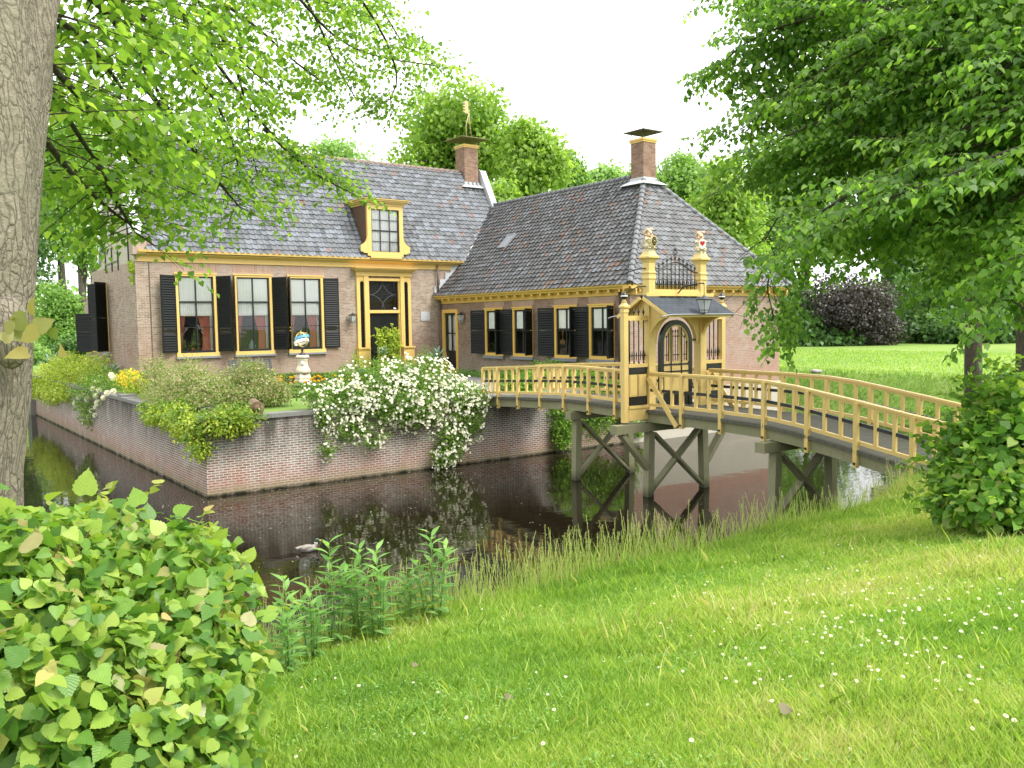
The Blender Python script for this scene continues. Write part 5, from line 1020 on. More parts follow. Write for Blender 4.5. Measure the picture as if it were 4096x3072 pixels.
bgt(3120, 1210, 84, 130, 160, LF_BG3, 'dark_tree', 'low dark tree touching the right wall of the wing', 6500, .36, seed=18)
bgt(3540, 1260, 86, 150, 130, LF_BG3, 'dark_tree', 'low dark tree under the branches right of the copper beech', 5500, .36, seed=19)
bgt(3760, 1250, 84, 160, 130, LF_BG3, 'dark_tree', 'low dark tree with a pale bare stem at the meadow edge', 5500, .36, seed=20)
bgt(4000, 1250, 84, 170, 130, LF_BG3, 'dark_tree', 'low dark tree between the two near lime trunks', 5500, .36, seed=21)
bgt(230, 700, 74, 220, 400, LF_BG2, 'tree', 'tall green tree left of the gable behind the near lime', 8500, .36, seed=22, limbs=10)  # crown heightened unseen behind the near lime, to darken the moat's reflection
bgt(350, 640, 80, 120, 200, LF_BG, 'tree', 'light green tree touching the left side of the gable', 5000, .36, seed=23)
bgt(40, 850, 70, 200, 560, LF_BG3, 'dark_tree', 'dark tree hidden mostly by the big lime trunk', 9000, .38, seed=24)  # likewise made taller out of sight, for a darker reflection in the moat
bgt(235, 1270, 63, 125, 165, LF_BG2, 'round_shrub', 'large rounded green shrub beyond the left end of the moat', 7500, .24, seed=25, cat='shrub')
bgt(130, 1430, 59, 110, 60, LF_BG2, 'low_shrub', 'low broad leaved shrub behind the agave', 3500, .22, seed=26, cat='shrub', lumps=10)
bgt(310, 1390, 58, 90, 60, LF_BG3, 'low_shrub', 'dark clipped shrub beside the rendered base of the gable', 3500, .20, seed=27, cat='shrub', lumps=10)
bgt(330, 1000, 66, 60, 130, LF_BG2, 'tree', 'bare stemmed tree in the gap left of the gable', 1800, .26, seed=28, limbs=8)
c, dd, nn = blob_leaves([(*at(x, 1350, 80 - 3 * math.sin(x * .01)).xy, 2.6 if 3260 < x < 3580 else 3.4, 3.6, 3.0, 1.0 if 3260 < x < 3580 else 1.9) for x in range(3040, 4400, 60)] + [(*at(x + 25, 1330, 81).xy, 5 + 2.2 * math.sin(x * .037), 2.2, 2.0, 1.8) for x in range(3040, 4400, 95) if not 3240 < x < 3600], 32000, .6, .7, .6, .7)
u_ = leaves('undergrowth', c, dd, nn, .36 * rng.uniform(.6, 1.4, len(c)), DIAM, LF_BG3); tag(u_, 'dark undergrowth along the far edge of the meadow', 'undergrowth', kind='stuff')
# far wood closing the horizon
E = []
for a in np.arange(-1.5, 2.2, .035): E.append((math.sin(a) * 170, math.cos(a) * 170, 7 + 3 * math.sin(a * 23), 7, 7, 8 + 2.5 * math.sin(a * 37)))
c, dd, nn = blob_leaves(E, 42000, .5, .7, .6, .6); fo = leaves('far_wood', c, dd, nn, 1.1, DIAM, LF_BG2); tag(fo, 'continuous far wood closing the horizon', 'wood', kind='stuff')
# ------------------------------------------------------------------ shrubs of the island
def shrub(name, label, ells, n, leaf, mat_, shape=OVAL, cat='shrub', group=None, per=1, cl=.1, shell=.6, up=.5, jit=.6, stems=True, twig=BARKD):
    E = np.array(ells, float); loc = (float(E[0, 0]), float(E[0, 1]), IZ)
    t = thing(name, label, cat, loc, group); c, dd, nn = blob_leaves(ells, n, shell, up, .8, jit, cl, per)
    leaves('foliage', c, dd, nn, leaf * rng.uniform(.7, 1.3, len(c)), shape, mat_, t)
    if stems:
        mb = MB(); b0 = Vector(loc)
        for e in ells[:5]:
            for k in range(3):
                q = Vector(e[:3]) + Vector((random.uniform(-.5, .5) * e[3], random.uniform(-.5, .5) * e[4], random.uniform(-.3, .5) * e[5])); mb.tube([b0, b0.lerp(q, .5) + Vector((0, 0, .25)), q], [.025, .018, .008], 5)
        obj('stem', mb, twig, t)
    return t
def sprigs(ells, n, L=.35, per=9, up=.7):     # arching sprays that break the outline
    E = np.array(ells, float); k = rng.integers(0, len(E), n); d = rnd(n); d[:, 2] = np.abs(d[:, 2]) * .8; p = E[k, :3] + d * E[k, 3:6] * .9
    D0 = unit(d + np.array([0, 0, up]) * .6 + rng.normal(size=(n, 3)) * .3); c = []; dd = []; nn = []
    for j in range(per):
        t = (j + 1) / per; q = p + D0 * L * t + np.array([0, 0, -.35 * L]) * t * t; side = unit(np.cross(D0, rnd(n))); c.append(q); dd.append(unit(side * .8 + D0 * .5)); nn.append(unit(np.array([0, 0, 1.]) + rng.normal(size=(n, 3)) * .5))
    return np.concatenate(c), np.concatenate(dd), np.concatenate(nn)
def add_sprigs(t, ells, n, leaf, mat_, shape=OVAL, L=.35, per=9):
    c, dd, nn = sprigs(ells, n, L, per); leaves('foliage_spray', c, dd, nn, leaf * rng.uniform(.7, 1.2, len(c)), shape, mat_, t)
e = [(7.9, 41, 2.65, .9, 2.3, .7), (7.5, 44.5, 2.5, 1.0, 2.6, .9), (7.2, 47.8, 2.1, .8, 2.0, .75), (6.9, 46, 1.5, .45, 2.6, .6), (6.85, 49.5, 1.5, .4, 1.4, .5), (6.9, 42.5, 1.6, .4, 1.2, .4)]
t = shrub('golden_shrub', 'golden green shrub spilling over the far part of the left moat wall', e, 9000, .10, LF_YEL, per=4, cl=.12); add_sprigs(t, e, 260, .10, LF_YEL, L=.5)
e = [(7.5, 37.4, 2.3, .7, 1.5, .7), (7.1, 38.8, 1.7, .5, 1.5, .7), (6.95, 37.6, 1.1, .3, 1.0, .55), (7.3, 36.0, 2.1, .5, 1.2, .55)]
t = shrub('rose_bush', 'sparse rose bush with big white blooms on the left moat wall', e, 5200, .07, LF_ROSE, per=4, cl=.1); add_sprigs(t, e, 160, .07, LF_ROSE, L=.4)
def bloom(P, r, nrm, parent, mat_=None):
    P = np.array(P); mb = []; c = []; d = []; nn = []; nrm = np.array(nrm) / np.linalg.norm(nrm)
    a = np.cross(nrm, [0, 0, 1.01]); a /= np.linalg.norm(a); b = np.cross(nrm, a)
    for ring_, (m_, tilt, s_) in enumerate(((6, .25, 1), (5, .7, .8), (4, 1.3, .55))):
        for k in range(m_):
            th = 2 * math.pi * (k + .4 * ring_) / m_; o = a * math.cos(th) + b * math.sin(th); dr_ = o + nrm * tilt; c.append(P + nrm * .1 * r * ring_); d.append(dr_); nn.append(nrm - o * tilt)
    sh = [(0, 0), (.45, .35), (.5, .8), (0, 1.05), (-.5, .8), (-.45, .35)]
    return leaves('blossom', c, d, nn, r, sh, mat_ or PETAL, parent, .2, -.2)
for (x, y) in ((640, 280), (655, 300), (530, 330), (505, 380), (548, 390), (655, 400), (528, 435), (582, 447), (400, 445), (420, 430), (440, 432), (465, 458), (376, 488), (497, 543), (520, 575), (445, 625), (415, 535), (472, 580), (610, 412), (540, 483), (525, 515)):
    a = Vector((100 + x * .5425, 1350 + y * .5425)); q = onx(a.x, a.y, 6.95 if y > 350 else 7.3)
    bloom(q, random.uniform(.10, .16), (-.5, -.8, .4), t)
e = [(7.8, 33.2, 2.5, .5, 1.2, .45), (7.7, 34.3, 2.6, .4, .8, .4)]
t = shrub('yellow_flower_bush', 'small bush covered in yellow flowers beside the grey wall step', e, 2600, .07, LF_YEL, per=3, cl=.08)
c, dd, nn = blob_leaves([(7.65, 33.3, 2.72, .5, 1.0, .3)], 420, .4); leaves('yellow_flowers', c, dd, nn, .075, DIAM, PETALY, t, kind='stuff')
e = [(8.0, 30.2, 2.65, .8, 1.7, .6), (8.2, 27.6, 2.65, .9, 1.3, .52), (7.9, 25.6, 2.6, .8, 1.1, .55), (8.9, 26.2, 2.6, .7, 1.0, .6), (7.3, 28.0, 2.25, .35, 2.0, .35), (7.8, 31.0, 3.1, .35, .6, .4), (8.4, 28.6, 3.05, .45, .5, .42), (7.6, 26.4, 3.0, .35, .4, .36)]
t = shrub('faded_shrub', 'large brownish green faded shrub behind the corner of the moat wall', e, 11000, .075, LF_BRN, per=4, cl=.10); add_sprigs(t, e, 420, .07, LF_BRN, LANCE, .5, 12)
e = [(9.4, 25.4, 2.75, .55, .7, .6), (8.9, 24.9, 2.5, .5, .5, .35), (9.8, 25.1, 2.45, .5, .6, .35), (9.2, 25.8, 3.1, .38, .45, .38)]
t = shrub('faded_shrub', 'brownish green faded shrub arching over the brown tube', e, 5200, .07, LF_BRN, per=4, cl=.09); add_sprigs(t, e, 300, .065, LF_BRN, LANCE, .45, 12)
e = [(7.0, 25.2, 1.95, .42, 1.3, .38), (6.9, 23.9, 1.8, .42, .9, .38), (7.5, 22.85, 1.95, .6, .35, .38), (6.9, 23.1, 1.35, .25, .4, .35), (7.9, 22.8, 2.0, .35, .3, .3), (6.85, 27.0, 1.9, .3, 1.0, .28)]
t = shrub('bright_trailing_shrub', 'fresh green shrub trailing over the nearest corner of the moat wall', e, 7500, .085, LF_YEL, per=4, cl=.09); add_sprigs(t, e, 300, .085, LF_BOX, L=.42)
e = [(12.2, 23.6, 2.75, 1.5, .9, .72), (13.7, 23.5, 2.72, 1.4, .95, .80), (13.2, 23.0, 2.2, 1.3, .75, .75), (13.3, 22.85, 1.75, .9, .45, .5), (14.7, 23.2, 2.1, .95, .8, .75), (11.1, 23.3, 2.3, .9, .7, .5), (12.6, 22.95, 2.0, 1.5, .45, .55), (15.2, 22.8, 1.45, .62, .40, .75), (14.4, 22.75, .85, .62, .35, .72), (14.2, 22.7, .30, .38, .28, .35), (11.1, 22.85, 1.45, .45, .28, .42), (11.75, 22.8, 1.1, .40, .25, .28), (15.5, 22.8, 2.1, .4, .35, .4), (10.3, 22.85, 1.9, .2, .3, .5), (10.35, 22.85, .95, .12, .18, .25), (10.1, 23.2, 2.55, .35, .4, .2)]
t = shrub('white_rambling_rose', 'huge white rambling rose tumbling over the moat wall left of the bridge', e, 34000, .062, LF_ROSE, per=5, cl=.09, cat='rose bush', shell=.7); add_sprigs(t, e, 420, .06, LF_ROSE, L=.4)
sh = [(0, 0), (.5, .3), (.5, .8), (0, 1.05), (-.5, .8), (-.5, .3)]
c0, d0, n0 = blob_leaves(e, 2300, .10, .35, 1, .15); keep = c0[:, 1] < 23.4; c0 = c0[keep]; n0 = n0[keep]
rep = rng.integers(1, 4, len(c0)); print('rose', len(c0)); c0 = np.repeat(c0, rep, 0); n0 = np.repeat(n0, rep, 0); c0 = c0 + n0 * .05 + rng.normal(size=c0.shape) * .055
c = []; dd = []; nn = []
n0 = unit(n0 + np.array([-.35, -.6, .2]))
for k in range(7):
    a_ = unit(np.cross(n0, np.array([0, .1, 1.]))); b_ = np.cross(n0, a_); th = 2 * math.pi * k / 6; o = a_ * math.cos(th) + b_ * math.sin(th) if k < 6 else n0 + .3 * a_; c.append(c0); dd.append(unit(o + n0 * .35)); nn.append(unit(n0 - o * .3) if k < 6 else a_)
leaves('blossoms', np.concatenate(c), np.concatenate(dd), np.concatenate(nn), np.tile(rng.uniform(.032, .052, len(c0)), 7), sh, PETAL, t, .2, -.2, kind='stuff')
mb = MB()
for k in range(26): x = random.uniform(11, 13.6); z = random.uniform(.6, 1.7); mb.tube([(x, 22.86, z), (x + random.uniform(-.3, .3), 22.8, z - .15), (x + random.uniform(-.5, .5), 22.78, z - random.uniform(.0, .3))], .006, 4)
obj('dry_stem', mb, paint('dry_twig', (.24, .18, .11), .9), t)
# ivy and leaves under the bridge, right of the abutment
e = [(19.2, 22.8, 1.2, .7, .3, .9), (20.6, 22.9, 1.3, 1.0, .35, .95), (22.0, 22.9, 1.3, .7, .3, .8), (19.0, 22.7, .5, .4, .25, .4), (21.4, 22.9, 2.0, 1.0, .4, .4), (22.6, 22.6, .6, .3, .2, .4)]
shrub('climbing_shrub', 'glossy green climbing shrub on the moat wall under the bridge', e, 9000, .09, LF_LIME, per=4, cl=.1, stems=False)
# garden plants by the house
e = [(21.6, 26.6, 2.45, .5, 1.6, .55), (21.5, 24.4, 2.45, .6, 1.0, .5), (21.6, 28.8, 2.3, .4, 1.0, .35)]
shrub('bright_bush', 'bright green rounded bush under the wing windows behind the bridge railing', e, 6500, .08, LF_BRIGHT, per=3, cl=.06)
e = [(22.0, 31.5, 2.2, .35, 1.8, .22), (22.0, 33.4, 2.2, .3, .8, .2)]
shrub('lavender_strip', 'low green lavender strip at the foot of the wing wall', e, 4200, .09, LF_HERB, LANCE, 'lavender', up=1.2)
e = [(16.1, 24.3, 2.25, .5, .42, .28)]
shrub('lavender_cushion', 'small round lavender cushion left of the bridge end', e, 2200, .09, LF_HERB, LANCE, 'lavender', up=1.4, stems=False)
e = [(18.2, 24.6, 2.3, .5, .5, .3), (19.3, 24.6, 2.35, 1.0, .6, .4), (20.6, 24.0, 2.35, .8, .6, .42)]
shrub('green_bush', 'green leafy bush seen through the railing on the garden side of the bridge', e, 5200, .085, LF_LIME, per=3, cl=.08)
for (px, top, w_, lab) in ((1525, 1325, .22, 'leafy climber in front of the left half of the front door'), (1572, 1312, .36, 'leafy climber in front of the right half of the front door')):
    q = ony(px, 1400, 35.0); z1 = ony(px, top, 35.0).z; z0 = IZ
    e = [(q.x, 35.0, z1 - .35, w_, .2, .38), (q.x + .05, 35.0, z1 - .8, w_ * 1.1, .2, .4), (q.x, 35, z1 - 1.3, w_ * .9, .2, .4), (q.x, 35, 2.6, w_, .25, .4)]
    t = shrub('leafy_shrub', lab, e, 1100, .10, LF_YEL, OVAL, up=.2); add_sprigs(t, e[:2], 14, .10, LF_YEL, L=.4)
q = ony(1700, 1385, 34.6); e = [(q.x, 34.6, 2.9, .45, .4, .7), (q.x + .3, 34.6, 2.6, .4, .3, .5)]
shrub('feathery_bush', 'light feathery bush beside the rain pipe', e, 2600, .07, LF_PALE, LANCE, shell=1)
q = ony(1420, 1380, 34.4); e = [(q.x, 34.4, 3.0, .25, .25, .6)]
shrub('feathery_bush', 'thin feathery bush left of the door surround', e, 420, .08, LF_YEL, LANCE, shell=1)
def agave(P, s, label):
    P = np.array(P); t = thing('agave', label, 'agave', tuple(P - [0, 0, .0]), 'agaves in the garden'); c = []; d = []; nn = []
    for k in range(18): a = k * 2.4; el = .35 + 1.0 * (k / 18); o = np.array([math.cos(a) * math.cos(el), math.sin(a) * math.cos(el), math.sin(el)]); c.append(P + [0, 0, .0]); d.append(o); nn.append([0, 0, 1] + rng.normal(size=3) * .1 - o * .3)
    leaves('agave_leaves', c, d, nn, s * rng.uniform(.85, 1.1, 18), [(-.05, 0), (.05, 0), (.085, .4), (.06, .75), (0, 1.0), (-.06, .75), (-.085, .4)], LF_AGAVE, t, .8, .12)
    return t
agave((7.6, 49.8, 2.55), .9, 'grey green agave in a stone trough at the far end of the left wall'); mb = MB(); mb.box(7.15, 49.3, 2.2, 8.15, 50.3, 2.6); tag(obj('stone_trough', mb, COPING2), 'stone trough holding the agave on the far wall', 'trough')
agave((8.1, 38.8, 2.6), .62, 'grey green agave against the gable wall'); agave(tuple(ony(1750, 1440, 33.4)), .75, 'grey green agave near the rain pipe at the inner corner'); agave(tuple(ony(1535, 1420, 34.2)), .5, 'small grey green agave before the front door')
for i, p_ in enumerate(((8.1, 38.8), )): mb = MB(); mb.lathe((p_[0], p_[1], 0), [(.14, 2.08), (.2, 2.5), (.22, 2.62), (.19, 2.62)], 14); tag(obj('plant_pot', mb, CLAY), 'clay pot holding the agave against the gable wall', 'pot')
vp = thing('potted_plant', 'small potted plant standing inside the left window', 'potted plant', (10.72, 36.36, 3.46)); mb = MB(); mb.lathe((10.72, 36.36, 3.46), [(.06, 0), (.085, .16), (.095, .18), (.07, .18)], 14); obj('pot', mb, CLAY, vp); n_ = 26; d = rnd(n_); d[:, 2] = abs(d[:, 2]) + .5; leaves('plant_leaves', np.array([[10.72, 36.36, 3.64]] * n_) + d * .05, d, rnd(n_) + [0, 0, .5], rng.uniform(.15, .32, n_), LANCE, LF_HERB, vp)
# round box hedge and flower bed
hd = thing('box_hedge', 'clipped low box hedge ringing the round flower bed', 'hedge', (PX, PY, IZ)); mb = MB(); N_ = 64
for k in range(N_):
    for (ra, za, rb, zb) in ((3.25, IZ, 3.25, 2.50), (3.25, 2.50, 3.8, 2.50), (3.8, 2.50, 3.8, IZ)):
        t0, t1 = 2 * math.pi * k / N_, 2 * math.pi * (k + 1) / N_; P_ = lambda r, t, z: (PX + r * math.cos(t), PY + r * math.sin(t), z); mb.face([P_(ra, t0, za), P_(ra, t1, za), P_(rb, t1, zb), P_(rb, t0, zb)])
obj('hedge_core', mb, paint('hedge_core', (.035, .07, .015), .9), hd)
n_ = 16000; th = rng.random(n_) * 2 * math.pi; wh = rng.random(n_); r_ = np.where(wh < .4, 3.22, np.where(wh < .7, 3.83, rng.uniform(3.22, 3.83, n_))); z_ = np.where(wh < .7, rng.uniform(IZ, 2.5, n_), 2.51) + rng.normal(0, .012, n_); on = np.stack([np.cos(th), np.sin(th), 0 * th], 1)
c = np.stack([PX + r_ * np.cos(th), PY + r_ * np.sin(th), z_], 1); nn = np.where((wh < .4)[:, None], -on, np.where((wh < .7)[:, None], on, np.array([0, 0, 1.]))) + rng.normal(size=(n_, 3)) * .4; leaves('hedge_leaves', c, rnd(n_), nn, .05, OVAL, LF_BOX, hd)
mb = MB(); mb.face([(PX + 2.2 * math.cos(2 * math.pi * k / 40), PY + 2.2 * math.sin(2 * math.pi * k / 40), IZ + .05) for k in range(40)]); tag(obj('flower_bed', mb, SOIL), kind='structure')
n_ = 5200; th = rng.random(n_) * 2 * math.pi; r_ = np.sqrt(rng.uniform(.15, 1, n_)) * 2.1; c = np.stack([PX + r_ * np.cos(th), PY + r_ * np.sin(th), IZ + rng.uniform(.08, .34, n_)], 1)
bp_ = leaves('bedding_plants', c, rnd(n_), rnd(n_) + [0, 0, .8], .07, OVAL, leafmat('dark_bedding_leaf', [(0, (.02, .03, .012)), (1, (.07, .07, .03))], .2)); tag(bp_, 'dark leaved bedding plants round the pedestal', 'bedding plants', kind='stuff')
fl = None; th = rng.random(46) * 6.283
src = bloom((0, 0, 0), .065, (-.3, -.5, .8), None, PETALY); src.name = 'pansy'; me_ = src.data
bpy.data.objects.remove(src)
for k in range(46):
    r_ = random.uniform(.7, 2.0); o = bpy.data.objects.new('pansy', me_); COL.objects.link(o); o.location = (PX + r_ * math.cos(th[k]), PY + r_ * math.sin(th[k]), IZ + random.uniform(.33, .42)); o.rotation_euler = (0, 0, random.uniform(-.5, .5)); tag(o, 'yellow pansy in the round bed at the foot of the pedestal', 'pansy', 'yellow pansies round the pedestal')
# tuft growing on the gable
e = [(8.46, 36.2, 6.9, .08, .3, .3), (8.46, 36.3, 6.4, .05, .15, .15)]
shrub('wall_plant', 'small yellow green plant growing from the gable corner', e, 260, .09, LF_YEL, stems=False)
# ------------------------------------------------------------------ the two near limes
def polyl(pts, st):
    P = [Vector(p) for p in pts]; out = []
    for a, b in zip(P[:-1], P[1:]):
        n_ = max(1, int((b - a).length / st)); out += [a.lerp(b, i / n_) for i in range(n_)]
    return out + [P[-1]]
def smooth(pts, it=2):
    P = [Vector(p) for p in pts]
    for _ in range(it):
        Q_ = [P[0]]
        for a, b in zip(P[:-1], P[1:]): Q_ += [a.lerp(b, .25), a.lerp(b, .75)]
        P = Q_ + [P[-1]]
    return P
def canopy(limbs, leafsz, sec_st=.35, sec_len=(.7, 1.5), droop=.35, tw_st=.16, tw_len=(.22, .5), gap=.055, lat=1.0, seed=0, start=0.0):
    """limb > side branches > twigs with alternating drooping leaves; returns leaf arrays and the branch mesh"""
    rs = random.Random(seed); C_ = []; D_ = []; N_ = []; mb = MB(); UPZ = Vector((0, 0, 1))
    for L in limbs:
        L = smooth(L, 2); n0 = len(L); mb.tube(L, [.024 * (1 - .85 * i / n0) + .003 for i in range(n0)], 6)
        pts = polyl(L, sec_st); m_ = len(pts)
        for i, p in enumerate(pts):
            if i / m_ < start: continue
            d = (pts[min(i + 1, m_ - 1)] - pts[max(i - 1, 0)]).normalized(); f = i / m_
            for sgn in (-1, 1):
                side = d.cross(UPZ).normalized() * sgn; ang = rs.uniform(.4, 1.2); dr_ = (d * math.cos(ang) + side * math.sin(ang) * lat + UPZ * rs.uniform(-.35, .45)).normalized(); ln = rs.uniform(*sec_len) * (1.1 - .5 * f)
                sp = []; q = p.copy(); v = dr_.copy(); k_ = max(3, int(ln / .16))
                for k in range(k_ + 1): sp.append(q.copy()); q = q + v * (ln / k_); v = (v + Vector((rs.uniform(-.12, .12), rs.uniform(-.12, .12), -droop / k_ * 1.2))).normalized()
                mb.tube(sp, [.0048 * (1 - .8 * k / k_) + .0012 for k in range(k_ + 1)], 3, False)
                tp = polyl(sp[1:], tw_st)
                for j, a in enumerate(tp):
                    dd = (tp[min(j + 1, len(tp) - 1)] - tp[max(j - 1, 0)]); dd = dd.normalized() if dd.length > 1e-6 else v
                    for s2 in (-1, 1):
                        if rs.random() < .12: continue
                        sd_ = dd.cross(UPZ); sd_ = sd_.normalized() * s2 if sd_.length > .01 else Vector((1, 0, 0)); tv = (dd * rs.uniform(.3, .9) + sd_ * rs.uniform(.5, 1) + UPZ * rs.uniform(-.45, .2)).normalized(); tl = rs.uniform(*tw_len)
                        nl = max(2, int(tl / gap)); q = a.copy(); v2 = tv.copy()
                        for k in range(nl):
                            q = q + v2 * gap; v2 = (v2 + Vector((0, 0, -.035))).normalized(); ls = v2.cross(UPZ); ls = ls.normalized() * (1 if k % 2 else -1) if ls.length > .01 else Vector((0, 1, 0))
                            ld = (v2 * .7 + ls * .8 + UPZ * rs.uniform(-.9, -.1)).normalized(); C_.append(q + ls * .015); D_.append(ld); N_.append((UPZ + Vector((rs.uniform(-.5, .5), rs.uniform(-.5, .5), 0))).normalized())
    n_ = len(C_); return np.array([tuple(v) for v in C_]), np.array([tuple(v) for v in D_]), np.array([tuple(v) for v in N_]), mb
def A(*t): return [at(*q) for q in t]
LT = thing('lime_tree', 'big lime tree with a rough grey trunk standing at the left edge', 'tree', tuple(at(-130, 2300, 4.2)))
tb = [(-240, 2900, 4.2, .36), (-235, 2300, 4.2, .335), (-225, 1900, 4.2, .33), (-185, 1450, 4.2, .33), (-160, 1000, 4.2, .34), (-150, 600, 4.25, .355), (-140, 200, 4.35, .38), (-115, -200, 4.5, .42), (-20, -700, 4.8, .42), (-40, -1500, 5.5, .36), (-60, -3000, 7, .2)]
mb = MB(); pts = [at(*q[:3]) for q in tb]; PP = []; RR = []
for i in range(len(pts) - 1):
    for k in range(6): PP.append(pts[i].lerp(pts[i + 1], k / 6)); RR.append(tb[i][3] + (tb[i + 1][3] - tb[i][3]) * k / 6)
def bumpy_tube(mb, P, r, n=40):
    rows = []; 
    for i, p in enumerate(P):
        rows.append([p + Vector((math.cos(a), math.sin(a), 0)) * r[i] * (1 + .035 * math.sin(a * 5 + i * .22) + .02 * math.sin(a * 11 - i * .5) + .012 * math.sin(a * 23 + i * 1.7)) for a in [2 * math.pi * k / n for k in range(n)]])
    for i in range(len(rows) - 1):
        for k in range(n): mb.face([rows[i][k], rows[i][(k + 1) % n], rows[i + 1][(k + 1) % n], rows[i + 1][k]], None, True)
bumpy_tube(mb, PP, RR); mb.ball(at(40, 1330, 4.0), .09, 12, 8, 1, 1, 1.9); obj('trunk', mb, BARK, LT)
limbs = [A((560, 320, 7.4), (760, 580, 8.8), (900, 760, 9.6), (960, 830, 10)), A((1060, 520, 10.8), (1230, 680, 12), (1380, 760, 12.6)), A((380, 640, 6.8), (460, 800, 7.4), (540, 930, 7.9)), A((60, -250, 4.8), (300, -150, 6), (520, -60, 7.4), (760, 60, 8.8), (960, 240, 10), (1120, 380, 11)), A((60, 0, 4.6), (220, 60, 5.4), (380, 200, 6.4), (520, 400, 7.4), (620, 560, 8.2)), A((60, 200, 4.6), (200, 350, 5.4), (300, 520, 6.2), (380, 640, 6.8), (470, 740, 7.4)), A((60, -300, 4.8), (350, -420, 6), (700, -120, 8), (900, 150, 9.4), (985, 400, 10.3), (1000, 580, 11), (1030, 700, 11.6)),
         A((60, -100, 4.6), (300, -60, 5.4), (470, 90, 6.3), (600, 320, 7.4), (730, 520, 8.4), (850, 700, 9.4)),
         A((100, -400, 5), (800, -400, 8), (1180, -30, 10), (1330, 150, 11.4), (1500, 230, 12.6), (1760, 265, 14)),
         A((100, -500, 5), (1000, -420, 9), (1260, 60, 11.5), (1340, 250, 12.2), (1420, 390, 13)),
         A((40, 350, 4.5), (220, 620, 5.6), (350, 760, 6.8), (440, 840, 7.6), (510, 890, 8)),
         A((100, -200, 4.8), (560, -150, 7), (830, 200, 9), (1060, 520, 10.8), (1220, 640, 12), (1310, 700, 12.6)),
         A((50, 100, 4.5), (260, 320, 5.4), (430, 520, 6.4), (540, 640, 7.3), (640, 730, 8)),
         A((100, -600, 5.2), (1100, -500, 10), (1450, -100, 12.6), (1560, 90, 13.6), (1620, 190, 14.3)),
         A((60, -400, 4.8), (500, -300, 6.5), (760, -60, 8), (1000, 80, 9.6), (1180, 250, 10.8), (1290, 330, 11.8)),
         A((60, -200, 4.7), (400, -40, 6), (640, 120, 7.4), (820, 330, 8.6), (920, 520, 9.6), (960, 700, 10.2)),
         A((100, -500, 5), (1200, -300, 10), (1500, 60, 12), (1600, 300, 13), (1560, 400, 13.2)),
         A((100, -300, 5), (700, -260, 7.5), (1050, -80, 9.5), (1230, -10, 10.6), (1420, 40, 12))]
c, dd, nn, mb = canopy(limbs, .065, .52, (.5, 1.0), .08, .19, (.18, .38), .062, seed=2, start=.14)
_v = c - np.array(EYE); _d = _v @ np.array(FWD); _py = 1536 - FPX * (_v @ np.array(UPV)) / _d; _px = 2048 + FPX * (_v @ np.array(RGT)) / _d; _thin = rng.random(len(c)) < np.clip((_py - 600) / 500, 0, .40) * (_px > 420); c, dd, nn = c[~_thin], dd[~_thin], nn[~_thin]
obj('branches', mb, BARKD, LT); lf = leaves('foliage', c, dd, nn, .058 * rng.uniform(.7, 1.25, len(c)), HEART, LF_LIME, LT)
print('left leaves', len(c))
# the part of its crown over the photographer (seen only in the moat's reflection and as shade)
E = [(4, 13, 11.5, 2.6, 2.2, 1.6), (7, 15, 12, 2.4, 2.2, 1.6), (-3, 11, 9, 3, 3, 2.5), (-2.5, 14, 9.5, 3, 3, 2.5), (1, 15, 12, 3, 2.5, 2)]
c, dd, nn = blob_leaves(E, 6000, .6, .7, .5, .6, .3, 6); 
r_ = np.array([ray(0, 0)]); v_ = c - np.array(EYE); dep = v_ @ np.array(FWD); yy_ = 1536 - FPX * (v_ @ np.array(UPV)) / dep; keep = (dep > 1) & (yy_ < -60) | (dep < 1); c, dd, nn = c[keep], dd[keep], nn[keep]
leaves('upper_foliage', c, dd, nn, .22, DIAM, LF_LIME, LT)
# sprig on the trunk with golden young leaves
n_ = 12; base = at(70, 1330, 3.75); c = np.array([tuple(base)] * n_) + rng.normal(size=(n_, 3)) * [.07, .05, .04]; leaves('young_shoot', c, rnd(n_), rnd(n_) * .5 + np.array([-.4, -.7, .5]), rng.uniform(.05, .095, n_), HEART, leafmat('golden_leaf', [(0, (.15, .22, .04)), (1, (.28, .24, .07))], .4), LT)
leaves('young_shoot', [tuple(at(152, 1325, 3.55))], [tuple(-RGT * .9 - UPV * .4)], [tuple(-FWD + UPV * .3)], .085, HEART, leafmat('gold_leaf', [(0, (.24, .22, .04)), (1, (.28, .25, .05))], .4), LT)
RT = thing('lime_tree', 'dense lime tree at the right edge, its branches hanging down over the bridge end', 'tree', (15.5, 3.0, 1.9))
mb = MB(); bumpy_tube(mb, [Vector((15.5, 3.0, 1.2 + .5 * k)) for k in range(20)], [.36 - .008 * k for k in range(20)], 20); obj('trunk', mb, BARKD, RT)
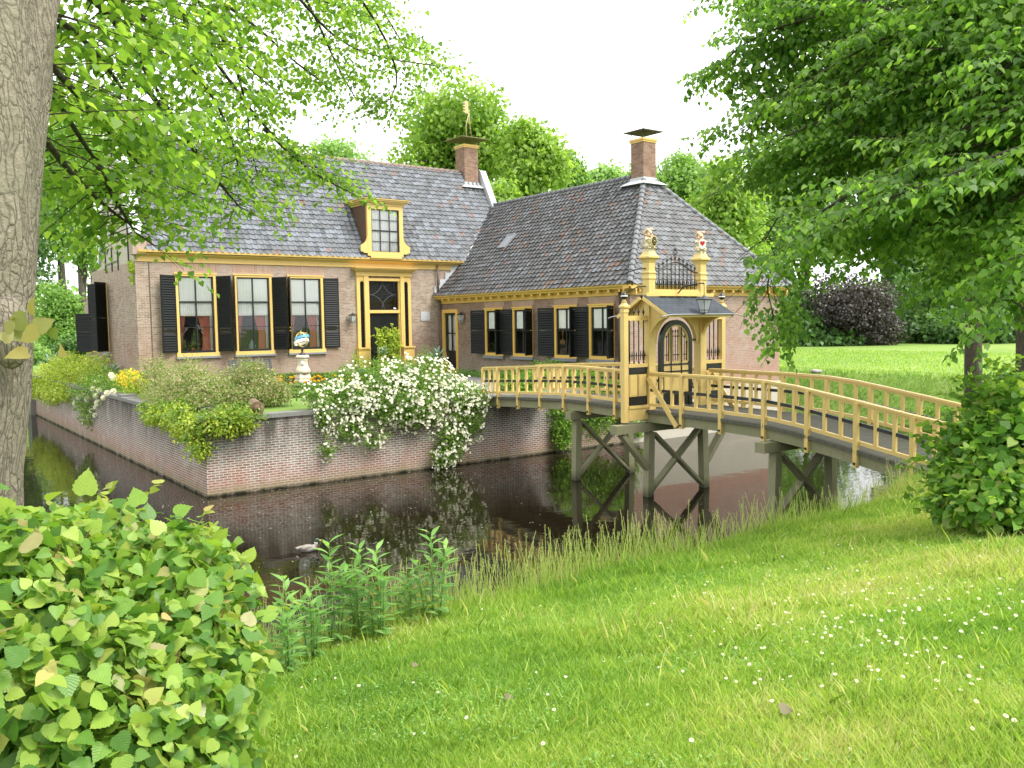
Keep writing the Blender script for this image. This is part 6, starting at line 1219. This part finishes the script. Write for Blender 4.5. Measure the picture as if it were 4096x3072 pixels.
limbs = [A((4600, 200, 9), (4100, 240, 9.6), (3700, 330, 10.4), (3350, 450, 11.2), (3050, 590, 12.2), (2900, 760, 13)),
         A((4600, -300, 10), (3900, -120, 11), (3350, 40, 12), (3010, 140, 13), (2860, 280, 13.4)),
         A((4600, 500, 9), (3900, 560, 9.5), (3400, 760, 10.4), (3150, 960, 11), (3060, 1120, 11.4), (3090, 1250, 11.4)),
         A((4600, 500, 8), (4100, 570, 8.5), (3760, 720, 9), (3480, 820, 9.5), (3300, 930, 10)),
         A((4600, 900, 9), (4200, 1000, 9), (4000, 1000, 9.4), (3850, 1080, 9.8)),
         A((4600, 50, 9.5), (3900, 20, 10.4), (3480, 170, 11.2), (3160, 370, 12), (2960, 520, 13)),
         A((4600, 800, 8.2), (4250, 930, 8.3), (4090, 1060, 8.6), (4040, 1200, 8.8)),
         A((4500, -500, 11), (3700, -260, 12), (3250, -80, 13), (2960, 30, 13.6)),
         A((4600, 350, 8.4), (4150, 380, 8.8), (3850, 520, 9.4), (3640, 740, 9.8), (3500, 880, 10.3)),
         A((4600, 0, 8.6), (4200, 120, 9), (3950, 330, 9.4), (3800, 560, 9.8), (3720, 800, 10)),
         A((4600, 600, 9), (4200, 700, 9.5), (3900, 900, 10), (3680, 900, 10.4), (3540, 960, 10.8)),
         A((4600, -500, 10), (4100, -250, 10.5), (3700, 60, 11), (3450, 260, 11.5), (3300, 430, 12)), A((4600, 200, 9), (4250, 250, 9.4), (4000, 200, 10), (3700, 100, 10.8), (3420, -20, 11.6), (3150, -60, 12.4)), A((4600, 300, 9), (4100, 480, 9.6), (3750, 560, 10.4), (3420, 540, 11.2), (3200, 560, 12), (3050, 680, 12.4)),
         A((4600, 400, 10), (3900, 450, 10.8), (3450, 600, 11.6), (3150, 800, 12.4), (3060, 960, 13)),
         A((4600, -100, 9), (4200, -60, 9.4), (3800, 120, 10.4), (3550, 360, 11), (3330, 640, 11.6)),
         A((4600, 700, 10), (4100, 820, 10.5), (3700, 860, 11), (3380, 900, 11.5), (3180, 960, 12)),
         A((4600, 900, 10), (4200, 850, 10.5), (3850, 860, 11), (3640, 930, 11.3))]
c, dd, nn, mb = canopy(limbs, .07, .38, (.6, 1.15), .30, .165, (.2, .42), .060, seed=5)
_v = c - np.array(EYE); _d = _v @ np.array(FWD); _py = 1536 - FPX * (_v @ np.array(UPV)) / _d; _px = 2048 + FPX * (_v @ np.array(RGT)) / _d; _k = ~((_px < 3110) & (_py > 760) & ~((_py > 1020) & (_px > 2980))); c, dd, nn = c[_k], dd[_k], nn[_k]
obj('branches', mb, BARKD, RT); lf = leaves('foliage', c, dd, nn, .072 * rng.uniform(.75, 1.2, len(c)), HEART, LF_DARK, RT)
print('right leaves', len(c))
E = [tuple(at(x, y, d)) + (r, r, r * .8) for x, y, d, r in ((4050, 300, 13, 1.6), (3700, 450, 14, 1.5), (3950, 750, 12.5, 1.5), (3650, 650, 14, 1.3), (4150, 950, 12, 1.0), (3850, 60, 14, 1.7), (3550, 200, 15, 1.2), (3900, 850, 13, 1.0), (4150, 650, 11, 1.3), (3450, 650, 14.5, .8), (3350, 400, 15, .9))]
c, dd, nn = blob_leaves(E, 26000, .7, .6, .5, .6, .15, 5); leaves('inner_foliage', c, dd, nn, .085 * rng.uniform(.7, 1.3, len(c)), HEART, LF_DARK, RT)
E = [tuple(at(x, y, d)) + (r, r, r * .8) for x, y, d, r in ((4050, 100, 10, 1.0), (3780, 260, 10.8, .9), (4100, 480, 10, .9), (3860, 560, 10.5, .8), (3600, 60, 12, 1.0), (4060, 800, 10.2, .7), (3950, -60, 11, 1.1), (3480, 380, 12.5, .7), (3650, 480, 12, .7), (4150, 250, 9.6, .9), (3130, 150, 13, .6), (3080, 420, 13, .5), (2990, 280, 13.3, .42), (3180, 700, 12.5, .55), (3280, 260, 13, .75), (3300, 520, 12.6, .6), (3330, -20, 13, .8), (3060, 10, 13.4, .5))]
c, dd, nn = blob_leaves(E, 28000, .6, .7, .6, .5, .13, 7, .45); leaves('foliage', c, dd, nn, .078 * rng.uniform(.7, 1.25, len(c)), HEART, LF_DARK, RT)
c, dd, nn = blob_leaves([(17.5, 3, 10, 3, 3, 3), (18.5, 6, 10.5, 2.5, 2.5, 2.5)], 3000, .6, .6, .5, .6, .3, 6); v_ = c - np.array(EYE); dep = v_ @ np.array(FWD); xx_ = 2048 + FPX * (v_ @ np.array(RGT)) / np.maximum(dep, .1); keep = (dep < 1) | (xx_ > 3900); c, dd, nn = c[keep], dd[keep], nn[keep]; leaves('upper_foliage', c, dd, nn, .2, DIAM, LF_DARK, RT)
# two further limes whose trunks stand right of the bridge
for px, base_y, d, rad, lab, sd_ in ((3898, 1700, 20.5, .185, 'slim lime trunk standing right of the bridge before the bright meadow', 1), (4105, 1700, 17.5, .16, 'lime trunk cut by the right edge of the picture', 2)):
    g0 = at(px, 1650, d); g1 = at(px - 12, 600, d); t = thing('lime_tree', lab, 'tree', (g0.x, g0.y, 1.8), 'limes on the right bank')
    mb = MB(); P_ = [Vector((g0.x, g0.y, 1.3)).lerp(Vector((g1.x, g1.y, 9)), k / 14) for k in range(15)]; bumpy_tube(mb, P_, [rad * (1.15 - .03 * k) for k in range(15)], 16); obj('trunk', mb, BARKD, t)
    E = [(g0.x + math.cos(k * 2.4) * 1.3, g0.y + math.sin(k * 2.4) * 1.3, 6.3 + (k % 4) * .95, 1.25, 1.25, .8) for k in range(9)]
    c, dd, nn = blob_leaves(E, 11000, .6, .7, .6, .6, .16, 5); leaves('crown', c, dd, nn, .11, OVAL, LF_DARK, t)
# ------------------------------------------------------------------ leafy shoots in the foreground
def bigleaf(name, label, ells, n, lo, hi, m_, seed, stems=40, cat='shrub', inner=None):
    global rng
    E = np.array(ells, float); t = thing(name, label, cat, (E[0, 0], E[0, 1], float(height(E[0, 0], E[0, 1]))))
    c, dd, nn = blob_leaves(ells, n, .45, .75, .75, .5); c = c + rng.normal(size=c.shape) * .02; s = rng.uniform(lo, hi, len(c)); depthf = rng.random(len(c)); sh_ = np.clip(rng.random(len(c)) ** 1.15, 0, 1)
    nA = len(c) // 2; leaves('leaf_mass', c[:nA], dd[:nA], nn[:nA], s[:nA], TOOTH, m_, t, .34, .30, sh_[:nA]); leaves('leaf_mass', c[nA:], dd[nA:], nn[nA:], s[nA:], TOOTH, m_, t, .12, -.20, sh_[nA:])
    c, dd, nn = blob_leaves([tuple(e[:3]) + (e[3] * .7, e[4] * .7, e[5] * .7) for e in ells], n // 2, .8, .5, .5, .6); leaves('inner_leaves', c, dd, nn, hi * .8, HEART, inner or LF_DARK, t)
    mb = MB(); rs = random.Random(seed)
    for k in range(stems):
        e = ells[k % len(ells)]; d = Vector((rs.uniform(-1, 1), rs.uniform(-1, 1), rs.uniform(-.1, 1))).normalized(); q = Vector(e[:3]) + Vector((d.x * e[3], d.y * e[4], d.z * e[5])) * .97; b0 = Vector((e[0], e[1], e[2] - e[5])); mb.tube([b0, b0.lerp(q, .5) + Vector((0, 0, .06)), q], [.008, .006, .003], 4, False)
    obj('stems', mb, paint('red_stem', (.16, .07, .03), .6), t); return t
TOOTH = []
_side = []
for k in range(13):
    t_ = (k + .6) / 13.2; w__ = .53 * math.sin(math.pi * min(1, t_) ** .62) ** .85 * (1.07 if k % 2 else .95); _side.append((w__, -.10 + 1.14 * t_ ** .95 + (.02 if k % 2 else 0)))
TOOTH = [(0, .02)] + _side + [(0, 1.12)] + [(-x, y) for x, y in _side[::-1]]
e = [tuple(at(x, y, d)) + (r, r, r * q) for x, y, d, r, q in ((180, 2800, 3.3, .62, .9), (620, 2780, 3.35, .42, 1), (640, 2420, 3.7, .40, .85), (300, 2420, 3.6, .45, .8), (20, 2420, 3.3, .42, .9), (820, 2620, 3.6, .24, 1), (450, 3050, 3.1, .5, 1), (60, 2850, 2.9, .45, 1), (380, 2170, 3.9, .26, .6), (720, 2230, 4.0, .22, .6))]
e0 = e[:]
FL = bigleaf('lime_shrub', 'large bush of broad yellow green toothed leaves in the left foreground', e, 14000, .034, .074, LF_YOUNG, 3, inner=LF_LIME)
# a few big leaves standing proud of the bush
pr_ = [(345, 1980, 3.75, .105), (130, 2200, 3.0, .085), (150, 2560, 2.8, .10), (930, 2180, 3.9, .07), (985, 2250, 3.9, .08), (430, 1945, 3.9, .05), (1020, 2330, 3.8, .07), (1040, 2480, 3.7, .09), (560, 2020, 3.9, .08), (700, 2060, 4.0, .075), (790, 2120, 4.0, .06), (250, 2080, 3.7, .09), (90, 2120, 3.3, .10), (30, 2060, 3.3, .10), (170, 2070, 3.6, .08)]
c = [tuple(at(x, y, d)) for x, y, d, s in pr_]; n_ = len(pr_)
for i in range(n_): leaves('proud_leaf', [c[i]], rnd(1) * .6 + np.array(UPV) * .5, rnd(1) * .4 - np.array(FWD) + np.array([0, 0, .5]), [pr_[i][3]], TOOTH, LF_YOUNG, FL, .16, .22, np.array([[.8, .985, .82, .6, .9, .95, .8, .55, .5, .45, .9, .6, .97, .8, .5][i]]))
e = [tuple(at(x, y, d)) + (r, r, r * q) for x, y, d, r, q in ((4040, 1860, 9.2, .66, .9), (3900, 2000, 9.4, .42, .8), (4080, 1660, 9.4, .48, .8), (3900, 1800, 9.6, .36, .9), (4130, 2040, 9.0, .5, .7), (3970, 1620, 9.9, .30, .6), (3830, 1900, 9.7, .28, .7), (3800, 2040, 9.7, .22, .6), (3990, 1990, 8.9, .45, .8), (4070, 1560, 9.8, .28, .6))]
RS = bigleaf('lime_shrub', 'bush of round green leaves covering the near end of the bridge at the right edge', e, 5200, .055, .11, leafmat('right_bush_leaf', [(0, (.08, .20, .025)), (.5, (.16, .33, .045)), (.8, (.26, .44, .065)), (1, (.42, .44, .14))], .48), 4, 40)
add_sprigs(RS, e, 200, .07, LF_LIME, HEART, .4, 7)
add_sprigs(FL, e0, 40, .05, leafmat('reddish_shoot', [(0, (.25, .36, .05)), (.7, (.38, .44, .10)), (1, (.42, .33, .13))], .4), HEART, .28, 6)
e = [(18.7, 9.4, 2.0, .9, .5, .5), (20.2, 10.3, 2.0, .9, .5, .45), (22.0, 10.8, 1.9, 1.0, .5, .4)]
shrub('bank_shrub', 'dark shrub on the bank seen through the bridge railing', e, 4200, .09, LF_DARK, per=3, cl=.1)
# ------------------------------------------------------------------ grass
def blades(name, X, Y, Hh, wd, m_, lean=.5, cls=None, parent=None, z=None):
    n_ = len(X); Z = height(X, Y) if z is None else z; a = rng.random(n_) * 6.283; la = rng.random(n_) * 6.283; lx = np.cos(la) * Hh * lean * rng.random(n_); ly = np.sin(la) * Hh * lean * rng.random(n_); wx = np.cos(a) * wd / 2; wy = np.sin(a) * wd / 2
    b = np.stack([X, Y, Z - .01], 1); w_ = np.stack([wx, wy, 0 * wx], 1); m1 = b + np.stack([lx * .35, ly * .35, Hh * .55], 1); tp = b + np.stack([lx, ly, Hh], 1)
    V = np.stack([b - w_, b + w_, m1 + w_ * .75, tp, m1 - w_ * .75], 1).reshape(-1, 3); r1 = rng.random(n_) if cls is None else cls; UV = np.repeat(np.stack([r1, rng.random(n_)], 1), 5, 0); return npobj(name, V, 5, m_, UV, parent)
n_ = 440000; dq = 1.8 + 12.5 * rng.random(n_) ** 1.35; px_ = np.where(rng.random(n_) < .8, rng.uniform(700, 4300, n_), rng.uniform(-1200, 6800, n_)); R_ = np.array(FWD)[None, :2] + np.array(RGT)[None, :2] * ((px_ - 2048) / FPX)[:, None]
X = R_[:, 0] * dq; Y = R_[:, 1] * dq; ok = (ynear(X) - Y > .35); X, Y, dq = X[ok], Y[ok], dq[ok]
patch = .5 + .25 * np.sin(X * 1.9 + 1.3 * np.sin(Y * 1.1)) + .25 * np.sin(Y * 2.3 + X * .7 + 1) ; dist_ = ynear(X) - Y
Hh = (.03 + .04 * rng.random(len(X))) * (1 + .9 * np.clip(1 - (dist_ - 1.2) / 1.4, 0, 1)) * (1 + .45 * (patch > .75)); pat2 = np.sin(X * .9 + 2) * np.sin(Y * 1.3 + .4 * X) + .5 * np.sin(X * 4.1 + Y * 3.3) * np.sin(Y * 5.2 - X); cls = np.clip(rng.normal(.53, .17, len(X)) + .22 * (patch - .5) + .22 * pat2 + .12 * np.sin(X * .55 + .8) * np.cos(Y * .8), .01, .99)
lg = (rng.random(len(X)) < .022) & (dq > 4.2); Hh = np.where(lg, Hh * rng.uniform(1.5, 2.6, len(X)), Hh); cls = np.where(lg, np.clip(cls + .25, 0, .99), cls)
g1 = blades('grass', X, Y, Hh, .0035 + .0009 * dq, GRASSM, 1.1, cls); tag(g1, 'short bright green lawn grass sloping down to the moat', 'grass', kind='stuff')
# clover leaves in the lawn
n_ = 26000; dq = 2.2 + 6.5 * rng.random(n_) ** 1.4; px_ = rng.uniform(1000, 4300, n_); R_ = np.array(FWD)[None, :2] + np.array(RGT)[None, :2] * ((px_ - 2048) / FPX)[:, None]; X = R_[:, 0] * dq; Y = R_[:, 1] * dq; k = (np.sin(X * 3.1) + np.sin(Y * 2.7 + X) > .1) & (ynear(X) - Y > 1.2); X, Y = X[k], Y[k]
c = np.stack([X, Y, height(X, Y) + rng.uniform(.02, .05, len(X))], 1); cl = leaves('clover', c, rnd(len(c)) * [1, 1, .2], rnd(len(c)) * .5 + [0, 0, 1], rng.uniform(.010, .022, len(c)), OVAL, LF_HERB); tag(cl, 'clover and low herbs growing through the lawn', 'clover', kind='stuff')
# tall seeding grass on the bank
n_ = 24000; X = rng.uniform(-1.5, 17.5, n_); u_ = rng.random(n_); Y = ynear(X) - .15 - 1.5 * u_ ** 1.3; cl_ = .5 + .5 * np.sin(X * 2.7 + 1.1 * np.sin(Y * 3)) * np.sin(X * .9 + .5); hgt = rng.uniform(.16, .50, n_) * (.55 + .7 * cl_) * (1 - .35 * (X > 8)) * np.where((X > 4.0) & (X < 6.6), 1.15, 1); ok = (X < 14.6) | (X > 17.4); X, Y, hgt = X[ok], Y[ok], hgt[ok]
g2 = blades('tall_grass', X, Y, hgt, .0045, TALLG, .5); tag(g2, 'tall pale grass fringing the edge of the near bank', 'grass', kind='stuff')
n_ = 3600; X = rng.uniform(2.2, 14, n_); Y = ynear(X) - .1 - 1.2 * rng.random(n_) ** 1.2; kk = rng.random(n_) < np.where((X > 4.2) & (X < 6.8), 1, np.where(X < 9.5, .75, .5)); X, Y = X[kk], Y[kk]; n_ = len(X); hz = rng.uniform(.40, .72, n_) * np.where(X > 8, .8, 1); lx = rng.normal(0, .09, n_); ly = rng.normal(0, .09, n_); Z = height(X, Y)
st = np.stack([X, Y, Z], 1); tp = np.stack([X + lx, Y + ly, Z + hz], 1); w_ = np.stack([np.full(n_, .0018), np.full(n_, -.0015), 0 * X], 1); V = np.stack([st - w_, st + w_, tp + w_, tp - w_], 1).reshape(-1, 3)
sg_ = npobj('seed_stalks', V, 4, TALLG, np.repeat(np.stack([rng.uniform(.5, 1, n_), rng.random(n_)], 1), 4, 0)); tag(sg_, 'thin seed stalks standing over the bank grass', 'grass', kind='stuff')
m_ = 12; C_ = np.repeat(tp, m_, 0) - np.repeat(tp - st, m_, 0) * (rng.random((n_ * m_, 1)) * .20); C_ += rng.normal(size=C_.shape) * [.010, .010, .004]; sh_ = leaves('seed_heads', C_, rnd(len(C_)) * .5 + [0, 0, .8], rnd(len(C_)), rng.uniform(.014, .026, len(C_)), LANCE, leafmat('seed_head', [(0, (.24, .28, .12)), (1, (.42, .36, .22))], .3)); tag(sh_, 'small pale seed heads above the bank grass', 'grass', kind='stuff')
n_ = 26000; X = rng.uniform(36.3, 60, n_); Y = rng.uniform(0, 55, n_); g4 = blades('meadow_tufts', X, Y, rng.uniform(.05, .16, n_), .06, GRASSM, .8, rng.uniform(.2, .8, n_), z=np.full(n_, 2.0)); tag(g4, 'grass tufts of the bright meadow beyond the moat', 'grass', kind='stuff')
# grass and growth on the other banks
n_ = 30000; X = rng.uniform(34.2, 36.6, n_); Y = rng.uniform(2, 52, n_); g3 = blades('bank_grass', X, Y, rng.uniform(.06, .2, n_), .03, GRASSM, .8, rng.uniform(.0, .55, n_)); tag(g3, 'rough green grass on the far bank below the meadow', 'grass', kind='stuff')
# leafy weeds on the near bank
def weed(px, topy, Y, label, wdt=1.0, seed=0):
    q = ony(px, topy, Y); z0 = float(height(q.x, Y)); H_ = q.z - z0; rs = np.random.default_rng(seed); t = thing('leafy_weed', label, 'weed', (q.x, Y, z0), 'leafy weeds on the near bank'); c = []; d = []; nn = []
    mb = MB(); stems_ = [(0, 0, 1.0)] + [(rs.uniform(-.12, .12) * wdt, rs.uniform(-.1, .1), rs.uniform(.6, .85)) for _ in range(3)]
    for (ox, oy, f) in stems_:
        top = Vector((q.x + ox * 1.2, Y + oy, z0 + H_ * f)); b0 = Vector((q.x + ox * .5, Y + oy * .5, z0 - .05)); mb.tube([b0, b0.lerp(top, .5), top], [.006, .005, .003], 5); k_ = int(H_ * f / .026)
        for k in range(k_):
            u = (k + 1) / k_; p = b0.lerp(top, .12 + .88 * u); a = k * 2.4 + rs.uniform(-.3, .3); c.append(tuple(p)); el = .25 + .6 * u; d.append((math.cos(a), math.sin(a), el)); nn.append((-math.cos(a) * .3, -math.sin(a) * .3, 1))
    n_ = len(c); obj('stem', mb, LF_HERB, t); sz = np.array([.13 + .04 * rs.random() for _ in range(n_)]) * 1.0; leaves('leaf_whorls', c, d, nn, sz, [(0, 0), (.13, .3), (.15, .55), (0, 1), (-.15, .55), (-.13, .3)], LF_HERB, t, .3, .25)
weed(1316, 2172, 6.75, 'tall leafy green weed just right of the duck', 1, 1); weed(1437, 2190, 6.85, 'leafy green weed second from the left of the tall row', 1, 2); weed(1506, 2205, 6.6, 'leafy green weed in the middle of the bank row', 1, 3); weed(1725, 2138, 6.7, 'tallest leafy weed standing alone right of the others', 1.2, 4); weed(1139, 2318, 6.3, 'short leafy weed beside the big foreground bush', 1, 5); weed(1240, 2360, 6.5, 'short leafy weed between the bush and the tall weeds', 1, 6); weed(1640, 2290, 6.8, 'short leafy weed left of the tallest one', 1, 7)
# petals and leaf scraps floating on the moat
n_ = 420; X = rng.uniform(5, 17, n_); Y = 22.8 - rng.random(n_) ** 2 * 11; k = np.random.default_rng(3).random(n_); fp = leaves('floating_petals', np.stack([X, Y, np.full(n_, .006)], 1), rnd(n_) * [1, 1, .05], np.tile([0, 0, 1.], (n_, 1)), rng.uniform(.02, .05, n_), OVAL, leafmat('scum_petal', [(0, (.30, .28, .15)), (1, (.66, .64, .55))], .1), None, 0, 0); tag(fp, 'petals and leaf scraps floating on the moat', 'petals', kind='stuff')
# daisies
def gpt(px, py):
    r = ray(px, py); t = 1.5
    while t < 40:
        p = EYE + r * t
        if p.z < float(height(p.x, p.y)): return p
        t += .02
    return None
mb = MB(); nn_ = 12
for k in range(nn_): a0, a1 = 2 * math.pi * (k - .38) / nn_, 2 * math.pi * (k + .38) / nn_; mb.face([(0, 0, .002), (.011 * math.cos(a0), .011 * math.sin(a0), .001), (.0125 * math.cos((a0 + a1) / 2), .0125 * math.sin((a0 + a1) / 2), 0), (.011 * math.cos(a1), .011 * math.sin(a1), .001)])
dsrc = obj('daisy', mb, PETAL); dm_ = dsrc.data; bpy.data.objects.remove(dsrc)
mb = MB(); mb.ball((0, 0, .002), .0038, 6, 4, 1, 1, .5); csrc = obj('daisy_centre', mb, PETALY); cm_ = csrc.data; bpy.data.objects.remove(csrc)
rs = random.Random(9); cnt = 0; spots = []
while len(spots) < 235:
    if rs.random() < .8: px_, py_ = rs.gauss(3500, 420), rs.gauss(2470, 190)
    else: px_, py_ = rs.uniform(1100, 4096), rs.uniform(2350, 3072)
    if not (1050 < px_ < 4096 and 2100 < py_ < 3072): continue
    p = gpt(px_, py_)
    if p is None or ynear(p.x) - p.y < 1.6: continue
    spots.append(p)
for p in spots:
    o = bpy.data.objects.new('daisy', dm_); COL.objects.link(o); o.location = (p.x, p.y, float(height(p.x, p.y)) + rs.uniform(.05, .075)); o.rotation_euler = (rs.uniform(.05, .6), rs.uniform(-.4, .2), -.6); s_ = rs.uniform(.55, 1.05); o.scale = (s_, s_, s_); tag(o, 'small white daisy flowering in the near lawn', 'daisy', 'daisies in the lawn')
    o2 = bpy.data.objects.new('daisy_centre', cm_); COL.objects.link(o2); o2.parent = o
# fallen leaves
for (px_, py_, s_, lab) in ((3120, 2878, .07, 'dry pale brown leaf lying in the grass at the lower right'), (1650, 2688, .045, 'small grey dead leaf on the lawn near the middle'), (2020, 2822, .05, 'brown dead leaf on the lawn below the middle')):
    p = gpt(px_, py_); o = leaves('fallen_leaf', [(p.x, p.y, p.z + .05)], [(.8, -.6, .1)], [(-.2, -.5, 1)], s_, HEART, leafmat('dry_leaf', [(0, (.15, .13, .07)), (1, (.19, .16, .09))], .2)); tag(o, lab, 'leaf')
